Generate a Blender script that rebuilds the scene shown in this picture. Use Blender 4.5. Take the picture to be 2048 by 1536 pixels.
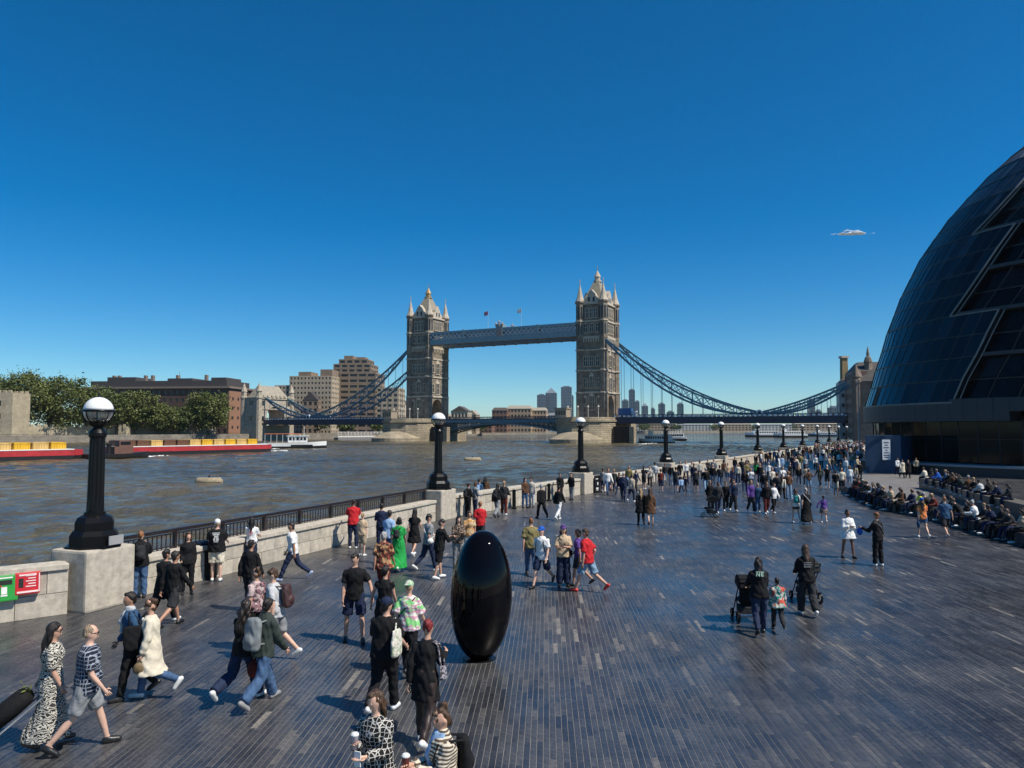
import bpy, bmesh, math, random
import numpy as np
from mathutils import Vector, Matrix, noise as mnoise
random.seed(7); rng = np.random.default_rng(7)
R = math.radians
for o in list(bpy.data.objects): bpy.data.objects.remove(o, do_unlink=True)
scene = bpy.context.scene
COL = scene.collection

# ------------------------------------------------------------------ camera, sky, sun, exposure
F_PX = 1500.0; HORIZON = 858.0; CAM_Z = 4.4
PITCH = math.atan((HORIZON - 768.0) / F_PX)
cam_data = bpy.data.cameras.new('camera'); cam = bpy.data.objects.new('camera', cam_data); COL.objects.link(cam)
cam.location = (0, 0, CAM_Z); cam.rotation_euler = (math.pi / 2 + PITCH, 0, 0)
cam_data.sensor_width = 36.0; cam_data.lens = 36.0 * F_PX / 2048.0
cam_data.clip_start = 0.1; cam_data.clip_end = 30000.0
scene.camera = cam
SUN_EL = R(53.0); SUN_AZ = R(115.5)               # azimuth clockwise from +Y (the viewing direction)
world = bpy.data.worlds.new('World'); scene.world = world; world.use_nodes = True
wn = world.node_tree.nodes; wl = world.node_tree.links; wn.clear()
w_out = wn.new('ShaderNodeOutputWorld'); w_bg = wn.new('ShaderNodeBackground'); w_sky = wn.new('ShaderNodeTexSky')
w_sky.sky_type = 'NISHITA'; w_sky.sun_disc = False; w_sky.sun_elevation = SUN_EL; w_sky.sun_rotation = SUN_AZ
w_sky.altitude = 1200.0; w_sky.air_density = 1.0; w_sky.dust_density = 0.0; w_sky.ozone_density = 5.0
w_hsv = wn.new('ShaderNodeHueSaturation'); w_hsv.inputs['Hue'].default_value = 0.496; w_hsv.inputs['Saturation'].default_value = 1.42
w_bg.inputs['Strength'].default_value = 0.098
w_tint = wn.new('ShaderNodeMix'); w_tint.data_type = 'RGBA'; w_tint.blend_type = 'MULTIPLY'; w_tint.inputs[0].default_value = 1.0; w_tint.inputs[7].default_value = (0.78, 0.97, 1.0, 1)
wl.new(w_sky.outputs[0], w_hsv.inputs['Color']); wl.new(w_hsv.outputs[0], w_tint.inputs[6]); wl.new(w_tint.outputs[2], w_bg.inputs['Color']); wl.new(w_bg.outputs[0], w_out.inputs['Surface'])
sun_data = bpy.data.lights.new('sun', 'SUN'); sun = bpy.data.objects.new('sun', sun_data); COL.objects.link(sun)
sun_data.energy = 5.0; sun_data.angle = R(0.53); sun_data.color = (1.0, 0.93, 0.82)
SUN_DIR = Vector((math.sin(SUN_AZ) * math.cos(SUN_EL), math.cos(SUN_AZ) * math.cos(SUN_EL), math.sin(SUN_EL)))
sun.rotation_euler = SUN_DIR.to_track_quat('Z', 'Y').to_euler(); sun.location = (40, -20, 60)
vs = scene.view_settings; vs.view_transform = 'Standard'; vs.look = 'None'; vs.exposure = 0.2; vs.gamma = 1.0; vs.use_curve_mapping = False

# ------------------------------------------------------------------ pixel -> direction helpers (photograph pixels, 2048 x 1536)
CP, SP = math.cos(PITCH), math.sin(PITCH)
def ray(px, py):
    x = (px - 1024.0) / F_PX; y = (768.0 - py) / F_PX
    return Vector((x, CP - y * SP, SP + y * CP))
def on_ground(px, py, z=0.0):
    d = ray(px, py); t = (z - CAM_Z) / d.z
    return Vector((d.x * t, d.y * t, z))
def at_depth(px, py, Y):
    d = ray(px, py); t = Y / d.y
    return Vector((d.x * t, Y, CAM_Z + d.z * t))
def to_px(p):
    x, y, z = p[0], p[1], p[2] - CAM_Z
    f = y * CP + z * SP; u = -y * SP + z * CP
    return (1024 + F_PX * x / f, 768 - F_PX * u / f)

# ------------------------------------------------------------------ materials
MATS = {}
def M(name, col, rough=0.6, metal=0.0, var=0.12, vscale=2.0, bump=0.0, bscale=30.0, spec=0.5, coat=0.0, extra=None):
    if name in MATS: return MATS[name]
    m = bpy.data.materials.new(name); m.use_nodes = True
    nt = m.node_tree; n = nt.nodes; l = nt.links; b = n['Principled BSDF']
    b.inputs['Roughness'].default_value = rough; b.inputs['Metallic'].default_value = metal
    b.inputs['Specular IOR Level'].default_value = spec; b.inputs['Coat Weight'].default_value = coat
    tc = n.new('ShaderNodeTexCoord')
    if var > 0:
        nz = n.new('ShaderNodeTexNoise'); nz.inputs['Scale'].default_value = vscale; nz.inputs['Detail'].default_value = 5.0
        nz.inputs['Roughness'].default_value = 0.65
        rp = n.new('ShaderNodeValToRGB'); e = rp.color_ramp.elements
        e[0].position = 0.3; e[1].position = 0.7
        e[0].color = tuple(c * (1 - var) for c in col) + (1,); e[1].color = tuple(min(1, c * (1 + var)) for c in col) + (1,)
        l.new(tc.outputs['Object'], nz.inputs['Vector']); l.new(nz.outputs[0], rp.inputs[0]); l.new(rp.outputs[0], b.inputs['Base Color'])
    else:
        b.inputs['Base Color'].default_value = tuple(col) + (1,)
    if bump > 0:
        nb = n.new('ShaderNodeTexNoise'); nb.inputs['Scale'].default_value = bscale; nb.inputs['Detail'].default_value = 4.0
        bp = n.new('ShaderNodeBump'); bp.inputs['Strength'].default_value = bump; bp.inputs['Distance'].default_value = 0.02
        l.new(tc.outputs['Object'], nb.inputs['Vector']); l.new(nb.outputs[0], bp.inputs['Height']); l.new(bp.outputs[0], b.inputs['Normal'])
    if extra: extra(m, n, l, b, tc)
    MATS[name] = m
    return m

def M_brick(name, c1, c2, mortar, bw=1.0, bh=0.4, msize=0.02, rough=0.85, bump=0.6, dirt=0.35, dscale=0.25):
    """coursed masonry on the mesh's metre UVs, with weathering noise"""
    def ex(m, n, l, b, tc):
        br = n.new('ShaderNodeTexBrick'); br.inputs['Scale'].default_value = 1.0
        br.inputs['Brick Width'].default_value = bw; br.inputs['Row Height'].default_value = bh
        br.inputs['Mortar Size'].default_value = msize; br.inputs['Mortar Smooth'].default_value = 0.2; br.inputs['Bias'].default_value = 0.0
        br.inputs['Color1'].default_value = c1 + (1,); br.inputs['Color2'].default_value = c2 + (1,); br.inputs['Mortar'].default_value = mortar + (1,)
        uv = n.new('ShaderNodeUVMap'); l.new(uv.outputs[0], br.inputs['Vector'])
        nz = n.new('ShaderNodeTexNoise'); nz.inputs['Scale'].default_value = dscale; nz.inputs['Detail'].default_value = 8; nz.inputs['Roughness'].default_value = 0.7
        l.new(tc.outputs['Object'], nz.inputs['Vector'])
        rp = n.new('ShaderNodeValToRGB'); rp.color_ramp.elements[0].position = 0.35; rp.color_ramp.elements[1].position = 0.65
        rp.color_ramp.elements[0].color = (1 - dirt,) * 3 + (1,); rp.color_ramp.elements[1].color = (1.08, 1.06, 1.03, 1)
        l.new(nz.outputs[0], rp.inputs[0])
        mx = n.new('ShaderNodeMix'); mx.data_type = 'RGBA'; mx.blend_type = 'MULTIPLY'; mx.inputs[0].default_value = 1.0
        l.new(br.outputs['Color'], mx.inputs[6]); l.new(rp.outputs[0], mx.inputs[7]); l.new(mx.outputs[2], b.inputs['Base Color'])
        bp = n.new('ShaderNodeBump'); bp.inputs['Strength'].default_value = bump; bp.inputs['Distance'].default_value = 0.05; bp.invert = True
        l.new(br.outputs['Fac'], bp.inputs['Height']); l.new(bp.outputs[0], b.inputs['Normal'])
    return M(name, c1, rough=rough, var=0, spec=0.3, extra=ex)

# ------------------------------------------------------------------ mesh builder
class MB:
    def __init__(s): s.v = []; s.f = []; s.m = []; s.mi = 0
    def add(s, vs, fs):
        o = len(s.v); s.v.extend([tuple(p) for p in vs])
        for f in fs: s.f.append(tuple(i + o for i in f)); s.m.append(s.mi)
        return s
    def box(s, c, size, rz=0.0, top=1.0):
        cx, cy, cz = c; sx, sy, sz = size[0] / 2, size[1] / 2, size[2] / 2; ca, sa = math.cos(rz), math.sin(rz); vs = []
        for dz, k in ((-sz, 1.0), (sz, top)):
            for dx, dy in ((-sx, -sy), (sx, -sy), (sx, sy), (-sx, sy)):
                dx *= k; dy *= k; vs.append((cx + dx * ca - dy * sa, cy + dx * sa + dy * ca, cz + dz))
        return s.add(vs, [(3, 2, 1, 0), (4, 5, 6, 7), (0, 1, 5, 4), (1, 2, 6, 5), (2, 3, 7, 6), (3, 0, 4, 7)])
    def bb(s, x0, x1, y0, y1, z0, z1): return s.box(((x0 + x1) / 2, (y0 + y1) / 2, (z0 + z1) / 2), (abs(x1 - x0), abs(y1 - y0), abs(z1 - z0)))
    def tube(s, pts, r, n=8, caps=True, r_list=None, phase=0.0, sq=None):
        pts = [Vector(p) for p in pts]; k = len(pts); rings = []
        for i, p in enumerate(pts):
            d = (pts[min(i + 1, k - 1)] - pts[max(i - 1, 0)]).normalized()
            a = d.cross(Vector((0, 0, 1)))
            if a.length < 1e-4: a = Vector((1, 0, 0))
            a.normalize(); b = a.cross(d).normalized(); rr = r_list[i] if r_list else r
            rings.append([p + a * (rr * math.cos(phase + 2 * math.pi * j / n)) + b * (rr * math.sin(phase + 2 * math.pi * j / n)) for j in range(n)])
        vs = [q for rg in rings for q in rg]; fs = []
        for i in range(k - 1):
            for j in range(n):
                a0 = i * n + j; a1 = i * n + (j + 1) % n
                fs.append((a0, a1, a1 + n, a0 + n))
        if caps: fs.append(tuple(range(n - 1, -1, -1))); fs.append(tuple((k - 1) * n + j for j in range(n)))
        return s.add(vs, fs)
    def bar(s, a, b, w, h=None): return s.tube([a, b], (w if h is None else (w + h) / 2) * 0.7071, 4, phase=math.pi / 4)
    def lathe(s, c, prof, n=16, ph=0.0, sx=1.0, sy=1.0, caps=True):
        cx, cy, cz = c; vs = []; fs = []; k = len(prof)
        for r, z in prof:
            for j in range(n):
                a = ph + 2 * math.pi * j / n; vs.append((cx + sx * r * math.cos(a), cy + sy * r * math.sin(a), cz + z))
        for i in range(k - 1):
            for j in range(n):
                a0 = i * n + j; a1 = i * n + (j + 1) % n; fs.append((a0, a1, a1 + n, a0 + n))
        if caps: fs.append(tuple(range(n - 1, -1, -1))); fs.append(tuple((k - 1) * n + j for j in range(n)))
        return s.add(vs, fs)
    def prism(s, poly, z0, z1, top=None):
        n = len(poly); top = top or poly
        vs = [(p[0], p[1], z0) for p in poly] + [(p[0], p[1], z1) for p in top]
        return s.add(vs, [tuple(range(n - 1, -1, -1)), tuple(range(n, 2 * n))] + [(j, (j + 1) % n, n + (j + 1) % n, n + j) for j in range(n)])
    def extr(s, poly, d):
        """polygon given in 3D, extruded by vector d"""
        n = len(poly); d = Vector(d); vs = [Vector(p) for p in poly] + [Vector(p) + d for p in poly]
        return s.add(vs, [tuple(range(n - 1, -1, -1)), tuple(range(n, 2 * n))] + [(j, (j + 1) % n, n + (j + 1) % n, n + j) for j in range(n)])
    def xf(s, mat):
        s.v = [tuple(mat @ Vector(p)) for p in s.v]; return s
    def mesh(s, name, mats, smooth=False, fixn=True):
        me = bpy.data.meshes.new(name); me.from_pydata(s.v, [], s.f)
        for m in (mats if isinstance(mats, (list, tuple)) else [mats]): me.materials.append(m)
        if any(s.m): me.polygons.foreach_set('material_index', s.m)
        if fixn:
            bm = bmesh.new(); bm.from_mesh(me); bmesh.ops.recalc_face_normals(bm, faces=bm.faces); bm.to_mesh(me); bm.free()
        if smooth: me.polygons.foreach_set('use_smooth', [True] * len(me.polygons))
        metre_uv(me); me.update(); return me
    def build(s, name, mats, parent=None, smooth=False, fixn=True):
        return link(name, s.mesh(name, mats, smooth, fixn), parent)

def metre_uv(me):
    n = len(me.loops)
    if n == 0: return
    co = np.empty(len(me.vertices) * 3, 'f'); me.vertices.foreach_get('co', co); co = co.reshape(-1, 3)
    vi = np.empty(n, 'i'); me.loops.foreach_get('vertex_index', vi)
    nr = np.empty(len(me.polygons) * 3, 'f'); me.polygons.foreach_get('normal', nr); nr = nr.reshape(-1, 3)
    tot = np.empty(len(me.polygons), 'i'); me.polygons.foreach_get('loop_total', tot)
    N = np.repeat(nr, tot, axis=0); P = co[vi]
    flat = np.abs(N[:, 2]) > 0.8
    t = np.stack([-N[:, 1], N[:, 0]], 1); t /= np.maximum(np.linalg.norm(t, axis=1, keepdims=True), 1e-6)
    u = np.where(flat, P[:, 0], P[:, 0] * t[:, 0] + P[:, 1] * t[:, 1]); v = np.where(flat, P[:, 1], P[:, 2])
    lay = me.uv_layers.new(name='UVMap'); lay.data.foreach_set('uv', np.stack([u, v], 1).astype('f').ravel())

def link(name, data, parent=None):
    o = bpy.data.objects.new(name, data); COL.objects.link(o)
    if parent is not None: o.parent = parent
    return o
def thing(name, label, cat, loc=(0, 0, 0), rz=0.0, group=None):
    o = bpy.data.objects.new(name, None); COL.objects.link(o); o.empty_display_size = 0.3
    o.location = loc; o.rotation_euler = (0, 0, rz); return tag(o, label, cat, group)
def tag(o, label=None, cat=None, group=None, kind=None):
    if label: o['label'] = label
    if cat: o['category'] = cat
    if group: o['group'] = group
    if kind: o['kind'] = kind
    return o
def part(name, parent=None): return bpy.data.objects.new(name, None)
def dup(root, loc, rz=0.0, label=None, group=None):
    r = root.copy(); COL.objects.link(r); r.location = loc; r.rotation_euler = (0, 0, rz)
    if label: r['label'] = label
    if group: r['group'] = group
    for ch in list(root.children):
        c = ch.copy(); COL.objects.link(c); c.parent = r
        for g in list(ch.children):
            d = g.copy(); COL.objects.link(d); d.parent = c
    return r
# ================================================================== SETTING: river, land, promenade
WATER_Z = -1.0
def water_mat():
    def ex(m, n, l, b, tc):
        mp = n.new('ShaderNodeMapping'); mp.inputs['Scale'].default_value = (0.55, 1.0, 1.0); mp.inputs['Rotation'].default_value = (0, 0, R(-25))
        l.new(tc.outputs['Object'], mp.inputs['Vector'])
        n1 = n.new('ShaderNodeTexNoise'); n1.inputs['Scale'].default_value = 1.3; n1.inputs['Detail'].default_value = 6; n1.inputs['Roughness'].default_value = 0.62
        n2 = n.new('ShaderNodeTexNoise'); n2.inputs['Scale'].default_value = 0.22; n2.inputs['Detail'].default_value = 3
        n3 = n.new('ShaderNodeTexNoise'); n3.inputs['Scale'].default_value = 0.02; n3.inputs['Detail'].default_value = 4
        for q in (n1, n2, n3): l.new(mp.outputs[0], q.inputs['Vector'])
        ad = n.new('ShaderNodeMath'); ad.operation = 'MULTIPLY_ADD'; ad.inputs[1].default_value = 1.4
        l.new(n2.outputs[0], ad.inputs[0]); l.new(n1.outputs[0], ad.inputs[2])
        bp = n.new('ShaderNodeBump'); bp.inputs['Strength'].default_value = 1.0; bp.inputs['Distance'].default_value = 1.05
        l.new(ad.outputs[0], bp.inputs['Height']); l.new(bp.outputs[0], b.inputs['Normal'])
        rp = n.new('ShaderNodeValToRGB'); e = rp.color_ramp.elements
        e[0].position = 0.35; e[0].color = (0.052, 0.051, 0.040, 1); e[1].position = 0.66; e[1].color = (0.155, 0.125, 0.066, 1)
        l.new(n3.outputs[0], rp.inputs[0]); l.new(rp.outputs[0], b.inputs['Base Color'])
        b.inputs['IOR'].default_value = 1.33
    return M('river_water', (0.05, 0.05, 0.03), rough=0.08, var=0, spec=0.38, extra=ex)
WATER = water_mat()
mb = MB(); mb.add([(-7000, -600, WATER_Z - 0.35), (7000, -600, WATER_Z - 0.35), (7000, 9000, WATER_Z - 0.35), (-7000, 9000, WATER_Z - 0.35)], [(0, 1, 2, 3)])
river = tag(mb.build('river_water', WATER, fixn=False), kind='structure')
def wave_sheet():
    x = np.arange(-190, 130.1, 0.8); y = np.arange(2, 330.1, 0.8)
    X, Y = np.meshgrid(x, y); Z = np.zeros_like(X)
    for k in range(26):
        lam = 0.9 * 1.16 ** k if k < 16 else rng.uniform(1.6, 6); a = R(rng.uniform(-60, 30)); amp = 0.0095 * lam ** 0.75
        Z += amp * np.sin(2 * math.pi / lam * (X * math.sin(a) + Y * math.cos(a) + 3 * np.sin(X * 0.05 + k) + 2 * np.sin(Y * 0.04 - k)) + rng.uniform(0, 6.28))
    nx, ny = len(x), len(y)
    V = np.stack([X, Y, WATER_Z + Z], -1).reshape(-1, 3)
    i = (np.arange(ny - 1)[:, None] * nx + np.arange(nx - 1)[None]).ravel()
    Fq = np.stack([i, i + 1, i + nx + 1, i + nx], 1)
    return V, Fq
def quick_mesh(name, V, Fq, mat, smooth=False):
    me = bpy.data.meshes.new(name); V = np.asarray(V, 'f'); Fq = np.asarray(Fq, 'i'); k = Fq.shape[1]
    me.vertices.add(len(V)); me.vertices.foreach_set('co', V.ravel())
    me.loops.add(Fq.size); me.loops.foreach_set('vertex_index', Fq.ravel())
    me.polygons.add(len(Fq)); me.polygons.foreach_set('loop_start', np.arange(len(Fq), dtype='i') * k)
    me.polygons.foreach_set("use_smooth", np.full(len(Fq), bool(smooth)))
    me.materials.append(mat); me.update(calc_edges=True); me.validate(); return me
V, Fq = wave_sheet()
# keep only the sheet on the river side of the promenade wall and the north embankment
LAMPS = [(-10.5, 19.05), (-3.62, 37.0), (4.7, 51.5), (13.6, 66.5)] + [(13.6 + 9.75 * k, 66.5 + 17.4 * k) for k in range(1, 9)]
EDGE = [(-40.0, -14.0), (-20.0, 8.6), (-14.4, 15.0)] + LAMPS + [(113.0, 244.0), (150.0, 330.0)]   # promenade edge, river side on the left
def edge_x(y):
    return np.interp(y, [p[1] for p in EDGE], [p[0] for p in EDGE])
ctr = V[Fq].mean(1); keep = (ctr[:, 0] < edge_x(ctr[:, 1]) - 0.3) & (ctr[:, 0] > -127 + (ctr[:, 1] - 385) * 0.517 + 2 - 1e9 * (ctr[:, 1] > 390))
river_waves = tag(link('river_water_ripples', quick_mesh('river_water_ripples', V, Fq[keep], WATER, True), river), kind='stuff')

STONE_P = M('promenade_stone', (0.20, 0.19, 0.175), rough=0.6, var=0.35, vscale=2.0, bump=0.15, bscale=20)
GROUT = M('sett_grout', (0.030, 0.031, 0.033), rough=0.7, var=0.3, vscale=3)
QUAY = M_brick('quay_stone', (0.30, 0.27, 0.22), (0.24, 0.215, 0.18), (0.12, 0.11, 0.10), 1.4, 0.6, 0.03)
EARTH = M('land_earth', (0.16, 0.15, 0.12), rough=0.95, var=0.4, vscale=0.05)
# south promenade deck
poly = EDGE + [(900.0, 1500.0), (900.0, -60.0), (-40.0, -60.0)]
mb = MB(); mb.prism(poly, -4.0, -0.005)
promenade = tag(mb.build('promenade', STONE_P), kind='structure')
# sett field: direction slightly right of the viewing axis
SD = Vector((0.045, 1.0, 0)).normalized(); SN = Vector((SD.y, -SD.x, 0))
SETT_W, GAP = 0.090, 0.0095
LENS = [0.42, 0.66, 0.98]
def sett_attr_mat():
    def ex(m, n, l, b, tc):
        at = n.new('ShaderNodeAttribute'); at.attribute_name = 'tone'
        rp = n.new('ShaderNodeValToRGB'); e = rp.color_ramp.elements
        e[0].position = 0.0; e[0].color = (0.025, 0.027, 0.033, 1); e[1].position = 1.0; e[1].color = (0.23, 0.215, 0.19, 1)
        q = e.new(0.55); q.color = (0.060, 0.061, 0.065, 1); q = e.new(0.85); q.color = (0.105, 0.100, 0.094, 1)
        nz = n.new('ShaderNodeTexNoise'); nz.inputs['Scale'].default_value = 14; nz.inputs['Detail'].default_value = 6
        l.new(tc.outputs['Object'], nz.inputs['Vector'])
        big = n.new('ShaderNodeTexNoise'); big.inputs['Scale'].default_value = 0.35; big.inputs['Detail'].default_value = 4
        ge = n.new('ShaderNodeNewGeometry'); l.new(ge.outputs['Position'], big.inputs['Vector'])
        mx = n.new('ShaderNodeMix'); mx.data_type = 'RGBA'; mx.blend_type = 'MULTIPLY'; mx.inputs[0].default_value = 1.0
        r2 = n.new('ShaderNodeValToRGB'); r2.color_ramp.elements[0].position = 0.3; r2.color_ramp.elements[0].color = (0.62, 0.62, 0.62, 1)
        r2.color_ramp.elements[1].position = 0.7; r2.color_ramp.elements[1].color = (1.35, 1.33, 1.3, 1)
        l.new(nz.outputs[0], r2.inputs[0]); l.new(at.outputs['Fac'], rp.inputs[0]); l.new(rp.outputs[0], mx.inputs[6]); l.new(r2.outputs[0], mx.inputs[7])
        st = n.new('ShaderNodeTexNoise'); st.inputs['Scale'].default_value = 0.9; st.inputs['Detail'].default_value = 7; st.inputs['Roughness'].default_value = 0.7; l.new(ge.outputs['Position'], st.inputs['Vector'])
        r3 = n.new('ShaderNodeValToRGB'); r3.color_ramp.elements[0].position = 0.34; r3.color_ramp.elements[0].color = (0.62, 0.62, 0.65, 1); r3.color_ramp.elements[1].position = 0.66; r3.color_ramp.elements[1].color = (1.55, 1.48, 1.36, 1)
        l.new(st.outputs[0], r3.inputs[0]); m4 = n.new('ShaderNodeMix'); m4.data_type = 'RGBA'; m4.blend_type = 'MULTIPLY'; m4.inputs[0].default_value = 1.0; l.new(mx.outputs[2], m4.inputs[6]); l.new(r3.outputs[0], m4.inputs[7])
        l.new(m4.outputs[2], b.inputs['Base Color'])
        ad = n.new('ShaderNodeMapRange'); ad.inputs[1].default_value = 0.3; ad.inputs[2].default_value = 0.7; ad.inputs[3].default_value = 0.2; ad.inputs[4].default_value = 0.46
        l.new(big.outputs[0], ad.inputs[0])
        a2 = n.new('ShaderNodeMath'); a2.operation = 'MULTIPLY_ADD'; a2.inputs[1].default_value = 0.16
        l.new(at.outputs['Fac'], a2.inputs[0]); l.new(ad.outputs[0], a2.inputs[2]); l.new(a2.outputs[0], b.inputs['Roughness'])
        bp = n.new('ShaderNodeBump'); bp.inputs['Strength'].default_value = 0.25; bp.inputs['Distance'].default_value = 0.006
        l.new(nz.outputs[0], bp.inputs['Height']); l.new(bp.outputs[0], b.inputs['Normal'])
    return M('slate_sett', (0.04, 0.04, 0.05), rough=0.3, var=0, spec=1.0, extra=ex)
SETT = sett_attr_mat()
def sett_field():
    """centres, lengths and tones of every sett that the view can show (the ground polygon cut to the plaza)"""
    out = []
    for row in range(int(-16 / SETT_W), int(66 / SETT_W)):
        lat = row * SETT_W
        L = rng.choice(3, size=200, p=[0.35, 0.4, 0.25]); ln = np.array(LENS)[L]
        s0 = np.concatenate([[0], np.cumsum(ln)[:-1]]) + 6.5 - rng.uniform(0, 0.6)
        mid = s0 + ln / 2; x = lat * SN.x + mid * SD.x; y = lat * SN.y + mid * SD.y
        ok = (mid < 74) & (x > edge_x(y) + 0.15) & (np.abs(x) < 0.72 * y + 1.6)
        patch = np.array([mnoise.noise(Vector((xx * 0.45, yy * 0.45, 3.1))) * .6 + mnoise.noise(Vector((xx * 1.9, yy * 0.8, 9.1))) * .6 for xx, yy in zip(x[ok], y[ok])])
        t = rng.beta(2.0, 3.6, ok.sum()) * 0.8 + 0.30 * patch
        hot = rng.random(ok.sum()) < (0.006 + 0.20 * (patch > 0.30)); t = np.where(hot, rng.uniform(0.72, 0.97, ok.sum()), t)
        out.append(np.stack([x[ok], y[ok], L[ok], np.clip(t, 0, 1)], 1))
    return np.concatenate(out)
S = sett_field()
d2 = np.hypot(S[:, 0], S[:, 1]); prj = np.array([to_px((a, b_, 0)) for a, b_ in S[:, :2]])
inview = (prj[:, 0] > 0) & (prj[:, 0] < 2048) & (prj[:, 1] < 1534)
order = np.argsort(np.where(inview, d2, 1e9)); near = order[:300]; rest = np.setdiff1d(np.arange(len(S)), near)
def sett_verts(L, W, h=0.0):
    a, b_ = L / 2 - 0.0015, W / 2 - GAP / 2; e = 0.0008
    top = [(-b_ + e, -a + e, h), (b_ - e, -a + e, h), (b_ - e, a - e, h), (-b_ + e, a - e, h)]
    bot = [(-b_, -a, -0.0045), (b_, -a, -0.0045), (b_, a, -0.0045), (-b_, a, -0.0045)]
    return np.array(top + bot), np.array([(0, 1, 2, 3), (4, 5, 1, 0), (5, 6, 2, 1), (6, 7, 3, 2), (7, 4, 0, 3)])
Vs, Fs, Ts = [], [], []
tilt = rng.uniform(-0.0007, 0.0007, (len(rest), 4)); hh = rng.uniform(-0.0012, 0.0012, len(rest))
rot = np.array([[SN.x, SD.x], [SN.y, SD.y]])
for li in range(3):
    idx = np.where(S[rest][:, 2] == li)[0]; v0, f0 = sett_verts(LENS[li], SETT_W)
    v = np.repeat(v0[None], len(idx), 0); v[:, :, :2] = v[:, :, :2] @ rot.T
    v[:, :4, 2] += hh[idx, None] + tilt[idx]; v[:, :, 0] += S[rest][idx, 0:1]; v[:, :, 1] += S[rest][idx, 1:2]
    dist = np.hypot(S[rest][idx, 0], S[rest][idx, 1]); nearer = dist < 27
    for sel, nv, ff in ((nearer, 8, f0), (~nearer, 4, f0[:1])):
        base = sum(len(q) for q in Vs); vv = v[sel][:, :nv]
        Vs.append(vv.reshape(-1, 3)); Fs.append((ff[None] + (np.arange(len(vv)) * nv)[:, None, None] + base).reshape(-1, 4)); Ts.append(np.repeat(S[rest][idx, 3][sel], nv))
me = quick_mesh('paving_setts', np.concatenate(Vs), np.concatenate(Fs), SETT)
at = me.attributes.new('tone', 'FLOAT', 'POINT'); at.data.foreach_set('value', np.concatenate(Ts).astype('f'))
tag(link('paving_setts', me, promenade), kind='stuff')
SETT_MESH = {}
for k in near:
    x, y, L, t = S[k]; key = (int(L), min(6, int(t * 7)))
    if key not in SETT_MESH:
        v0, f0 = sett_verts(LENS[key[0]], SETT_W); me = quick_mesh('sett', v0, f0, SETT)
        at = me.attributes.new('tone', 'FLOAT', 'POINT'); at.data.foreach_set('value', [(key[1] + 0.5) / 7] * 8); SETT_MESH[key] = me
    o = link('sett', SETT_MESH[key], promenade); o.location = (x, y, rng.uniform(-0.001, 0.001)); o.rotation_euler = (0, 0, math.atan2(-SD.x, SD.y))

# the promenade farther on, where single setts are too fine to see
fp = [(float(edge_x(72.5)) + .1, 72.5), (float(edge_x(118)) + .1, 118.0), (float(edge_x(190)) + .1, 190.0), (140.0, 190.0), (90.0, 110.0), (54.0, 72.5)]
mb = MB(); mb.add([(x, y, -0.001) for x, y in fp], [tuple(range(len(fp) - 1, -1, -1))])
far_pave = mb.build('far_paving', M('far_slate_paving', (0.050, 0.049, 0.050), rough=0.42, var=0.45, vscale=1.1), promenade, fixn=False); far_pave['kind'] = 'structure'
# north bank and the far reach of the river
NB = [(-330.0, -20.0), (-260.0, 130.0), (-186.0, 272.0), (-130.0, 380.0), (-62.0, 520.0), (-38.0, 640.0), (20.0, 790.0), (160.0, 960.0), (460.0, 1180.0), (900.0, 1420.0), (3000.0, 2100.0), (7000.0, 2600.0), (7000.0, 9000.0), (-7000.0, 9000.0), (-7000.0, -20.0)]
mb = MB(); mb.prism(NB, -4.0, 1.3)
north_bank = tag(mb.build('north_bank', EARTH), kind='structure')
mb = MB()
for a, b_ in zip(NB[:9], NB[1:10]):
    A, B = Vector((a[0], a[1], 0)), Vector((b_[0], b_[1], 0)); d = (B - A); L = d.length; c = (A + B) / 2; nn = Vector((d.y, -d.x, 0)).normalized() * 0.3
    mb.box((c.x + nn.x, c.y + nn.y, -0.2), (L, 1.2, 4.4), math.atan2(d.y, d.x))
tag(mb.build('river_wall', QUAY, north_bank), kind='structure')

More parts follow.
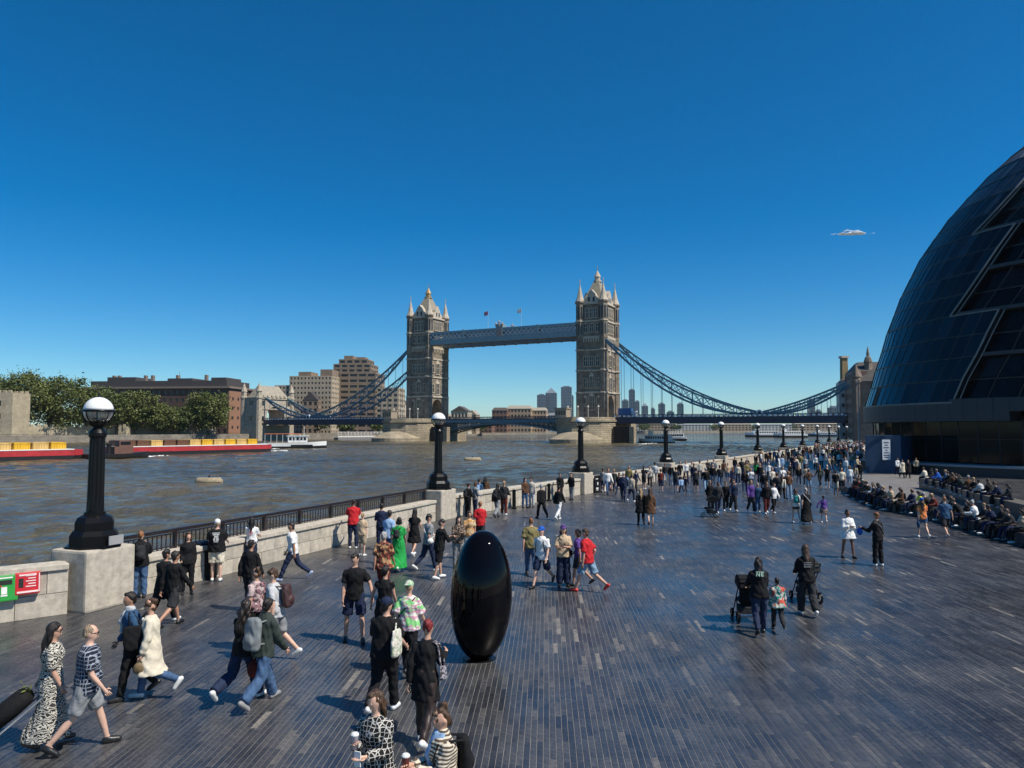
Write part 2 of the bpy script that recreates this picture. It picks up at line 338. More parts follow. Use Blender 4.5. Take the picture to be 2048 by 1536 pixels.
# ------------------------------------------------------------------ trees
def leaf_mat(name, col):
    def ex(m, n, l, b, tc):
        ge = n.new('ShaderNodeNewGeometry')
        rp = n.new('ShaderNodeValToRGB'); e = rp.color_ramp.elements
        e[0].color = tuple(c * 0.55 for c in col) + (1,); e[1].color = tuple(c * 1.6 for c in col) + (1,)
        l.new(ge.outputs['Random Per Island'], rp.inputs[0]); l.new(rp.outputs[0], b.inputs['Base Color'])
        b.inputs['Subsurface Weight'].default_value = 0.0
    return M(name, col, rough=0.55, var=0, spec=0.3, extra=ex)
LEAF_A = leaf_mat('leaf_plane_tree', (0.098, 0.115, 0.030)); LEAF_B = leaf_mat('leaf_dark', (0.07, 0.09, 0.026))
BARK = M('bark', (0.075, 0.06, 0.045), rough=0.9, var=0.3, vscale=4, bump=0.6, bscale=8)
def make_tree(name, label, base, h, w, crown_z0, leaf, nclump=90, per=46, ls=0.55, group='plane trees along the north bank', seed=0):
    r = np.random.default_rng(seed + 11)
    t = thing(name, label, 'tree', base, 0, group)
    mb = MB(); th = crown_z0 + (h - crown_z0) * 0.45
    mb.tube([(0, 0, -0.3), (0.1, 0, th * 0.4), (0.25, 0.1, th)], 0.5, 8, r_list=[h * 0.028, h * 0.021, h * 0.011])
    cc = []
    for i in range(nclump):
        d = r.normal(size=3); d /= np.linalg.norm(d); rad = r.uniform(0.25, 1.0) ** 0.5
        lump = 1 + 0.22 * math.sin(3 * math.atan2(d[1], d[0]) + seed) + 0.15 * math.sin(5 * d[2] * 2 + seed * 2)
        zc = (crown_z0 + h) / 2; hz = (h - crown_z0) / 2
        c = np.array([d[0] * w / 2 * rad * lump, d[1] * w / 2 * rad * lump, zc + d[2] * hz * rad]); cc.append(c)
    for i in range(9):
        c = cc[i * (len(cc) // 9)]; s = (0.1, 0.05, th * r.uniform(0.45, 0.9))
        mid = ((s[0] + c[0]) / 2, (s[1] + c[1]) / 2, (s[2] + c[2]) / 2 + 0.5)
        mb.tube([s, mid, tuple(c)], 0.2, 5, r_list=[h * 0.011, h * 0.007, h * 0.003])
    mb.build('trunk', BARK, t)
    cc = np.array(cc); cs = w * r.uniform(0.045, 0.085, len(cc))
    P = np.repeat(cc, per, 0) + r.normal(size=(len(cc) * per, 3)) * np.repeat(cs, per)[:, None] * np.array([1, 1, 0.75])
    n = len(P); A = r.normal(size=(n, 3)); A /= np.linalg.norm(A, axis=1, keepdims=True); Bv = np.cross(A, r.normal(size=(n, 3))); Bv /= np.linalg.norm(Bv, axis=1, keepdims=True)
    sz = ls * r.uniform(0.5, 1.15, (n, 1)); A *= sz; Bv *= sz * 0.6
    Vq = np.stack([P - A, P - Bv * 0.9, P + A, P + Bv], 1).reshape(-1, 3); Fq = np.arange(n * 4).reshape(-1, 4)
    link('crown', quick_mesh('crown', Vq, Fq, leaf), t)
    return t
# ================================================================== THE BRIDGE
T_R = Vector((35.0, 304.0, 0)); T_L = Vector((-38.5, 342.0, 0))
AX = (T_R - T_L).normalized()                       # along the bridge, towards the south (right) bank
BX = Vector((-AX.y, AX.x, 0))                       # across, away from the camera
BRZ = math.atan2(AX.y, AX.x); HALF = (T_R - T_L).length / 2
BO = (T_R + T_L) / 2
STONE_T = M_brick('tower_granite', (0.385, 0.32, 0.245), (0.30, 0.25, 0.195), (0.19, 0.16, 0.135), 0.9, 0.42, 0.035, bump=0.9, dirt=0.55, dscale=0.3)
STONE_SHADE = M('shaded_abutment_stone', (0.17, 0.13, 0.10), rough=.85, var=.35, vscale=.8)  # south gate: dark brick tone, with its west face's shade put into the colour
STONE_L = M('portland_stone', (0.47, 0.405, 0.315), rough=0.85, var=0.28, vscale=1.2, bump=0.3, bscale=6)
PIER_S = M_brick('pier_granite', (0.46, 0.39, 0.28), (0.37, 0.31, 0.22), (0.17, 0.14, 0.10), 1.7, 0.75, 0.06, bump=0.8, dirt=0.4, dscale=0.15)
SLATE_R = M('roof_slate_lead', (0.27, 0.235, 0.165), rough=0.6, var=0.3, vscale=1.5, bump=0.3, bscale=5)
GLASS_D = M('dark_glass', (0.015, 0.018, 0.022), rough=0.12, var=0)
BLUE = M('bridge_blue_paint', (0.075, 0.165, 0.215), rough=0.45, var=0.2, vscale=1)
BLUE_L = M('walkway_pale_blue', (0.17, 0.27, 0.31), rough=0.45, var=0.2, vscale=1)
BLUE_D = M('bridge_navy_paint', (0.018, 0.026, 0.055), rough=0.5, var=0.2, vscale=1)
WHITE_P = M('bridge_white_paint', (0.62, 0.66, 0.68), rough=0.5, var=0.1)
GOLD = M('gilding', (0.40, 0.26, 0.10), rough=0.5, metal=0.2, var=0.1)
SOFFIT = M('walkway_soffit', (0.16, 0.14, 0.11), rough=0.7, var=0.2)
bridge = thing('bascule_bridge', 'blue and white bascule bridge with two turreted stone towers crossing the river', 'bridge', BO, BRZ)
# local frame: x along the deck, y across (negative = side facing the camera), z as in the world
SX, SY = 13.0, 16.6; ZD = 8.6
def tower(xc, nm_seed):
    tw = MB(); hx, hy = SX / 2 - 1.3, SY / 2 - 1.3
    # body with road arch through the x direction: two side blocks and the upper mass
    zt = 54.0; ah, aw = 8.4, 4.1
    tw.bb(xc - hx, xc + hx, -hy, -aw, 6.0, ZD + ah + 1.5); tw.bb(xc - hx, xc + hx, aw, hy, 6.0, ZD + ah + 1.5)
    tw.bb(xc - hx, xc + hx, -hy, hy, ZD + ah + 1.5, zt)
    pts = [(aw, ZD + ah - 3.8)] + [(aw * math.cos(a), ZD + ah - 3.8 + 4.6 * math.sin(a) ** 0.9) for a in np.linspace(0.15, math.pi - 0.15, 9)] + [(-aw, ZD + ah - 3.8)]
    for s in (-1, 1):
        poly = [(xc + s * hx, y, z) for y, z in pts] + [(xc + s * hx, -aw, ZD + ah + 1.5), (xc + s * hx, aw, ZD + ah + 1.5)]
        tw.extr(poly, (-s * 2.2, 0, 0))
    o = tw.build('tower', STONE_T, bridge)
    # string courses and cornices
    for z, e, h in ((18.6, 0.45, 0.7), (27.4, 0.35, 0.55), (35.6, 0.35, 0.55), (40.6, 0.55, 0.8), (47.2, 0.45, 0.6), (54.2, 0.5, 0.6)):
        m = MB(); m.bb(xc - hx - e, xc + hx + e, -hy - e, hy + e, z, z + h); m.build('string_course', STONE_L, o)
    # corbel table under the fourth storey
    for s in (-1, 1):
        m = MB(); m.bb(xc - hx + .4, xc + hx - .4, s * (hy - 0.05), s * (hy + 0.3), 40.2, 40.58)
        for k in range(9): x = xc - hx + 0.9 + k * (2 * hx - 1.8) / 8; m.bb(x - 0.22, x + 0.22, s * (hy - 0.05), s * (hy + 0.75), 39.0, 40.57)
        m.build('corbel_table', STONE_L, o)
        m = MB(); m.bb(xc + s * (hx - 0.05), xc + s * (hx + 0.3), -hy + .4, hy - .4, 40.2, 40.58)
        for k in range(11): y = -hy + 0.9 + k * (2 * hy - 1.8) / 10; m.bb(xc + s * (hx - 0.05), xc + s * (hx + 0.75), y - 0.22, y + 0.22, 39.0, 40.57)
        m.build('corbel_table', STONE_L, o)
    # windows: light stone surround, mullions, recessed dark glass
    def window(face, c, z, w, h, nm, arch=False, tr=True):
        def P(a, d, zz):       # a along the face, d outwards
            if face == 'w': return (xc + a, -hy - d, zz)
            if face == 'e': return (xc + a, hy + d, zz)
            if face == 's': return (xc + hx + d, a, zz)
            return (xc - hx - d, a, zz)
        def bx(m, a0, a1, d0, d1, z0, z1):
            p, q = P(a0, d0, z0), P(a1, d1, z1); m.bb(p[0], q[0], p[1], q[1], z0, z1)
        g = MB(); bx(g, c - w / 2, c + w / 2, -0.1, 0.03, z, z + h)
        wo = g.build('window', GLASS_D, o)
        f = MB(); t = 0.2
        bx(f, c - w / 2 - t, c - w / 2, -0.05, 0.3, z - 0.2, z + h + 0.2); bx(f, c + w / 2, c + w / 2 + t, -0.05, 0.3, z - 0.2, z + h + 0.2)
        bx(f, c - w / 2 - t - 0.1, c + w / 2 + t + 0.1, -0.05, 0.36, z - 0.45, z - 0.2); bx(f, c - w / 2, c + w / 2, -0.05, 0.3, z + h, z + h + 0.25)
        for k in range(1, nm): x = c - w / 2 + w * k / nm; bx(f, x - 0.09, x + 0.09, -0.05, 0.22, z, z + h)
        if tr: bx(f, c - w / 2, c + w / 2, -0.05, 0.2, z + h * 0.56, z + h * 0.56 + 0.16)
        if arch:
            p0, p1, p2 = P(c - w / 2 - t, 0.02, z + h + 0.25), P(c + w / 2 + t, 0.02, z + h + 0.25), P(c, 0.02, z + h + 0.25 + w * 0.75)
            d = Vector(P(0, 0.26, 0)) - Vector(P(0, 0, 0)); f.extr([p0, p1, p2], d)
        f.build('surround', STONE_L, wo)
    for face in ('w', 'e'):
        for z, h in ((29.6, 3.6),):
            for c in (-2.55, 0, 2.55): window(face, c, z, 1.55, h, 2)
        window(face, 0, 21.0, 1.9, 4.3, 3, True); window(face, -2.7, 21.0, 1.4, 3.5, 2); window(face, 2.7, 21.0, 1.4, 3.5, 2)
        window(face, 0, 12.2, 2.2, 5.2, 3, True); window(face, -2.9, 14.6, 1.3, 2.2, 2, True, False); window(face, 2.9, 14.6, 1.3, 2.2, 2, True, False)
        for c in (-2.9, 2.9): window(face, c, 11.2, 1.3, 2.0, 2, False, False)
        for c in (-2.6, 0, 2.6): window(face, c, 43.2, 1.5, 3.2, 2)
        for c in (-1.8, 0, 1.8): window(face, c, 49.0, 1.2, 3.6, 2)
    for face in ('s', 'n'):
        window(face, 0, 20.2, 2.4, 4.6, 3, True); window(face, 0, 29.4, 2.6, 4.4, 3, True)
        for c in (-3.6, 3.6): window(face, c, 21.0, 1.1, 3.4, 1); window(face, c, 30.0, 1.1, 3.4, 1)
        for c in (-2.4, 0, 2.4): window(face, c, 43.0, 1.4, 3.2, 2); window(face, c * 0.8, 49.2, 1.1, 3.6, 2)
    # gables on each face
    for face in 'wesn':
        g = MB(); W = 3.6
        if face in 'we':
            s = -1 if face == 'w' else 1
            pts = [(xc - W, s * (hy + 0.1), 54.8), (xc + W, s * (hy + 0.1), 54.8), (xc + W, s * (hy + 0.1), 56.0), (xc + 1.9, s * (hy + 0.1), 57.4), (xc + 1.5, s * (hy + 0.1), 58.6), (xc, s * (hy + 0.1), 60.4), (xc - 1.5, s * (hy + 0.1), 58.6), (xc - 1.9, s * (hy + 0.1), 57.4), (xc - W, s * (hy + 0.1), 56.0)]
            g.extr(pts, (0, -s * 2.4, 0))
            for c in (-1.0, 1.0): g.mi = 1; g.bb(xc + c - 0.42, xc + c + 0.42, s * (hy + 0.08), s * (hy + 0.16), 55.4, 57.2)
        else:
            s = 1 if face == 's' else -1
            pts = [(xc + s * (hx + 0.1), -W, 54.8), (xc + s * (hx + 0.1), W, 54.8), (xc + s * (hx + 0.1), W, 56.0), (xc + s * (hx + 0.1), 1.9, 57.4), (xc + s * (hx + 0.1), 1.5, 58.6), (xc + s * (hx + 0.1), 0, 60.4), (xc + s * (hx + 0.1), -1.5, 58.6), (xc + s * (hx + 0.1), -1.9, 57.4), (xc + s * (hx + 0.1), -W, 56.0)]
            g.extr(pts, (-s * 2.4, 0, 0))
            for c in (-1.0, 1.0): g.mi = 1; g.bb(xc + s * (hx + 0.08), xc + s * (hx + 0.16), c - 0.42, c + 0.42, 55.4, 57.2)
        g.build('gable', [STONE_L, GLASS_D], o)
    # roof: steep hip, lantern, finial
    rf = MB(); b0 = [(xc - hx + .6, -hy + .6), (xc + hx - .6, -hy + .6), (xc + hx - .6, hy - .6), (xc - hx + .6, hy - .6)]
    t0 = [(xc - 1.1, -1.5), (xc + 1.1, -1.5), (xc + 1.1, 1.5), (xc - 1.1, 1.5)]
    rf.prism(b0, 54.8, 64.4, t0); ro = rf.build('roof', SLATE_R, o)
    m = MB(); m.lathe((xc, 0, 0), [(1.75, 64.4), (1.75, 65.0), (1.2, 65.1), (1.2, 66.4), (1.5, 66.5), (0.15, 69.2)], 8); m.build('lantern', GOLD if xc < 0 else STONE_L, ro)
    m = MB(); m.tube([(xc, 0, 69.0), (xc, 0, 71.2)], 0.09, 6); m.lathe((xc, 0, 69.9), [(0.05, 0), (0.33, .2), (.05, .45)], 8); m.build('finial', GOLD, ro)
    # corner turrets
    for sx in (-1, 1):
        for sy in (-1, 1):
            cx, cy = xc + sx * (SX / 2 - 1.5), sy * (SY / 2 - 1.5)
            m = MB(); m.lathe((cx, cy, 0), [(1.75, 6.0), (1.75, 18.5), (1.6, 18.7), (1.6, 40.4), (1.75, 40.6), (1.75, 47.1), (2.0, 47.3), (1.65, 47.9), (1.65, 54.4), (2.05, 55.0), (2.05, 55.6)], 8, math.pi / 8)
            tu = m.build('turret', STONE_T, o)
            m = MB(); m.lathe((cx, cy, 0), [(1.85, 55.6), (1.2, 57.5), (0.55, 60.6), (0.12, 62.6)], 8, math.pi / 8); m.build('spire', STONE_L, tu)
            m = MB(); m.tube([(cx, cy, 62.4), (cx, cy, 64.8)], 0.12, 5); m.box((cx, cy, 63.9), (0.9, 0.14, 0.16)); m.box((cx, cy, 63.9), (0.14, 0.9, 0.16)); m.lathe((cx, cy, 62.9), [(0.1, 0), (.32, .18), (.1, .4)], 8); m.build('finial', STONE_L, tu)
            m = MB()
            for k in range(8):
                a = math.pi * k / 4
                for z0, z1 in ((48.6, 53.4), (42.0, 46.4)): m.box((cx + math.cos(a) * 1.62, cy + math.sin(a) * 1.62, (z0 + z1) / 2), (0.12, 0.5, z1 - z0), a)
            m.build('slit_window', GLASS_D, tu)
            m = MB(); 
            for z in (18.5, 27.4, 35.6, 47.2): m.lathe((cx, cy, z), [(1.7, 0), (2.0, 0.1), (2.0, 0.55), (1.7, 0.65)], 8, math.pi / 8)
            m.build('band', STONE_L, tu)
    return o
tower(HALF, 0); tower(-HALF, 1)
# piers
for xc in (-HALF, HALF):
    w = 10.6; m = MB()
    body = [(xc - w, -16), (xc - w * 0.86, -21), (xc - w * .55, -25), (xc, -27.6), (xc + w * .55, -25), (xc + w * 0.86, -21), (xc + w, -16), (xc + w, 16), (xc + w * .6, 24), (xc, 27), (xc - w * .6, 24), (xc - w, 16)]
    m.prism(body, -5, 7.2); po = m.build('pier', PIER_S, bridge)
    m = MB(); m.prism([(xc + (x - xc) * 1.04, y * 1.03) for x, y in body], 7.2, 7.9); m.prism([(xc + (x - xc) * 0.99, y * 0.985) for x, y in body], 7.9, 8.9); m.build('pier_parapet', PIER_S, po)
    # starling: low pointed cutwater with a rounded stone cap
    m = MB()
    ring = [(xc + 9.6 * math.cos(a), -22.5 - 12.5 * max(0, math.sin(a)) ** 0.8) for a in np.linspace(0, math.pi, 15)] + [(xc - 9.6, -17), (xc + 9.6, -17)]
    n = len(ring); vs = [(x, y, -5) for x, y in ring] + [(x, y, 0.6) for x, y in ring] + [(xc + (x - xc) * .62, -21 + (y + 21) * .62, 2.9) for x, y in ring] + [(xc, -21, 4.6)]
    fs = [(j, (j + 1) % n, n + (j + 1) % n, n + j) for j in range(n)] + [(n + j, n + (j + 1) % n, 2 * n + (j + 1) % n, 2 * n + j) for j in range(n)] + [(2 * n + j, 2 * n + (j + 1) % n, 3 * n) for j in range(n)]
    m.add(vs, fs); m.build('starling', PIER_S, po)
    # timber fender beside the pier
    m = MB(); sx = 1
    for k in range(7): m.bb(xc + w + 0.6 + k * 0.95, xc + w + 1.4 + k * 0.95, -14, -12.4, -4, 5.4)
    m.bb(xc + w + .3, xc + w + 7.2, -14.3, -14.0, 2.2, 2.7); m.build('fender', M('dark_timber', (0.035, 0.024, 0.018), rough=.9, var=.3), po)
    m = MB(); m.bb(xc + w + 7.2, xc + w + 9.0, -14.6, -12, -4, 5.2); m.build('fender_post', PIER_S, po)
    # control cabin beside the tower
    m = MB(); cxx = xc - 8.0
    m.bb(cxx - 2.4, cxx + 2.4, -20, -15.5, 8.9, 12.2); m.bb(cxx - 2.7, cxx + 2.7, -20.3, -15.2, 12.2, 12.6); cb = m.build('control_cabin', M('cabin_stone', (0.30, 0.25, 0.19), var=.2), po)
    for k in range(4): m = MB(); m.bb(cxx - 2.0 + k * 1.05, cxx - 1.2 + k * 1.05, -20.06, -19.9, 9.8, 11.5); m.build('window', GLASS_D, cb)
    m = MB()
    for k in range(4): m.tube([(xc - 6 + k * 4.2, -17.4, 8.8), (xc - 6 + k * 4.2, -17.4, 12.6)], 0.12, 6); m.lathe((xc - 6 + k * 4.2, -17.4, 12.5), [(0.1, 0), (.38, .25), (.38, .6), (.1, .9)], 8)
    m.build('lamp_standards', M('cream_paint', (0.6, 0.57, 0.48)), po)
# high level walkways: lattice parapets
def lattice(m, x0, x1, y, z0, z1, n, w, thick=0.16):
    dx = (x1 - x0) / n
    for k in range(n):
        a, b_ = x0 + k * dx, x0 + (k + 1) * dx
        m.bar((a, y, z0), (b_, y, z1), w); m.bar((a, y - 0.03, z1), (b_, y - 0.03, z0), w)
X0, X1 = -HALF + SX / 2 - 0.8, HALF - SX / 2 + 0.8
for y in (-6.0, 6.0):
    m = MB()
    for yy in (y - 1.7, y + 1.7): m.bb(X0, X1, yy - 0.16, yy + 0.16, 46.1, 47.3); m.bb(X0, X1, yy - 0.16, yy + 0.16, 41.6, 44.0)
    m.bb(X0, X1, y - 1.52, y + 1.52, 46.5, 46.9)
    wo = m.build('walkway', BLUE_L, bridge)
    m = MB(); m.bb(X0, X1, y - 1.5, y + 1.5, 41.75, 42.2); m.build('soffit', SOFFIT, wo)
    for yy in (y - 1.75, y + 1.75):
        m = MB(); lattice(m, X0, X1, yy, 44.0, 46.1, 34, 0.24); m.build('lattice', WHITE_P, wo)
    for k in range(5):
        m = MB(); x = X0 + (X1 - X0) * k / 4; e = 1.5 if k == 2 else 0.35
        m.bb(x - e, x + e, y - 2.0, y + 2.0, 41.7, 47.6 + (1.2 if k == 2 else 0)); m.build('walkway_post', BLUE_L, wo)
    m = MB(); xm = (X0 + X1) / 2
    for s in (-1, 0, 1): m.lathe((xm + s * 1.5, y - 2.0, 47.6), [(0.35, 0), (.35, 1.0 + (s == 0) * .8), (.6, 1.2 + (s == 0) * .8), (0.1, 2.0 + (s == 0) * .9)], 6)
    m.bb(xm - 1.3, xm + 1.3, y - 2.12, y - 2.0, 43.6, 46.8); m.build('crest', M('crest_paint', (0.3, 0.22, 0.2), var=.5, vscale=3), wo)
    m = MB()
    for k in range(13): x = X0 + (X1 - X0) * (k + .5) / 13; m.bb(x - 0.5, x + 0.5, y - 1.9, y + 1.9, 41.45, 41.7)
    m.build('soffit_rib', SOFFIT, wo)
for x, col, yy in ((-6.5, 'flag_red_blue', -6.0), (9.5, 'flag_white', -6.0)):
    m = MB(); m.tube([(x, yy, 46.9), (x, yy, 55.2)], 0.06, 6); fp = m.build('flagpole', WHITE_P, bridge)
    m = MB(); V2 = []; nx = 8
    for i in range(nx + 1):
        for z in (0, 1): V2.append((x + 0.05 - i * 0.26, yy + 0.18 * math.sin(i * 1.1) * i / nx, 53.4 + z * 1.7 - 0.04 * i))
    m.add(V2, [(2 * i, 2 * i + 2, 2 * i + 3, 2 * i + 1) for i in range(nx)])
    c = (0.45, 0.12, 0.2) if 'red' in col else (0.8, 0.8, 0.8)
    fo = m.build('flag', M(col, c, var=.4, vscale=1.2), fp); s = fo.modifiers.new('t', 'SOLIDIFY'); s.thickness = 0.03
# road deck, side spans and bascules
XA = HALF + 92.0
for s in (-1, 1):
    m = MB(); xa, xb = s * (HALF + 9.5), s * XA
    m.bb(xa, xb, -8.6, 8.6, 7.6, 8.55)
    for y in (-9.0, 9.0): m.bb(xa, xb, y - 0.4, y + 0.4, 6.5, 8.75)
    dk = m.build('side_span_deck', BLUE_D, bridge)
    for y in (-9.15, 9.15):
        m = MB(); m.bb(xa, xb, y - 0.1, y + 0.1, 9.72, 9.95); m.bb(xa, xb, y - 0.08, y + 0.08, 8.75, 8.95); n = 150
        for k in range(n): x = xa + (xb - xa) * (k + .5) / n; m.bb(x - 0.07, x + 0.07, y - 0.05, y + 0.05, 8.9, 9.75)
        m.build('parapet', BLUE_D, dk)
        m = MB(); n = 46
        for k in range(n): x = xa + (xb - xa) * (k + .5) / n; m.bb(x - 0.42, x + 0.42, y - 0.13, y + 0.13, 9.05, 9.65)
        m.build('parapet_panel', WHITE_P, dk)
    # bascule leaf with curved lower chord
    m = MB(); xi = s * (HALF - 10.0); n = 14
    m.bb(0.05 * s, s * (HALF - 8), -8.4, 8.4, 7.5, 8.4)
    for y in (-8.6, -3, 3, 8.6):
        pts = []
        for k in range(n + 1):
            x = xi * k / n + 0.05 * s; pts.append((x, 6.6 - 4.2 * (k / n) ** 2))
        for k in range(n):
            m.bar((pts[k][0], y, pts[k][1]), (pts[k + 1][0], y, pts[k + 1][1]), 0.5)
            if k % 1 == 0: m.bar((pts[k + 1][0], y, pts[k + 1][1]), (pts[k][0], y, 7.6), 0.22); m.bar((pts[k + 1][0], y, pts[k + 1][1]), (pts[k + 1][0], y, 7.6), 0.2)
        m.bb(0.05 * s, xi, y - 0.25, y + 0.25, 7.1, 8.5)
    lf = m.build('bascule_leaf', BLUE, bridge)
    m = MB()
    for y in (-8.9, 8.9):
        m.bb(0.05 * s, s * (HALF - 8), y - 0.1, y + 0.1, 9.4, 9.6); n2 = 50
        for k in range(n2): x = s * (HALF - 8) * (k + .5) / n2; m.bb(x - 0.09, x + 0.09, y - .06, y + .06, 8.3, 9.5)
        m.bb(0.05 * s, s * (HALF - 8), y - 0.07, y + 0.07, 8.4, 8.75)
    m.build('parapet', BLUE_D, lf)
# suspension chains (stiffened crescent trusses), hangers
def chain(s, y):
    xt = s * (HALF + SX / 2 - 2.0); xl = s * (HALF + 64.0); xe = s * (XA + 0.8)
    def seg(xa, za, xb, zb, n, dt, db):
        up, lo = [], []
        for k in range(n + 1):
            t = k / n; x = xa + (xb - xa) * t; base = za + (zb - za) * t; q = 4 * t * (1 - t)
            up.append((x, y, base - dt * q)); lo.append((x, y, base - db * q - (0.25 if 0 < k < n else 0.12)))
        return up, lo
    m = MB(); w = MB(); hang = []
    for (xa, za, xb, zb, n, dt, db) in ((xt, 41.2, xl, 10.3, 15, 4.9, 8.9), (xl, 10.3, xe, 20.2, 9, 0.9, 2.9)):
        up, lo = seg(xa, za, xb, zb, n, dt, db)
        for k in range(n):
            m.bar(up[k], up[k + 1], 0.62); m.bar(lo[k], lo[k + 1], 0.7)
            if 0 < k: w.bar(up[k], lo[k], 0.26)
            a, b_ = (up[k], lo[k + 1]) if k % 2 == 0 else (lo[k], up[k + 1])
            w.bar(a, b_, 0.24)
            if k < n - 1: w.bar(lo[k] if k % 2 == 0 else up[k], up[k + 1] if k % 2 == 0 else lo[k + 1], 0.18)
        hang += [p for p in lo[1:-1] if p[2] > 10.2]
    co = m.build('suspension_chain', BLUE, bridge); w.build('lacing', M('chain_web_paint', (0.12, 0.23, 0.29), var=.1), co)
    m = MB(); m.tube([(xl, y - 0.5, 10.2), (xl, y + 0.5, 10.2)], 1.15, 16); pn = m.build('pin_roundel', WHITE_P, co)
    m = MB(); m.tube([(xl, y - 0.58, 10.2), (xl, y - 0.5, 10.2)], 0.6, 12); m.build('roundel_centre', BLUE_D, pn)
    m = MB(); m.bb(xl - 0.9, xl + 0.9, y - 0.3, y + 0.3, 8.5, 9.6); m.build('pin_post', WHITE_P, co)
    for p in hang:
        m = MB(); m.tube([p, (p[0], p[1], 8.6)], 0.09, 5); m.build('hanger', BLUE, co)
for s in (-1, 1):
    for y in (-7.6, 7.6): chain(s, y)
# abutment gate towers
for s in (-1, 1):
    xc = s * (XA + (6.5 if s < 0 else 9.0)); m = MB()
    for sy in (-1, 1): m.bb(xc - 5.5, xc + 5.5, sy * 6.2, sy * 11.5, -5, 19.5)
    m.bb(xc - 5.5, xc + 5.5, -6.3, 6.3, 15.6, 19.5)
    pts = [(6.2, 11.4)] + [(6.2 * math.cos(a), 11.4 + 4.4 * math.sin(a)) for a in np.linspace(0.2, math.pi - 0.2, 9)] + [(-6.2, 11.4), (-6.2, 15.7), (6.2, 15.7)]
    for e in (-5.45, 3.45): m.extr([(xc + e, a, b_) for a, b_ in pts], (2.0, 0, 0))
    m.bb(xc - 6.2, xc + 6.2, -12.2, 12.2, -5, 6.2)
    AM = M('abutment_stone', (0.40, 0.345, 0.265), rough=.85, var=.3, vscale=.8) if s < 0 else STONE_SHADE
    ao = m.build('abutment', AM, bridge)
    m = MB(); m.bb(xc - 6, xc + 6, -12, 12, 19.5, 20.3); m.bb(xc - 5.8, xc + 5.8, -11.8, 11.8, 14.2, 14.8)
    for k in range(9): y = -11.4 + k * 2.85; m.bb(xc - s * 6 - .3, xc - s * 6 + .3, y - .7, y + .7, 20.3, 21.4)
    m.build('battlement', AM, ao)
    m = MB(); m.prism([(xc - 5, -9.5), (xc + 5, -9.5), (xc + 5, 9.5), (xc - 5, 9.5)], 20.3, 26.5 if s < 0 else 24.5, [(xc - .8, -6.5), (xc + .8, -6.5), (xc + .8, 6.5), (xc - .8, 6.5)])
    m.build('roof', M('abutment_roof', (0.30, 0.265, 0.205), rough=.7, var=.3, vscale=1) if s < 0 else M('abutment_roof_dark', (0.09, 0.08, 0.07), rough=.7, var=.3, vscale=1), ao)
    for sx in (-1, 1):
        for sy in (-1, 1):
            cx, cy = xc + sx * 5.2, sy * 11.2; zz = 23.0 if s < 0 else 21.5
            m = MB(); m.lathe((cx, cy, 0), [(1.5, -4), (1.5, 19.5), (1.8, 19.8), (1.8, 20.6), (1.3, 20.8), (1.3, zz), (1.6, zz + .3), (0.1, zz + 4.6)], 8); m.build('turret', AM, ao)
    m = MB()
    for sy in (-1, 1):
        for z in (8.6, 16.4): m.bb(xc - s * 5.6 - .1, xc - s * 5.6 + .1, sy * 8.9 - .8, sy * 8.9 + .8, z, z + 2.2); m.bb(xc - 1, xc + 1, sy * 11.55 - .1, sy * 11.55 + .1, z, z + 2.4)
    m.build('window', GLASS_D, ao)
# ================================================================== GLASS EGG-SHAPED HALL
HC = Vector((65.2, 82.3, 0)); LEAN = Vector((0.95, -0.31, 0)).normalized()
SIL_Y = [120, 190, 220, 260, 300, 340, 385, 440, 500, 600, 690, 760, 815, 870]
SIL_X = [2420, 2260, 2175, 2105, 2048, 1998, 1950, 1903, 1860, 1800, 1763, 1741, 1732, 1728]
PRZ = [0, 5, 7, 11, 15.8, 20, 24.6, 29, 33.4, 37, 40, 42.5, 44.3, 45.0]
PRR = [22.4, 23.4, 23.8, 23.9, 23.2, 22.0, 20.0, 17.3, 14.0, 10.8, 7.8, 5.0, 2.6, 0.4]
def hall_r(z): return float(np.interp(z, PRZ, PRR))
def solve_shift(z):
    r = hall_r(z); lo, hi = -6.0, 40.0
    for _ in range(40):
        k = (lo + hi) / 2; c = HC + LEAN * k; d = math.hypot(c.x, c.y); ang = math.atan2(c.x, c.y) - math.asin(r / d); L = math.sqrt(d * d - r * r)
        px, py = to_px((L * math.sin(ang), L * math.cos(ang), z))
        if px < np.interp(py, SIL_Y, SIL_X): lo = k
        else: hi = k
    return k
SHZ = np.array([7, 11, 15.8, 20, 24.6, 29, 33.4, 37, 40]); SHK = np.array([solve_shift(z) for z in SHZ])
pf = np.polyfit(SHZ, SHK, 3)
def hall_c(z): return HC + LEAN * float(np.polyval(pf, max(7.0, min(z, 42))))
E0 = -HC.normalized(); E1 = Vector((E0.y, -E0.x, 0))          # towards the camera; towards the river (left in the view)
if to_px(HC + E1 * 20)[0] > to_px(HC)[0]: E1 = -E1
def hp(phi, z, dr=0.0, rz=None):
    r = (hall_r(z) if rz is None else rz) + dr; c = hall_c(z); p = c + (E0 * math.cos(phi) + E1 * math.sin(phi)) * r
    return Vector((p.x, p.y, z))
BANDS = [(7.0, 15.8, 4, [(815, 1900), (625, 1993)]), (15.8, 24.6, 4, [(637, 1897), (456, 2024)]), (24.6, 33.4, 4, [(483, 1934), (358, 2048)]), (33.4, 43.5, 5, [(380, 1990), (230, 2120)])]
def phi_b(z, bd):
    (y0, x0), (y1, x1) = bd[3]; best = (1e9, 0.2)
    for ph in np.linspace(-0.6, 1.3, 190):
        px, py = to_px(hp(ph, z)); bx = x0 + (x1 - x0) * (py - y0) / (y1 - y0); e = abs(px - bx)
        if e < best[0]: best = (e, ph)
    return best[1]
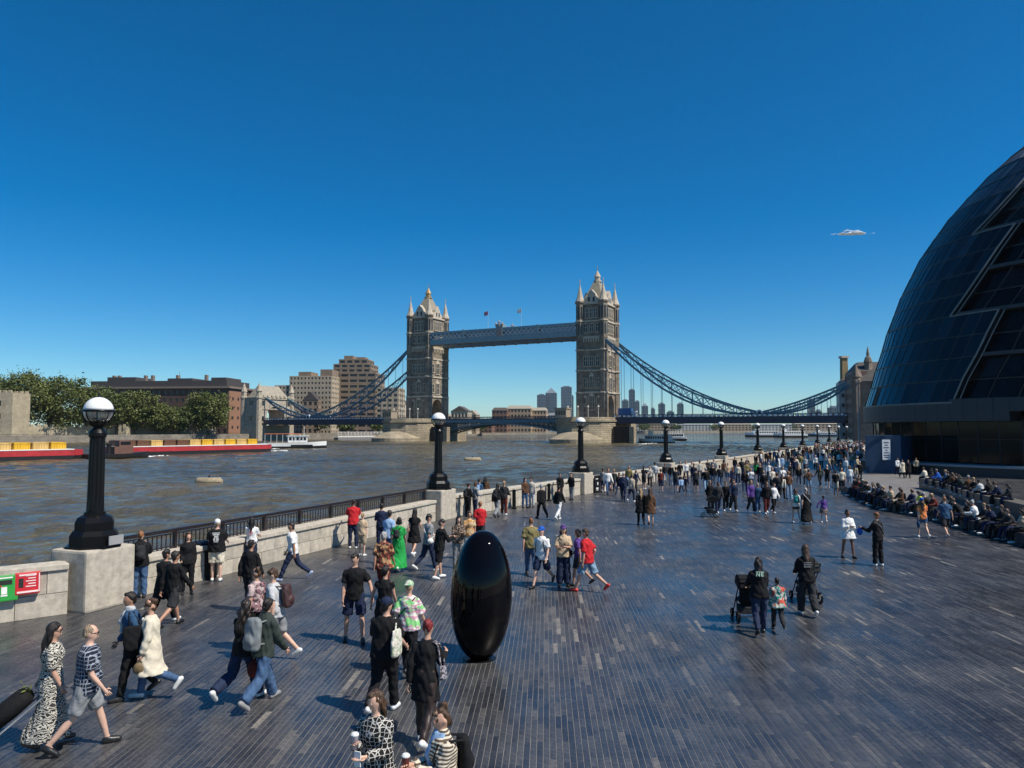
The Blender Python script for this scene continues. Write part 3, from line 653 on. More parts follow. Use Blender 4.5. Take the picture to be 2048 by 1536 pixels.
H_GLASS = M('hall_curved_glass', (0.004, 0.007, 0.012), rough=0.06, var=0.4, vscale=0.3, spec=0.32)
H_GLASS2 = M('hall_office_glass', (0.004, 0.004, 0.006), rough=0.1, var=0.5, vscale=0.4, spec=0.16)
HG_VAR = [H_GLASS, H_GLASS, H_GLASS, M('hall_glass_tint_b', (0.007, 0.014, 0.022), rough=0.08, var=0.5, vscale=0.5, spec=0.4), M('hall_glass_tint_c', (0.003, 0.004, 0.009), rough=0.05, var=0.4, vscale=0.4, spec=0.25), M('hall_glass_blind', (0.018, 0.036, 0.048), rough=0.15, var=0.6, vscale=0.8, spec=0.35)]
HO_VAR = [H_GLASS2, H_GLASS2, H_GLASS2, H_GLASS2, M('hall_office_blind', (0.014, 0.026, 0.034), rough=.2, var=.5, vscale=.8, spec=.25), M('hall_office_dim', (0.008, 0.007, 0.008), rough=.12, var=.5, vscale=.6, spec=.2)]
H_MULL = M('hall_mullion', (0.010, 0.013, 0.018), rough=0.4, metal=0.3, var=0.1)
H_TRIM = M('hall_aluminium_trim', (0.15, 0.15, 0.145), rough=0.4, metal=0.5, var=0.1)
H_FASC = M('hall_fascia_panel', (0.020, 0.026, 0.036), rough=0.45, metal=0.2, var=0.15)
H_DARK = M('hall_plinth_granite', (0.018, 0.018, 0.024), rough=0.45, var=0.3, vscale=2)
hall = thing('glass_hall', 'dark egg-shaped glass office building leaning back beside the promenade', 'building', HC, 0)
HL = Matrix.Translation(-HC)
def hbuild(m, name, mat, parent=hall, smooth=False):
    m.xf(HL); return m.build(name, mat, parent, smooth)
# core shell (back and interior mass)
m = MB(); zs = [0.2, 5, 7, 11, 15.8, 20, 24.6, 29, 33.4, 37, 40, 42.5, 44.3]; n = 48; vs = []
for z in zs:
    for j in range(n): vs.append(hp(2 * math.pi * j / n, z, -1.6 if z < 44 else 0, None if z > 6 else 22.0))
m.add(vs, [(i * n + j, i * n + (j + 1) % n, (i + 1) * n + (j + 1) % n, (i + 1) * n + j) for i in range(len(zs) - 1) for j in range(n)] + [tuple((len(zs) - 1) * n + j for j in range(n))])
shell = hbuild(m, 'inner_shell', H_GLASS2)
def slab(a, b_, c, d, t):
    nrm = (b_ - a).cross(d - a).normalized()
    cc = (a + b_ + c + d) / 4
    if nrm.dot(cc - hall_c(cc.z)) < 0: nrm = -nrm
    m = MB(); q = [a, b_, c, d]; m.add([p - nrm * t for p in q] + q, [(3, 2, 1, 0), (4, 5, 6, 7), (0, 1, 5, 4), (1, 2, 6, 5), (2, 3, 7, 6), (3, 0, 4, 7)]); return m
mul = MB(); trim = MB(); mul2 = MB(); ledge = MB(); spand = MB(); PH_MAX = 1.62
for bd in BANDS:
    z0, z1, rows, _ = bd; zz = np.linspace(z0, z1, rows + 1); pb = [phi_b(z, bd) for z in zz]; ncol = 19
    for i in range(rows):
        for j in range(ncol):
            g = 0.0035
            def q(ii, t): return hp(pb[ii] + (PH_MAX - pb[ii]) * t / ncol, zz[ii])
            a, b_, c, d = q(i, j + .03), q(i, j + .97), q(i + 1, j + .97), q(i + 1, j + .03)
            up = (d - a) * 0.012; jit = rng.normal(0, 0.012, 4)
            slab(a + up + E0 * jit[0], b_ + up + E0 * jit[1], c - up + E0 * jit[2], d - up + E0 * jit[3], 0.05).xf(HL).build('pane', HG_VAR[int(rng.choice(6, p=[.2, .2, .17, .2, .17, .06]))], hall)
            mul.bar(q(i, j), q(i + 1, j), 0.07)
        for j in range(ncol): mul.bar(hp(pb[i] + (PH_MAX - pb[i]) * j / ncol, zz[i], .01), hp(pb[i] + (PH_MAX - pb[i]) * (j + 1) / ncol, zz[i], .01), 0.10)
        nc2 = 6; w2 = 0.115
        for j in range(nc2):
            def q2(ii, t, dr=-0.85): return hp(pb[ii] - w2 * t, zz[ii], dr)
            a, b_, c, d = q2(i, j + .06), q2(i, j + .94), q2(i + 1, j + .94), q2(i + 1, j + .06); up = (d - a) * 0.06
            slab(b_ + up, a + up, d - up, c - up, 0.05).xf(HL).build('office_pane', HO_VAR[int(rng.choice(6, p=[.2, .2, .2, .15, .11, .14]))], hall)
            mul2.bar(q2(i, j + 1), q2(i + 1, j + 1), 0.12); mul2.bar(q2(i, j), q2(i, j + 1), 0.12)
        trim.bar(hp(pb[i], zz[i], 0.06), hp(pb[i + 1], zz[i + 1], 0.06), 0.15); trim.bar(hp(pb[i] - .018, zz[i], -0.2), hp(pb[i + 1] - .018, zz[i + 1], -0.2), 0.08)
        # reveal between curved glass and recessed offices
        sp_ = MB(); sp_.add([hp(pb[i], zz[i]), hp(pb[i + 1], zz[i + 1]), hp(pb[i + 1], zz[i + 1], -1.5), hp(pb[i], zz[i], -1.5)], [(0, 1, 2, 3)]); hbuild(sp_, 'reveal', H_FASC)
        if i % 2 == 0:
            for j in range(12):
                p0, p1 = pb[i] - 0.06 * j - .012, pb[i] - 0.06 * (j + 1) - .012
                A = [hp(p0, zz[i], -1.2), hp(p0, zz[i], -0.25), hp(p1, zz[i], -0.25), hp(p1, zz[i], -1.2)]
                ledge.add(A + [p + Vector((0, 0, 0.34)) for p in A], [(3, 2, 1, 0), (4, 5, 6, 7), (0, 1, 5, 4), (1, 2, 6, 5), (2, 3, 7, 6), (3, 0, 4, 7)])
    if bd is not BANDS[0]:
        prev = BANDS[BANDS.index(bd) - 1]; pa = phi_b(z0, prev); k = 8; pbb = pb[0]
        for j in range(k): trim.bar(hp(pa + (pbb - pa) * j / k, z0, 0.05), hp(pa + (pbb - pa) * (j + 1) / k, z0, 0.05), 0.11)
pb0 = phi_b(7.0, BANDS[0])
for j in range(24): trim.bar(hp(pb0 + (PH_MAX - pb0) * j / 24, 6.98, .08), hp(pb0 + (PH_MAX - pb0) * (j + 1) / 24, 6.98, .08), 0.16)
hbuild(mul, 'mullions', H_MULL); hbuild(trim, 'trim', H_TRIM); hbuild(mul2, 'office_mullions', H_MULL); hbuild(ledge, 'floor_ledge', H_FASC)
# fascia ring (stepped up on the right), soffit, ground floor glazing, sill, plinth
m = MB(); k = 44
for j in range(k):
    p0, p1 = PH_MAX - j * 0.058, PH_MAX - (j + 1) * 0.058 + 0.001
    step = 0.9 if (p0 + p1) / 2 < 0.27 else 0.0; right = (p0 + p1) / 2 < pb0; zt = 7.3 if right else 6.9; zb = 5.15 + step
    A = [hp(p0, 6.5, .25), hp(p1, 6.5, .25)]; Bk = [hp(p0, 6.5, -3), hp(p1, 6.5, -3)]
    v = [Vector((p.x, p.y, zb)) for p in (A[0], A[1], Bk[1], Bk[0])] + [Vector((p.x, p.y, zt)) for p in (A[0], A[1], Bk[1], Bk[0])]
    m.add(v, [(3, 2, 1, 0), (4, 5, 6, 7), (0, 1, 5, 4), (1, 2, 6, 5), (2, 3, 7, 6), (3, 0, 4, 7)])
hbuild(m, 'fascia', H_FASC)
GF_GLASS = M('hall_ground_glass', (0.006, 0.009, 0.009), rough=0.05, var=0.6, vscale=0.25, spec=0.12)
gm = MB()
for j in range(30):
    p0, p1 = 1.62 - j * 0.085, 1.62 - (j + 1) * 0.085
    for za, zb in ((1.15, 3.4), (3.45, 5.1)):
        def gq(p, z): v = hp(p, 6.5, -0.8); return Vector((v.x, v.y, z))
        slab(gq(p1 + .003, za), gq(p0 - .003, za), gq(p0 - .003, zb), gq(p1 + .003, zb), 0.05).xf(HL).build('shopfront_pane', GF_GLASS, hall)
    v = hp(p0, 6.5, -0.78); gm.bar(Vector((v.x, v.y, 1.0)), Vector((v.x, v.y, 5.3)), 0.09); v2 = hp(p1, 6.5, -0.78); gm.bar(Vector((v.x, v.y, 3.42)), Vector((v2.x, v2.y, 3.42)), 0.07)
hbuild(gm, 'shopfront_mullions', H_MULL)
sill = MB(); pl = MB()
for j in range(30):
    p0, p1 = 1.0 - j * 0.06, 1.0 - (j + 1) * 0.06
    def rq(p, dr, z): v = hp(p, 6.5, dr); return Vector((v.x, v.y, z))
    for (mm, d0, d1, za, zb) in ((sill, -0.9, 2.3, 0.85, 1.05), (pl, -1.0, 2.0, -1.5, 0.85)):
        v = [rq(p0, d1, za), rq(p1, d1, za), rq(p1, d0, za), rq(p0, d0, za)] + [rq(p0, d1, zb), rq(p1, d1, zb), rq(p1, d0, zb), rq(p0, d0, zb)]
        mm.add(v, [(3, 2, 1, 0), (4, 5, 6, 7), (0, 1, 5, 4), (1, 2, 6, 5), (2, 3, 7, 6), (3, 0, 4, 7)])
hbuild(sill, 'sill', M('sill_stone', (0.22, 0.24, 0.26), rough=.4, var=.1)); hbuild(pl, 'plinth', H_DARK)
# blue site hoarding in front of the ground floor, with a notice
HB = M('hoarding_blue_paint', (0.012, 0.045, 0.10), rough=0.5, var=0.12, vscale=0.5)
a = on_ground(1732, 946); b_ = on_ground(1803, 947); c = on_ground(1868, 931)
hd = thing('site_hoarding', 'tall blue painted hoarding wrapped around the foot of the glass hall', 'hoarding', a, 0)
pan = 0
for p, q in ((a, b_), (b_, c)):
    d = q - p; npn = 4 if pan == 0 else 5
    for k in range(npn):
        p0 = p + d * (k / npn); p1 = p + d * ((k + 1) / npn); e = (p1 - p0); mm = MB()
        mid = (p0 + p1) / 2 - a; mm.box((mid.x, mid.y, 1.87), (e.length - 0.006, 0.06, 3.7), math.atan2(e.y, e.x)); mm.build('panel', HB, hd)
    pan += 1
mm = MB(); mid = (a + b_) / 2 - a; mm.box((mid.x, mid.y - 0.05, 3.76), ((b_ - a).length + .1, 0.16, 0.08)); mm.build('capping', HB, hd)
nt = on_ground(1773, 947)
mm = MB(); mm.box((nt.x, nt.y - 0.1, 2.35), (0.8, 0.03, 2.0)); mm.mi = 1
for k, (dz, w) in enumerate(((3.05, .5), (2.8, .3), (2.55, .55), (2.3, .2), (2.05, .5), (1.8, .55), (1.6, .4))): mm.box((nt.x, nt.y - 0.118, dz), (w, 0.006, 0.11))
o = mm.build('notice_board', [M('notice_white', (0.55, 0.58, 0.62), var=.05), M('notice_ink', (0.03, 0.04, 0.08))]); tag(o, 'pale upright notice with dark lettering on the blue hoarding', 'notice')
# white mast beside the hall
p = at_depth(1719, 868, 100); mm = MB(); mm.tube([(p.x, p.y, -0.02), (p.x, p.y, 11.0)], 0.12, 8, r_list=[.13, .06]); mm.lathe((p.x, p.y, 0), [(.3, -0.02), (.3, .15), (.16, .3)], 10)
o = mm.build('mast', M('mast_grey', (0.45, 0.46, 0.47), metal=.4)); tag(o, 'thin pale grey mast standing just left of the glass hall', 'mast')
# ================================================================== PROMENADE FURNITURE
GRAN = M('parapet_granite', (0.45, 0.40, 0.325), rough=0.8, var=0.28, vscale=5, bump=0.5, bscale=70)
GRAN2 = M('parapet_granite_b', (0.39, 0.35, 0.285), rough=0.8, var=0.3, vscale=4, bump=0.5, bscale=60)
GRAN3 = M('parapet_granite_c', (0.48, 0.43, 0.35), rough=0.8, var=0.26, vscale=6, bump=0.5, bscale=80)
IRON = M('black_iron_paint', (0.006, 0.006, 0.0065), rough=0.32, var=0.2, vscale=3, bump=0.1, bscale=40, spec=.22)
RAIL_P = M('railing_dark_paint', (0.020, 0.014, 0.014), rough=0.35, var=0.2)
GLOBE = M('lamp_white_globe', (0.80, 0.80, 0.78), rough=0.3, var=0.03)
def lamp_glass():
    def ex(m, n, l, b, tc): b.inputs['Transmission Weight'].default_value = 0.85; b.inputs['IOR'].default_value = 1.3
    return M('lamp_clear_glass', (0.55, 0.55, 0.5), rough=0.08, var=0.1, extra=ex)
LGLASS = lamp_glass()
ORD = ['nearest', 'second', 'third', 'fourth', 'fifth', 'sixth', 'seventh', 'eighth', 'ninth', 'tenth', 'eleventh', 'twelfth']
def edge_dir(i):
    a = Vector(LAMPS[max(i - 1, 0)] + (0,)); b_ = Vector(LAMPS[min(i + 1, len(LAMPS) - 1)] + (0,)); return (b_ - a).normalized()
PED_H = 1.46
def bevel_box(sx, sy, z0, z1, bv=0.05):
    bm = bmesh.new(); bmesh.ops.create_cube(bm, size=1.0)
    for v in bm.verts: v.co = Vector((v.co.x * sx, v.co.y * sy, (z0 + z1) / 2 + v.co.z * (z1 - z0)))
    bmesh.ops.bevel(bm, geom=list(bm.edges), offset=bv, segments=2, affect='EDGES', profile=0.6)
    m = MB(); m.add([v.co for v in bm.verts], [tuple(v.index for v in f.verts) for f in bm.faces]); bm.free(); return m
PED_ME = bevel_box(1.42, 1.22, -0.01, PED_H, 0.06).mesh('stone_pedestal', GRAN)
def lamp_parts():
    P = {}
    m = MB(); z = PED_H
    m.lathe((0, 0, z), [(0.66, 0), (0.66, 0.05), (0.575, 0.06), (0.575, 0.30), (0.50, 0.42)], 8, math.pi / 8)
    m.lathe((0, 0, z), [(0.46, 0.42), (0.46, 0.62), (0.40, 0.74), (0.26, 0.80), (0.26, 0.86)], 8, math.pi / 8); P['base'] = (m.mesh('base', IRON), None)
    m = MB(); n = 24
    prof = [(0.205, 0.86), (0.195, 1.2), (0.183, 2.6), (0.18, 2.72), (0.212, 2.76), (0.212, 2.84), (0.16, 2.92), (0.11, 2.98), (0.11, 3.06), (0.17, 3.12)]
    vs = []; fs = []
    for r, zz in prof:
        fl = zz < 2.7 and zz > 0.9
        for j in range(n): rr = r * (0.9 if (fl and j % 3 == 0) else 1.0); a = 2 * math.pi * j / n; vs.append((rr * math.cos(a), rr * math.sin(a), z + zz))
    for i in range(len(prof) - 1):
        for j in range(n): a0 = i * n + j; a1 = i * n + (j + 1) % n; fs.append((a0, a1, a1 + n, a0 + n))
    m.add(vs, fs); P['column'] = (m.mesh('column', IRON), None)
    gz = z + 3.40; r = 0.35
    m = MB(); m.lathe((0, 0, gz), [(0.13, -0.40), (0.2, -0.36), (r * math.cos(R(48)) , -r * math.sin(R(48)) )], 20, caps=False)
    m.lathe((0, 0, gz), [(r + .012, -0.03), (r + .03, -0.03), (r + .03, 0.025), (r + .012, 0.025)], 24)
    for k in range(8):
        a = math.pi / 4 * k; pts = [((r + .012) * math.cos(t) * math.cos(a), (r + .012) * math.cos(t) * math.sin(a), gz + (r + .012) * math.sin(t)) for t in np.linspace(R(-60), 0, 7)]
        m.tube(pts, 0.012, 4)
    P['lantern_frame'] = (m.mesh('lantern_frame', IRON, True), None)
    m = MB(); m.lathe((0, 0, gz), [(r * math.cos(t), r * math.sin(t)) for t in np.linspace(R(-62), R(-1), 9)], 24, caps=False); P['glass_bowl'] = (m.mesh('glass_bowl', LGLASS, True), None)
    m = MB(); m.lathe((0, 0, gz), [(r * math.cos(t), r * math.sin(t)) for t in np.linspace(R(2), R(88), 9)], 24); P['white_dome'] = (m.mesh('white_dome', GLOBE, True), None)
    m = MB(); m.lathe((0, 0, gz + r), [(0.03, -0.01), (0.035, 0.03), (0.012, 0.06), (0.012, 0.12), (0.002, 0.14)], 8); P['finial'] = (m.mesh('finial', IRON), None)
    m = MB(); m.tube([(0, 0, gz - .3), (0, 0, gz - .02)], 0.07, 8); P['bulb_holder'] = (m.mesh('bulb_holder', GLOBE), None)
    return P
LP = lamp_parts()
PLACE = ['at far left', 'left of the egg', 'beside the notice boards', 'above the middle of the wall', 'at the near end of the crowd', 'over the dense crowd', 'over the dense crowd', 'over the dense crowd', 'near the glass hall', 'near the glass hall', 'near the glass hall', 'near the glass hall']
for i, (x, y) in enumerate(LAMPS):
    d = edge_dir(i); rz = math.atan2(d.y, d.x); nrm = Vector((d.y, -d.x, 0))
    pd = link('stone_pedestal', PED_ME); pd.location = (x, y, 0); pd.rotation_euler = (0, 0, rz)
    tag(pd, 'pale granite pedestal under the %s lamp, %s' % (ORD[i], PLACE[i]), 'pedestal', 'granite lamp pedestals')
    t = thing('street_lamp', '%s black globe lamp on the river wall, %s' % (ORD[i], PLACE[i]), 'street lamp', (x, y, 0.0), rz, 'globe lamps along the river wall')
    for nm, (me, _) in LP.items():
        if i > 8 and nm in ('bulb_holder', 'finial'): continue
        link(nm, me, t)
    if i == 0:
        m = MB(); m.box((0.1, -0.62, PED_H + 0.18), (0.42, 0.03, 0.22)); m.build('nameplate', M('nameplate_grey', (0.3, 0.3, 0.3), rough=.4), t)
# parapet walls in granite blocks
BLK = {}
def wall_run(A, B, h, th, label, blocks=True, coping=True, bl=1.25, far=False):
    A, B = Vector(A), Vector(B); d = B - A; L = d.length; u = d.normalized(); rz = math.atan2(u.y, u.x)
    w = thing('parapet_wall', label, 'wall', A, rz, 'granite parapet walls')
    if not blocks:
        m = MB(); m.bb(0, L, -th / 2, th / 2, -0.5, h - 0.13); m.build('wall_body', GRAN, w); m = MB(); m.bb(0, L, -th / 2 - .05, th / 2 + .05, h - .13, h); m.build('coping', GRAN3, w); return w
    m = MB(); m.bb(0.0, L, -th / 2 + 0.02, th / 2 - 0.02, -0.6, h - 0.15); m.build('wall_core', M('wall_mortar', (0.22, 0.2, 0.17), var=.2), w)
    hc = h - 0.14; rows = 2
    for r in range(rows):
        x = 0.0; k = 0
        while x < L - 0.01:
            ln = bl if not (r == 1 and k == 0) else bl * 0.5
            ln = min(ln, L - x); 
            if L - x - ln < 0.3: ln = L - x
            key = (round(ln, 2), round(th, 2), round(hc, 2))
            me = BLK.get((key, (k + r) % 3))
            if me is None:
                me = bevel_box(ln - 0.012, th, 0.0, hc / rows - 0.012, 0.012).mesh('block', [GRAN, GRAN2, GRAN3][(k + r) % 3]); BLK[(key, (k + r) % 3)] = me
            o = link('block', me, w); o.location = (x + ln / 2, rng.uniform(-.004, .004), r * hc / rows + 0.0); x += ln; k += 1
    x = 0.0; k = 0
    while x < L - 0.01:
        ln = min(1.55, L - x)
        if L - x - ln < 0.3: ln = L - x
        key = ('c', round(ln, 2), round(th, 2)); me = BLK.get(key)
        if me is None: me = bevel_box(ln - 0.008, th + 0.12, 0, 0.14, 0.02).mesh('coping_stone', GRAN3); BLK[key] = me
        o = link('coping_stone', me, w); o.location = (x + ln / 2, 0, h - 0.14); x += ln; k += 1
    return w
def Lp(i, off=0.0, lat=0.0):
    d = edge_dir(i); n = Vector((d.y, -d.x, 0)); return Vector(LAMPS[i] + (0,)) + d * off + n * lat
wall_run((-24.0, 4.2, 0), (-14.4, 15.2, 0), 1.2, 0.5, 'granite parapet wall running out of frame at far left', True)
wl0 = wall_run((-14.4, 15.2, 0), Lp(0, -0.74), 1.2, 0.5, 'granite parapet wall carrying the red and green boxes', True)
segl = ['low granite wall with dark railing behind the people at the river', 'pale granite wall between the second and third lamps', 'pale granite wall behind the black notice panels']
for i in range(8):
    A = Lp(i, 0.76); B = Lp(i + 1, -0.76)
    if i < 3: wall_run(A, B, 1.0 if i == 0 else 1.08, 0.62, segl[i], True, bl=1.3)
    else: wall_run(A, B, 1.08, 0.55, 'pale granite wall between the %s and %s lamps' % (ORD[i], ORD[i + 1]), False)
# railing with individual balusters on the river side of the low wall
A = Lp(0, 0.8, -0.18); B = Lp(1, -0.8, -0.18); d = B - A; L = d.length; rz = math.atan2(d.y, d.x)
rl = thing('railing', 'dark iron railing with vertical balusters on the low river wall', 'railing', A, rz)
m = MB(); m.bb(0, L, -0.05, 0.05, 1.47, 1.56); m.bb(0, L, -0.03, 0.03, 1.405, 1.44); m.bb(0, L, -0.03, 0.03, 1.04, 1.08); m.build('rail', RAIL_P, rl)
bal = MB(); bal.tube([(0, 0, 1.0), (0, 0, 1.44)], 0.018, 6); bal = bal.mesh('baluster', RAIL_P); nb = int(L / 0.16)
post = MB(); post.bb(-.04, .04, -.05, .05, 0.98, 1.5); post = post.mesh('post', RAIL_P)
for k in range(nb):
    o = link('post' if k % 12 == 0 else 'baluster', post if k % 12 == 0 else bal, rl); o.location = ((k + .5) * L / nb, 0, 0)
# rescue-equipment boxes on the wall at far left
u = (Lp(0, -0.74) - Vector((-14.4, 15.2, 0))).normalized(); n_ = Vector((u.y, -u.x, 0)); rzw = math.atan2(u.y, u.x)
def wallbox(px, name, label, cat, col, w, h, z, extra):
    # intersect the pixel column with the wall's face
    t = (px - 1024) / F_PX; P0 = Vector((-14.4, 15.2, 0)) + n_ * 0.25; s = (t * P0.y - P0.x) / (u.x - t * u.y); c = P0 + u * s
    b_ = thing(name, label, cat, (c.x, c.y, z), rzw)
    body = bevel_box(w, 0.16, 0, h, 0.03); body.xf(Matrix.Translation((0, -0.085, 0)) @ Matrix.Rotation(R(-6), 4, 'X')); body.build('box', M(name + '_paint', col, rough=.35, var=.08), b_)
    m = MB(); extra(m); m.xf(Matrix.Translation((0, -0.085, 0)) @ Matrix.Rotation(R(-6), 4, 'X')); return b_, m
y0 = -0.083
def ex_g(m):
    m.mi = 0; m.box((0.05, y0, .42), (0.26, .012, .10)); m.mi = 1; m.box((0.03, y0, .24), (0.11, .012, .16)); m.box((0.03, y0, .13), (.13, .013, .03)); m.mi = 2; m.box((-0.19, y0, .3), (0.05, .012, .30)); m.box((-0.07, y0, .34), (.12, .013, .03))
    m.mi = 1
    for k in range(4): m.box((-0.19, y0 - .004, .2 + k * .07), (.03, .012, .025))
    m.box((0.02, y0, .52), (.34, .012, .03))
b_, m = wallbox(18, 'defibrillator_box', 'green wall box with dark window and white symbol left of the red box', 'wall box', (0.03, 0.30, 0.045), 0.60, 0.58, 0.50, ex_g)
m.build('face_panel', [M('box_black', (0.01, 0.012, 0.01)), M('box_white', (0.75, 0.75, 0.72)), M('box_red', (0.5, 0.03, 0.03))], b_)
def ex_r(m):
    m.mi = 0; m.box((-0.13, y0, .27), (0.09, .012, .2)); m.mi = 1
    for k in range(5): m.box((0.06 + (k % 2) * .02, y0, .18 + k * .06), (0.2 - (k % 2) * .05, .012, .022))
    m.box((0.0, y0, .44), (0.34, .012, .035)); m.box((0.0, y0, .06), (.42, .012, .04)); m.box((0.225, y0, .25), (.02, .012, .42))
b_, m = wallbox(67, 'throw_line_box', 'red wall box with white lettering lines beside the lamp pedestal', 'wall box', (0.52, 0.02, 0.025), 0.50, 0.50, 0.60, ex_r)
m.build('face_panel', [MATS['box_black'], M('box_pink_white', (0.8, 0.62, 0.6))], b_)
# notice panels after the third lamp
for k, (col, lb) in enumerate((((0.012, 0.012, 0.014), 'black notice panel nearest the third lamp pedestal'), ((0.6, 0.62, 0.62), 'white notice panel between two black panels by the wall'), ((0.014, 0.013, 0.016), 'black notice panel with pink disc right of the white panel'))):
    p = Lp(2, 1.35 + k * 1.05, 0.6); d = edge_dir(2); t = thing('notice_board', lb, 'notice board', p, math.atan2(d.y, d.x), 'notice panels by the river wall')
    m = MB(); m.box((0, 0, 0.62), (0.86, 0.07, 1.14)); m.box((0, 0, .03), (.7, .3, .05)); m.build('panel', M('notice_%d' % k, col, rough=.4, var=.05), t)
    m = MB(); m.mi = 0; m.box((-.1, -.042, .95), (.4, .012, .06)); m.tube([(0.05, -.05, .62 + .1 * k), (0.05, -.036, .62 + .1 * k)], .11, 12); m.box((0, -.042, .3), (.5, .012, .1)); m.box((0, -.042, .18), (.4, .012, .05))
    m.build('print', M('notice_print_%d' % k, [(0.7, 0.7, 0.68), (0.02, 0.02, 0.02), (0.75, 0.35, 0.32)][k]), t)
# litter bins and bollards
def at_px(px, py): return on_ground(px, py)
def bin_(p, label):
    t = thing('litter_bin', label, 'litter bin', p, R(60), 'litter bins')
    m = MB(); m.lathe((0, 0, 0), [(.30, 0.0), (.30, .06), (.33, .08), (.33, .78), (.36, .80), (.36, .86)], 16); m.build('body', IRON, t)
    m = MB(); m.lathe((0, 0, 0), [(.34, .98), (.30, 1.05), (.08, 1.1)], 16); 
    for k in range(4): a = math.pi / 2 * k; m.bar((.3 * math.cos(a), .3 * math.sin(a), .84), (.3 * math.cos(a), .3 * math.sin(a), 1.0), .04)
    m.build('hood', IRON, t)
bin_(at_px(412, 1156), 'black litter bin at the wall beside the man in a white cap')
for px, py, lb in ((1028, 1018, 'short black bollard at the wall left of the pair in dark clothes'), (1098, 1002, 'short black bollard at the wall right of the walker in black')):
    m = MB(); m.lathe((0, 0, 0), [(.14, 0), (.14, .08), (.10, .12), (.10, .95), (.12, .97), (.12, 1.02), (.02, 1.08)], 12); o = m.build('bollard', IRON); o.location = at_px(px, py); tag(o, lb, 'bollard', 'bollards')
# the black egg sculpture
EGG_M = M('egg_black_gloss', (0.003, 0.0025, 0.003), rough=0.03, var=0.0, spec=0.2)
ec = on_ground(958, 1316); m = MB(); prof = []
for t in np.linspace(-math.pi / 2, math.pi / 2, 49):
    zz = math.sin(t); rr = math.cos(t) ** 0.86 * 0.595 * (1.0 - 0.03 * zz - 0.05 * zz * zz); prof.append((max(rr, 0.002), 1.225 + 1.225 * zz))
i0 = 3; prof = [(prof[i0][0], prof[i0][1])] + prof[i0 + 1:]; z0 = prof[0][1]; prof = [(r, z - z0) for r, z in prof]
m.lathe((0, 0, 0), prof, 64); m.xf(Matrix.Rotation(R(2.0), 4, 'Y'))
es = thing('egg_sculpture', 'tall glossy black egg-shaped sculpture standing on the promenade paving', 'sculpture', (ec.x, ec.y, 0.0))
m.build('egg', EGG_M, es, True)
m = MB(); m.lathe((0, 0, 0), [(.33, -0.012), (.33, .004), (.30, .008)], 32); m.build('base_plate', IRON, es)
# granite bench runs by the hall
DKG = M('bench_dark_granite', (0.035, 0.032, 0.036), rough=.4, var=.3, vscale=6)
PALE = M('bench_seat_stone', (0.11, 0.098, 0.082), rough=.6, var=.2, vscale=5)
def bench_run(pts, depth, h, label, top):
    P = [on_ground(*q) for q in pts]
    n = 0; t = thing('stone_bench', label, 'bench', P[0])
    for a, b_ in zip(P, P[1:]):
        d = b_ - a; nr = Vector((-d.y, d.x, 0)).normalized()
        if nr.x < 0: nr = -nr
        k = max(1, int(d.length / 3)); 
        for j in range(k):
            c0 = a + d * (j / k); c1 = a + d * ((j + 1) / k); e = c1 - c0; c = (c0 + c1) / 2 + nr * depth / 2 - P[0]
            m = MB(); m.box((c.x, c.y, (h - .06) / 2 - .01), (e.length - .02, depth, h - .06 + .02), math.atan2(e.y, e.x)); m.build('bench_block', DKG, t)
            m = MB(); m.box((c.x, c.y, h - .03), (e.length - .01, depth + .04, .06), math.atan2(e.y, e.x)); m.build('seat_slab', top, t)
    return P
BENCH1 = [(1668, 972), (1700, 992), (1762, 1020), (1835, 1032), (1905, 1052), (1965, 1070), (2060, 1096), (2200, 1140)]
BENCH2 = [(1838, 976), (1880, 986), (1935, 1008), (2010, 1030), (2090, 1052)]
bench_run(BENCH1, 0.7, 0.48, 'long dark granite bench full of seated people along the promenade', DKG)
bench_run(BENCH2, 0.9, 0.75, 'pale topped granite bench behind the front row of sitters', PALE)
tr = on_ground(1745, 948); mm = MB()
TER = [on_ground(*q) for q in ((1700, 950), (1690, 975), (1765, 1012), (1840, 1022), (1860, 985), (1842, 950), (1800, 948))]
mm.prism([(p.x, p.y) for p in TER], 0.0, 0.012); tag(mm.build('terrace_paving', M('terrace_pale_paving', (0.17, 0.16, 0.15), rough=.6, var=.3, vscale=1.2), None), kind='structure')
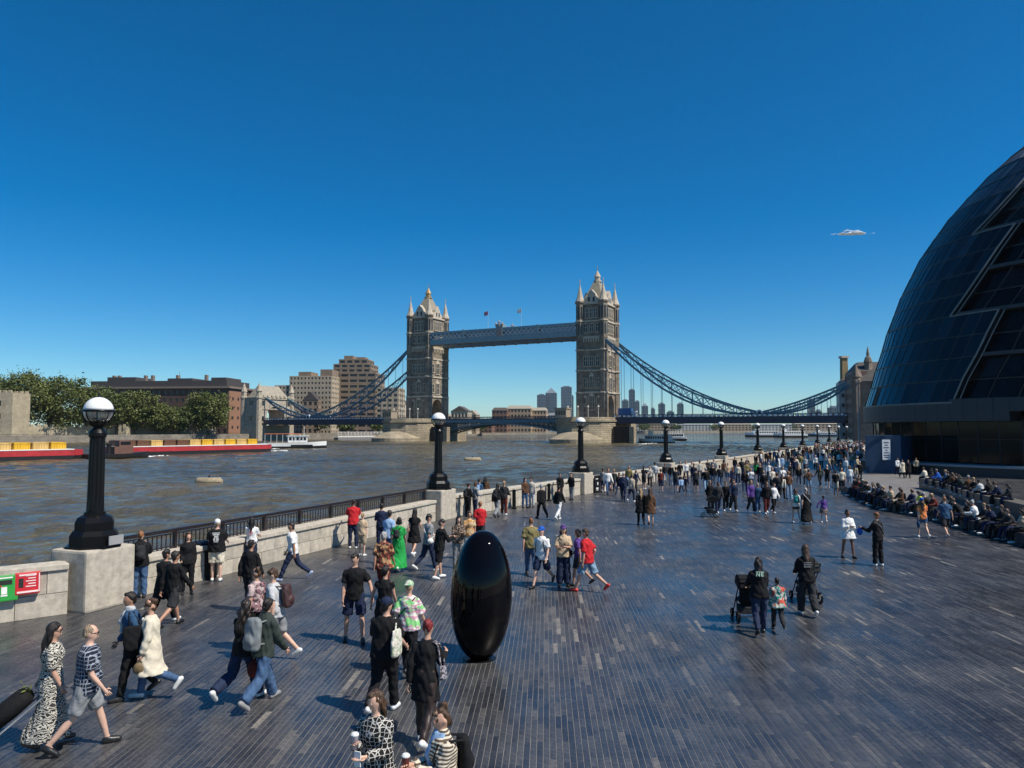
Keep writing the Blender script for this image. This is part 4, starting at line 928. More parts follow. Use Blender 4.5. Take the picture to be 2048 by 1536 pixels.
# ================================================================== NORTH BANK AND DISTANT BUILDINGS
def px_x(px, Y): return (px - 1024) / F_PX * Y            # lateral metres of a pixel column at depth Y (horizontal ray)
def py_z(py, Y): return CAM_Z + (HORIZON - py) / F_PX * Y
def block(parent, x0, x1, y0, y1, z0, z1, floors, cf, cs, wall, glass, fr=0.45, bandk=0.45, sides=(1,), inset=0.3):
    """storeyed block in local coordinates: piers and bands standing proud of a recessed window plane"""
    g = MB(); g.bb(x0 + inset, x1 - inset, y0 + inset, y1 - inset, z0, z1 - .2); wd = g.build('windows', glass, parent); wd['kind'] = 'stuff'
    w = MB(); fh = (z1 - z0) / floors
    for k in range(floors + 1):
        zc = z0 + k * fh; b0, b1 = zc - fh * bandk * .5, zc + fh * bandk * .5
        if k == floors: b1 = z1
        if k == 0: b0 = z0
        w.bb(x0, x1, y0, y1, b0, b1)
    pw = (x1 - x0) / cf
    for k in range(cf + 1):
        c = x0 + k * pw; h = pw * fr / 2; a, b_ = max(x0, c - h), min(x1, c + h); w.bb(a, b_, y0 + .02, y0 + inset + .1, z0, z1 - .02); w.bb(a, b_, y1 - inset - .1, y1 - .02, z0, z1 - .02)
    pw = (y1 - y0) / cs
    for k in range(cs + 1):
        c = y0 + k * pw; h = pw * fr / 2; a, b_ = max(y0, c - h), min(y1, c + h)
        w.bb(x1 - inset - .1, x1 - .02, a, b_, z0, z1 - .02); w.bb(x0 + .02, x0 + inset + .1, a, b_, z0, z1 - .02)
    return w.build('wall', wall, parent)
GW = M('far_window_glass', (0.03, 0.035, 0.04), rough=.2, var=.3, vscale=.2)
BRN = M_brick('brown_brick', (0.115, 0.07, 0.055), (0.095, 0.06, 0.048), (0.08, 0.06, 0.05), .5, .2, .02, bump=.2, dirt=.25)
BRN2 = M('brown_stone_trim', (0.20, 0.155, 0.125), rough=.8, var=.2)
BEI = M('beige_concrete', (0.40, 0.33, 0.24), rough=.9, var=.2, vscale=.4)
HOT = M('brown_concrete', (0.235, 0.175, 0.125), rough=.9, var=.2, vscale=.4)
LIME = M_brick('old_ragstone', (0.56, 0.48, 0.34), (0.47, 0.40, 0.28), (0.34, 0.29, 0.21), 1.0, .5, .05, dirt=.3)
ROOFD = M('dark_roof', (0.06, 0.052, 0.05), rough=.7, var=.2)
# long brown block behind the trees
D = 398; xa, xb = px_x(168, D), px_x(470, D); W = xb - xa
t = thing('office_block', 'long dark brown brick block with set-back attic behind the riverside trees', 'building', (xa, D, 1.3), R(-6))
zt = py_z(778, D) - 1.3
block(t, 0, W, 0, 30, 0, zt, 6, 24, 8, BRN, GW, .55, .5)
m = MB(); m.bb(-1, W + 1, -1, 31, zt, zt + 1.0); m.build('cornice', BRN2, t)
m = MB(); m.bb(2, W - 2, 2, 28, zt + 1.0, zt + 4.2); m.bb(10, 26, 4, 20, zt + 4.2, zt + 6.4); m.bb(W * .55, W * .72, 4, 20, zt + 4.2, zt + 5.6); m.bb(W * .86, W - 3, 3, 20, zt + 4.2, zt + 5.8); m.build('attic', ROOFD, t)
m = MB()
for x in (12, 15, 30, 34, W * .6, W * .8): m.bb(x, x + 1.2, 5, 7, zt + 4.2, zt + 7.4)
m.tube([(W * .62, 8, zt + 4), (W * .6, 8, zt + 9.5)], .12, 5); m.build('rooftop_plant', BRN2, t)
pr = MB()
for k in range(4):
    for j in range(2): pr.tube([(W + .05, 5 + j * 6, 4 + k * 5), (W - .4, 5 + j * 6, 4 + k * 5)], 1.0, 12)
e = pr.build('round_window', GW, t)
m = MB(); m.bb(W - .5, W + 0.02, 1, 15, 0, zt - 1); m.build('end_wall', M('terracotta_brick', (0.30, 0.16, 0.10), var=.2), t)
# hotel: pale slab and brown stepped block
D = 455; xa = px_x(578, D)
t = thing('hotel_wing', 'pale beige slab block with rows of small windows behind the bridge', 'building', (xa, D, 1.3), R(-4)); W = px_x(664, D) - xa
block(t, 0, W, 0, 16, 0, py_z(752, D) - 1.3, 12, 12, 5, BEI, GW, .52, .55)
m = MB(); zt = py_z(752, D) - 1.3; block(t, -9.5, -0.3, 1, 15, 0, zt - 5.5, 10, 4, 5, BEI, GW, .52, .55); m.bb(W * .2, W * .5, 1, 14, zt, zt + 2.6); m.bb(W * .72, W, 1, 14, zt, zt + 4.0); m.build('roof_house', HOT, t)
D = 470; xa = px_x(662, D)
t = thing('hotel_tower', 'brown stepped concrete hotel block rising highest left of the bridge tower', 'building', (xa, D, 1.3), R(-4)); W = px_x(752, D) - xa
z1 = py_z(745, D) - 1.3; block(t, 0, W, 0, 24, 0, z1, 11, 5, 6, HOT, GW, .18, .55)
z2 = py_z(727, D) - 1.3; block(t, W * .02, W * .86, 2, 22, z1, z2, 2, 5, 5, HOT, GW, .3, .5)
z3 = py_z(717, D) - 1.3; block(t, W * .12, W * .78, 4, 20, z2, z3, 1, 4, 4, HOT, GW, .3, .5)
m = MB(); m.bb(W * .22, W * .42, 6, 14, z3, z3 + 2.4); m.bb(W * .5, W * .7, 6, 14, z3, z3 + 1.4); m.build('roof_house', HOT, t)
block(t, W, W + 14, 2, 22, 0, py_z(775, D) - 1.3, 9, 4, 5, BEI, GW, .4, .5)
D = 440; xa = px_x(605, D); t = thing('gabled_house', 'small dark gabled building between the north gate and the pale slab', 'building', (xa, D, 1.3)); 
block(t, 0, 9, 0, 9, 0, 20, 5, 3, 3, HOT, GW); m = MB(); m.extr([(0, -.2, 20), (9, -.2, 20), (4.5, -.2, 25)], (0, 9.4, 0)); m.build('roof', ROOFD, t)
# medieval curtain wall and stone towers at the left
def wall_line(a, b_, h, label):
    A, B = Vector(a + (1.3,)), Vector(b_ + (1.3,)); d = B - A; L = d.length
    t = thing('curtain_wall', label, 'wall', A, math.atan2(d.y, d.x)); m = MB(); m.bb(0, L, -1, 1, 0, h); m.build('wall_face', LIME, t); m = MB(); n = int(L / 2.4)
    for k in range(n): m.bb(k * 2.4 + .4, k * 2.4 + 1.8, -1.03, -.3, h, h + .9)
    m.build('merlons', LIME, t)
wall_line((px_x(-420, 240), 240), (px_x(-42, 291.5), 291.5), 4.0, 'old stone curtain wall continuing beyond the left edge')
wall_line((px_x(-40, 292), 292), (px_x(230, 330), 330), 4.0, 'old crenellated stone curtain wall under the left riverside trees')
wall_line((px_x(232, 331), 331), (px_x(430, 366), 366), 4.4, 'old crenellated stone curtain wall nearer the bridge behind tree trunks')
for px0, px1, yt, D, lb in ((-30, 25, 785, 288, 'square stone tower at the left edge of the view'), (94, 116, 818, 318, 'narrow stone tower among the left trees'), (238, 254, 853, 326, 'low stone turret between tree trunks')):
    xa = px_x(px0, D); W = px_x(px1, D) - xa; t = thing('stone_tower', lb, 'tower', (xa, D, 1.3)); h = py_z(yt, D) - 1.3
    m = MB(); m.bb(0, W, 0, W, 0, h); m.build('wall_face', LIME, t); m = MB(); n = max(2, int(W / 2))
    for k in range(n):
        for y in (0, W - .6): m.bb(k * W / n + .2, k * W / n + W / n * .65, y - .02, y + .62, h, h + 1.0)
    for k in range(max(1, int(h / 5))): m.mi = 1; m.bb(W * .42, W * .58, -.05, .1, 2 + k * 5, 4 + k * 5)
    m.build('merlons', [LIME, GLASS_D], t)
# riverside trees
TREES = [(-280, 755, 268, 22), (-190, 748, 276, 23), (-100, 750, 288, 24), (-20, 752, 300, 24), (52, 745, 306, 24), (140, 755, 312, 23), (214, 776, 320, 20), (272, 781, 326, 17), (322, 806, 330, 13), (360, 812, 338, 12), (418, 782, 345, 19)]
TL = ['third plane tree beyond the left edge', 'second plane tree beyond the left edge', 'first plane tree beyond the left edge', 'broad plane tree cut by the left edge', 'tallest broad plane tree behind the left stone tower', 'large plane tree left of the nearest lamp', 'rounded plane tree just behind the nearest lamp globe', 'plane tree right of the nearest lamp with bare trunk below', 'small tree in the gap before the brown block', 'small low tree right of the middle of the brown block', 'full rounded plane tree nearest the north bridge gate']
for i, (px, yt, D, w) in enumerate(TREES):
    D += 7
    make_tree('plane_tree', TL[i], (px_x(px, D), D, 1.3), py_z(yt, D) - 1.3, w, 3.6 if w > 14 else 2.8, LEAF_A if i % 3 else LEAF_B, 170 if w > 18 else 110, 70, .55, seed=i)
# hedge line / strollers' railing on the north quay
m = MB()
for k in range(150):
    t_ = k / 150; x = -262 + (-132 + 262) * t_; y = 132 + (384 - 132) * t_; m.tube([(x - .6, y + .4, 1.3), (x - .6, y + .4, 2.4)], .05, 4)
m.tube([(-262.6, 132.4, 2.4), (-132.6, 384.4, 2.4)], .06, 4); tag(m.build('quay_railing', IRON), 'thin dark railing along the top of the far north quay', 'railing')
# far reach: warehouses and houses either side of and beyond the bridge
FAR = [(902, 936, 812, 470, 14, 'beige', 1, 3, 5, 'pale gabled house just right of the left bridge tower'), (936, 952, 820, 490, 14, 'tan', 1, 2, 3, 'low tan house beyond the left bridge tower'),
       (984, 1014, 815, 640, 20, 'brick', 0, 5, 4, 'brown brick warehouse seen above the bascule deck at left'), (1014, 1062, 811, 650, 22, 'tan', 0, 5, 7, 'wide tan warehouse with pale attic above the bascule deck'), (1062, 1092, 815, 660, 20, 'tan', 0, 5, 5, 'tan warehouse nearest the distant office towers'),
       (932, 984, 842, 610, 16, 'brick', 0, 3, 7, 'low brick wharf building under the bascule arch at left'), (1094, 1140, 826, 760, 16, 'pale', 0, 3, 8, 'pale flats beyond the right bridge pier'),
       (1245, 1290, 842, 980, 20, 'pale', 0, 3, 9, 'pale low flats seen under the chain beside the right tower'), (1296, 1350, 846, 1050, 20, 'tan', 0, 3, 9, 'low tan wharf behind the fourth lamp'), (1356, 1420, 848, 1100, 20, 'pale', 0, 3, 10, 'long pale wharf left of the fifth lamp'), (1428, 1500, 847, 1150, 20, 'tan', 0, 3, 11, 'long tan wharf right of the fifth lamp'), (1508, 1580, 848, 1180, 20, 'pale', 0, 3, 11, 'long pale wharf right of the sixth lamp'), (1588, 1690, 846, 1220, 20, 'tan', 0, 3, 14, 'long tan wharf behind the farthest lamps'),
       (752, 806, 800, 500, 16, 'beige', 0, 6, 8, 'beige terrace between the brown hotel and the left bridge tower'), (806, 905, 828, 520, 16, 'tan', 0, 3, 12, 'low tan wharf behind the left bridge pier')]
FM = {'beige': M('wall_cream', (0.55, 0.47, 0.34), var=.15), 'tan': M('wall_tan', (0.40, 0.29, 0.19), var=.2), 'brick': M('wall_far_brick', (0.22, 0.12, 0.08), var=.2), 'pale': M('wall_pale', (0.50, 0.49, 0.45), var=.15)}
for px0, px1, yt, D, dep, mk, gab, fl, cf, lb in FAR:
    xa = px_x(px0, D); W = px_x(px1, D) - xa; h = py_z(yt, D) - 1.3; t = thing('riverside_building', lb, 'building', (xa, D, 1.3), R(-8), 'buildings on the far reach')
    hw = h * (.8 if gab else .88); block(t, 0, W, 0, dep, 0, hw, fl, cf, 4, FM[mk], GW, .45, .5)
    m = MB()
    if gab: m.extr([(-.4, -.3, hw), (W + .4, -.3, hw), (W / 2, -.3, h)], (0, dep + .6, 0))
    else: m.prism([(-.3, -.3), (W + .3, -.3), (W + .3, dep + .3), (-.3, dep + .3)], hw, h, [(1.5, 3), (W - 1.5, 3), (W - 1.5, dep - 3), (1.5, dep - 3)])
    m.build('roof', M('far_roof_' + mk, {'beige': (0.10, 0.08, 0.065), 'tan': (0.34, 0.30, 0.23), 'brick': (0.09, 0.07, 0.06), 'pale': (0.2, 0.2, 0.2)}[mk], var=.2), t)
FT = [(1105, 850, 720, 16), (1288, 848, 960, 18), (1352, 850, 1040, 16), (1424, 850, 1100, 18), (1504, 851, 1150, 18), (1584, 850, 1190, 18), (958, 846, 600, 10), (690, 846, 420, 9), (640, 826, 430, 9), (760, 848, 430, 8)]
for i, (px, yt, D, w) in enumerate(FT):
    make_tree('far_tree', 'distant green tree on the far bank, %s' % ['under the bascule arch at right', 'beside the right tower', 'between the pale and tan wharves', 'behind the fifth lamp', 'behind the sixth lamp', 'behind the seventh lamp', 'under the bascule arch at left', 'behind the white pontoon', 'below the pale slab block', 'just left of the left pier'][i], (px_x(px, D), D, 1.3), max(5, py_z(yt, D) - 1.3), w, 2.0, LEAF_B, 34, 40, .8, 'distant bankside trees', 50 + i)
# skyline towers
SKY = M('skyline_glass', (0.10, 0.13, 0.16), rough=.25, var=.25, vscale=.02, metal=.2); SKY2 = M('skyline_steel', (0.24, 0.27, 0.30), rough=.35, var=.15, vscale=.02, metal=.3); SKYW = M('skyline_window', (0.05, 0.07, 0.09), rough=.15, var=.2, vscale=.02)
TW = [(1074, 1091, 790, 3300, 'flat', 'left flat-topped tower of the distant office cluster'), (1091, 1113, 786, 3400, 'pyr', 'distant tower with pyramid roof in the office cluster'), (1122, 1143, 774, 3200, 'flat', 'distant square tower left of the right bridge tower'), (1143, 1147, 792, 3350, 'flat', 'sliver of a distant tower touching the right bridge tower'),
      (1244, 1257, 801, 3000, 'flat', 'pale distant tower right of the right bridge tower'), (1258, 1270, 780, 2900, 'flat', 'tallest distant tower right of the right bridge tower'), (1270, 1279, 803, 2950, 'flat', 'stepped distant tower beside the tallest one'), (1284, 1296, 812, 2800, 'pyr', 'low distant tower with pointed top under the chain'), (1317, 1330, 808, 2800, 'flat', 'small distant tower behind the hangers'), (1302, 1310, 818, 2800, 'flat', 'short distant block behind the hangers'), (1355, 1367, 808, 2500, 'flat', 'single teal distant tower below the chain'), (1618, 1630, 800, 2300, 'flat', 'distant tower near the right chain'), (1632, 1643, 822, 2300, 'flat', 'short distant tower near the right chain'), (1660, 1680, 815, 2200, 'flat', 'distant block left of the chimney'), (1334, 1348, 824, 2700, 'flat', 'low distant block left of the teal tower')]
for px0, px1, yt, D, kd, lb in TW:
    xa = px_x(px0, D); W = px_x(px1, D) - xa; h = py_z(yt, D) - 1.3; t = thing('office_tower', lb, 'skyscraper', (xa, D, 1.3), R(-7), 'distant office towers'); fl = max(4, int(h / 14))
    teal = 'teal' in lb
    block(t, 0, W, 0, W, 0, h, fl, 5, 5, SKY if not teal else M('skyline_teal', (0.03, 0.10, 0.11), rough=.2), SKYW, .4, .3, inset=1.0)
    if kd == 'pyr': m = MB(); m.prism([(1, 1), (W - 1, 1), (W - 1, W - 1), (1, W - 1)], h, h + W * .5, [(W / 2 - .3, W / 2 - .3), (W / 2 + .3, W / 2 - .3), (W / 2 + .3, W / 2 + .3), (W / 2 - .3, W / 2 + .3)]); m.build('roof', SKY2, t)
    else: m = MB(); m.bb(W * .2, W * .8, W * .2, W * .8, h, h + 5); m.build('plant_room', SKY2, t)
# south bank beyond the hall: chimney and wharf buildings
D = 345; t = thing('brick_chimney', 'square brick chimney rising above a pale wharf building near the hall', 'chimney', (px_x(1690, D), D, -.02))
m = MB(); m.prism([(-1.7, -1.7), (1.7, -1.7), (1.7, 1.7), (-1.7, 1.7)], 0, py_z(716, D), [(-1.25, -1.25), (1.25, -1.25), (1.25, 1.25), (-1.25, 1.25)]); m.build('stack', M_brick('stock_brick', (0.33, 0.25, 0.12), (0.27, 0.20, 0.10), (0.2, 0.16, 0.1), .4, .2, .02), t)
m = MB(); m.bb(-1.7, 1.7, -1.7, 1.7, py_z(716, D), py_z(712, D)); m.build('cap', STONE_L, t)
D = 320; t = thing('pale_wharf', 'pale rendered wharf building under the brick chimney', 'building', (px_x(1679, D), D, -.02), R(-20)); block(t, 0, 9, 0, 20, 0, py_z(762, D), 6, 3, 6, FM['pale'], GW, .6, .6)
m = MB(); m.prism([(0, 0), (9, 0), (9, 20), (0, 20)], py_z(762, D), py_z(752, D), [(3, 3), (6, 3), (6, 17), (3, 17)]); m.build('roof', ROOFD, t)
D = 300; t = thing('brown_wharf', 'tall brown brick wharf building with stone turret behind the mast', 'building', (px_x(1708, D), D, -.02), R(-15)); z1 = py_z(742, D); block(t, 0, 22, 0, 20, 0, z1, 7, 6, 6, FM['brick'], GW, .5, .45)
m = MB(); m.prism([(0, 0), (22, 0), (22, 20), (0, 20)], z1, z1 + 4, [(3, 6), (19, 6), (19, 14), (3, 14)]); m.build('roof', ROOFD, t)
m = MB(); m.lathe((6, 2, 0), [(1.5, z1 - 2), (1.5, z1 + 3.4), (1.7, z1 + 3.7), (1.1, z1 + 5.6), (.6, z1 + 6), (.6, z1 + 7.4), (.1, z1 + 10)], 8); m.build('cupola', STONE_T, t)
# ================================================================== BOATS
def hull(m, L, W, H, draft=.6, bow=.32, n=18, tr=.9):
    """hull lofted along +x (bow at +x): keel to gunwale sections"""
    rings = []
    for i in range(n + 1):
        t = i / n; x = (t - .5) * L; k = 1.0 if t < 1 - bow else max(0.02, 1 - ((t - (1 - bow)) / bow) ** 2.0); k *= (tr + (1 - tr) * min(1, t / .15)); sh = H * (1 + .35 * max(0, t - .6) / .4)
        w = W / 2 * k; rings.append([(x, -w, sh), (x, -w * .96, sh * .35), (x, -w * .7, -draft), (x, w * .7, -draft), (x, w * .96, sh * .35), (x, w, sh)])
    vs = [p for r in rings for p in r]; fs = []
    for i in range(n):
        for j in range(5): a = i * 6 + j; fs.append((a, a + 1, a + 7, a + 6))
        fs.append((i * 6 + 5, i * 6, i * 6 + 6, i * 6 + 11))
    fs.append((0, 1, 2, 3, 4, 5)); fs.append(tuple(n * 6 + j for j in range(5, -1, -1))); m.add(vs, fs)
RED = M('barge_red', (0.42, 0.03, 0.035), rough=.5, var=.25, vscale=.6); BLK_H = M('hull_black', (0.015, 0.014, 0.014), rough=.5, var=.3)
YEL = M('container_yellow', (0.62, 0.36, 0.02), rough=.5, var=.2, vscale=.8); YEL2 = M('container_ochre', (0.55, 0.36, 0.12), rough=.55, var=.25, vscale=.8); BRC = M('container_brown', (0.13, 0.06, 0.03), rough=.6, var=.3)
WHT = M('boat_white', (0.78, 0.78, 0.75), rough=.35, var=.06); DECK = M('boat_deck', (0.3, 0.28, 0.24), rough=.8, var=.2); ORG = M('canopy_orange', (0.60, 0.16, 0.05), rough=.6, var=.2)
FOAM = M('foam_white', (0.75, 0.76, 0.74), rough=.8, var=.15, vscale=4)
def barge(A, B, label, pattern, grp):
    A, B = Vector(A), Vector(B); d = B - A; L = d.length; c = (A + B) / 2
    t = thing('cargo_barge', label, 'barge', (c.x, c.y, WATER_Z), math.atan2(d.y, d.x), 'container barges')
    m = MB(); m.prism([(-L / 2, -4), (L / 2 - 2, -4), (L / 2, -2.6), (L / 2, 2.6), (L / 2 - 2, 4), (-L / 2, 4)], -1, 0.75); m.build('hull', BLK_H, t)
    m = MB(); m.prism([(-L / 2, -4.05), (L / 2 - 2, -4.05), (L / 2 + .05, -2.6), (L / 2 + .05, 2.6), (L / 2 - 2, 4.05), (-L / 2, 4.05)], .75, 1.75); m.build('red_side', RED, t)
    m = MB(); m.prism([(-L / 2 + .1, -4.1), (L / 2 - 2, -4.1), (L / 2 - 2, 4.1), (-L / 2 + .1, 4.1)], 1.75, 1.9); m.build('gunwale', WHT, t)
    n = int((L - 3) / 2.85); cc = []
    me = {}
    for key, mt in (('y', YEL), ('o', YEL2), ('b', BRC)):
        b_ = MB(); b_.bb(-1.22, 1.22, -3.0, 3.0, 0, 1.8)
        for s in (-1, 1):
            for q in range(6): b_.bb(-1.1 + q * .42, -1.0 + q * .42, s * 3.0, s * 3.08, .15, 1.65)
            b_.bb(-1.26, 1.26, s * 3.0 - .06, s * 3.0 + .1, 1.65, 1.82); b_.bb(-1.26, 1.26, s * 3.0 - .06, s * 3.0 + .1, -.0, .14)
        b_.bb(-1.0, 1.0, -2.8, 2.8, 1.8, 1.87); me[key] = b_.mesh('container', mt)
    for k in range(n):
        o = link('shipping_container', me[pattern[k % len(pattern)]]); q = c + d.normalized() * (-L / 2 + 2.2 + k * 2.85); o.location = (q.x, q.y, WATER_Z + 1.2 + .02); o.rotation_euler = (0, 0, math.atan2(d.y, d.x))
        cc.append(o); tag(o, '%s waste container standing %s on the %s' % ({'y': 'yellow', 'o': 'ochre', 'b': 'dark brown'}[pattern[k % len(pattern)]], ['first', 'second', 'third', 'fourth', 'fifth', 'sixth', 'seventh', 'eighth', 'ninth', 'tenth', 'eleventh', 'twelfth', 'thirteenth', 'fourteenth'][k % 14] + ' from the left', grp), 'container', 'containers on the %s' % grp)
    m = MB(); m.bb(-L / 2 + .6, L / 2 - 2.4, -3.6, 3.6, 1.0, 1.2); m.build('hold_floor', DECK, t)
    return t
barge((-103.0, 108.0, 0), (-79.5, 137.5, 0), 'red sided barge of yellow containers cut by the left edge', 'oyoyoyoyoyoyo', 'left barge')
barge((-81.0, 152.0, 0), (-59.5, 181.0, 0), 'red sided barge of yellow containers right of the nearest lamp', 'bbobboyoyoyoyy', 'right barge')
def boat(px, py, L, W, H, head, label, cabin, grp=None, name='passenger_boat', hullmat=None):
    p = on_ground(px, py, WATER_Z); t = thing(name, label, 'boat', (p.x, p.y, WATER_Z), head, grp)
    m = MB(); hull(m, L, W, H); m.build('hull', hullmat or WHT, t)
    m = MB(); hull(m, L * 1.003, W * 1.02, H * .42, .5); m.build('boot_topping', BLK_H, t)
    cabin(t, L, W, H); return t
def tour_cabin(t, L, W, H):
    m = MB(); m.bb(-L * .4, L * .22, -W * .42, W * .42, H * .9, H + .2); m.build('deck', DECK, t)
    m = MB(); m.bb(-L * .1, L * .2, -W * .36, W * .36, H, H + 1.9); m.bb(-L * .12, L * .23, -W * .4, W * .4, H + 1.9, H + 2.05); m.build('cabin', WHT, t)
    for k in range(5):
        for s in (-1, 1): m = MB(); x = -L * .08 + k * L * .055; m.bb(x, x + L * .04, s * W * .36 - .04, s * W * .36 + .04, H + .8, H + 1.6); m.build('window', GLASS_D, t)
    for s in (-1, 1): m = MB(); m.bb(-L * .05, L * .28, s * W * .5 - .06, s * W * .5 + .02, H * .45, H * .72); m.build('side_window', GLASS_D, t)
    m = MB(); m.bb(-L * .45, L * .1, -W * .42, W * .42, H + 2.5, H + 2.65); m.build('canopy', ORG, t); m = MB()
    for k in range(7):
        for s in (-1, 1): x = -L * .44 + k * L * .088; m.tube([(x, s * W * .4, H * .9), (x, s * W * .4, H + 2.5)], .05, 5)
    m.build('canopy_post', WHT, t); m = MB(); m.tube([(L * .15, 0, H + 2), (L * .15, 0, H + 4.6)], .06, 5); m.build('mast', WHT, t)
def trip_cabin(t, L, W, H):
    m = MB(); m.bb(-L * .42, L * .28, -W * .42, W * .42, H * .95, H + 1.7); m.build('cabin', WHT, t)
    for k in range(10):
        for s in (-1, 1): m = MB(); x = -L * .4 + k * L * .066; m.bb(x, x + L * .05, s * W * .42 - .03, s * W * .42 + .03, H + .35, H + 1.3); m.build('window', GLASS_D, t)
    m = MB(); m.bb(-L * .3, L * .12, -W * .3, W * .3, H + 1.7, H + 1.8); m.bb(L * .1, L * .2, -W * .25, W * .25, H + 1.7, H + 3.4); m.build('upper_deck', WHT, t)
    m = MB(); m.bb(-L * .34, L * .08, -W * .34, W * .34, H + 3.6, H + 3.72); m.build('canopy', WHT, t); m = MB()
    for k in range(6):
        for s in (-1, 1): x = -L * .33 + k * L * .08; m.tube([(x, s * W * .33, H + 1.7), (x, s * W * .33, H + 3.6)], .05, 4)
    m.build('canopy_post', WHT, t)
boat(588, 897, 17.5, 4.6, 1.5, R(18), 'white tour boat with black waterline and orange canopy left of the bridge', tour_cabin)
def red_cabin(t, L, W, H):
    trip_cabin(t, L, W, H); m = MB(); m.bb(-L * .2, L * .2, -W * .52, -W * .5, .5, 1.1); m.build('red_stripe', RED, t)
boat(1312, 886, 14, 4.6, 1.3, R(150), 'white passenger boat with dark cabin and red stripe beside the right pier', red_cabin, 'river passenger boats')
boat(1340, 880, 16, 5, 1.5, R(165), 'white boat half hidden behind the fourth lamp', trip_cabin, 'river passenger boats')
boat(1525, 873, 25, 6.5, 2.2, R(178), 'large white river cruiser near the sixth lamp', trip_cabin, 'river passenger boats')
boat(1580, 874, 22, 6, 2.0, R(178), 'river cruiser with reddish side right of the sixth lamp', red_cabin, 'river passenger boats')
boat(1645, 872, 22, 6, 1.3, R(178), 'blue hulled moored boat behind the farthest lamps', trip_cabin, 'river passenger boats', hullmat=M('hull_blue', (0.03, 0.12, 0.25), var=.1))
boat(1110, 866, 22, 6, 1.8, R(175), 'white moored boat under the bascule arch', trip_cabin, 'river passenger boats')
# tug pulling the barges
def tug_cabin(t, L, W, H):
    m = MB(); m.bb(-L * .1, L * .2, -W * .28, W * .28, H, H + 1.3); m.bb(-L * .02, L * .16, -W * .24, W * .24, H + 1.3, H + 2.4); m.build('wheelhouse', M('tug_brown', (.14, .07, .05), var=.2), t)
    m = MB(); m.bb(0, L * .162, -W * .245, W * .245, H + 1.6, H + 2.2); m.build('window', GLASS_D, t); m = MB(); m.lathe((-L * .15, 0, H), [(.4, 0), (.4, 1.5), (.5, 1.6), (.5, 1.9)], 10); m.build('funnel', BLK_H, t)
boat(236, 917, 11, 4, .9, R(50), 'small dark tug between the two container barges', tug_cabin, name='tug_boat', hullmat=BLK_H)
# mooring buoys and foam wakes
for px, py, s, lb in ((418, 966, 1.35, 'rounded buff mooring buoy floating in the near river'), (945, 921, 1.5, 'small dark mooring buoy farther out left of the sculpture')):
    p = on_ground(px, py, WATER_Z); t = thing('mooring_buoy', lb, 'buoy', (p.x, p.y, WATER_Z), 0, 'mooring buoys'); m = MB(); m.tube([(-s, 0, .12), (-s * .8, 0, .14), (s * .8, 0, .14), (s, 0, .12)], .4, 14, r_list=[.2, .42, .42, .2]); m.build('float', M('buoy_buff', (0.34, 0.27, 0.17), var=.4, vscale=3), t, True)
    m = MB(); m.tube([(0, 0, .5), (0, 0, .75)], .08, 8); m.build('eye', IRON, t)
    m = MB(); m.bb(-s * .9, s * .9, -.44, .44, .0, .1); m.build('rubbing_strake', BLK_H, t)
def wake(p0, p1, w0, w1, n, label):
    P0, P1 = Vector(p0), Vector(p1); d = P1 - P0; nr = Vector((-d.y, d.x, 0)).normalized(); m = MB()
    for k in range(n):
        t_ = rng.random(); c = P0 + d * t_ + nr * rng.normal(0, (w0 + (w1 - w0) * t_) * .5); s = rng.uniform(.15, .5)
        m.lathe((c.x, c.y, WATER_Z + rng.uniform(-.03, .1)), [(s, -.1), (s * .8, .05), (s * .2, .1)], 6, rng.uniform(0, 3), 1, rng.uniform(.3, 1))
    tag(m.build('wake_foam', FOAM), label, None, None, 'stuff')
wake((-84, 140, 0), (-77, 150, 0), 1.0, 2.4, 240, 'white foam at the barge bows'); wake((-61, 178, 0), (-56, 186, 0), .6, 1.4, 100, 'white foam before the right barge')
p = on_ground(545, 898, WATER_Z); q = on_ground(640, 895, WATER_Z); wake(p, q, .8, .5, 90, 'foam along the tour boat')
p = on_ground(1275, 889, WATER_Z); q = on_ground(1345, 884, WATER_Z); wake(p, q, 1.6, .8, 130, 'foam behind the boat at the right pier')
p = on_ground(205, 918, WATER_Z); q = on_ground(330, 912, WATER_Z); wake(p, q, 1.2, .8, 130, 'foam around the tug')
# white pontoon pier left of the left bridge pier
p = on_ground(672, 878, WATER_Z); q = on_ground(776, 877, WATER_Z); d = q - p; t = thing('pontoon_pier', 'white framed floating pier at the foot of the left bridge tower', 'pier', (p.x, p.y, WATER_Z), math.atan2(d.y, d.x)); L = d.length
m = MB(); m.bb(0, L, -2.5, 2.5, -.5, .7); m.build('pontoon', M('pontoon_grey', (0.2, .2, .2)), t); m = MB(); m.bb(0, L, -2.4, 2.4, 3.6, 3.8); m.bb(0, L, -2.5, -2.4, 1.0, 1.5); m.build('roof', WHT, t)
m = MB(); n = 16
for k in range(n + 1): m.bar((L * k / n, -2.4, .6), (L * k / n, -2.4, 3.7), .14)
for k in range(n): m.bar((L * k / n, -2.4, .8), (L * (k + 1) / n, -2.4, 3.5), .09)
m.build('frame', WHT, t)
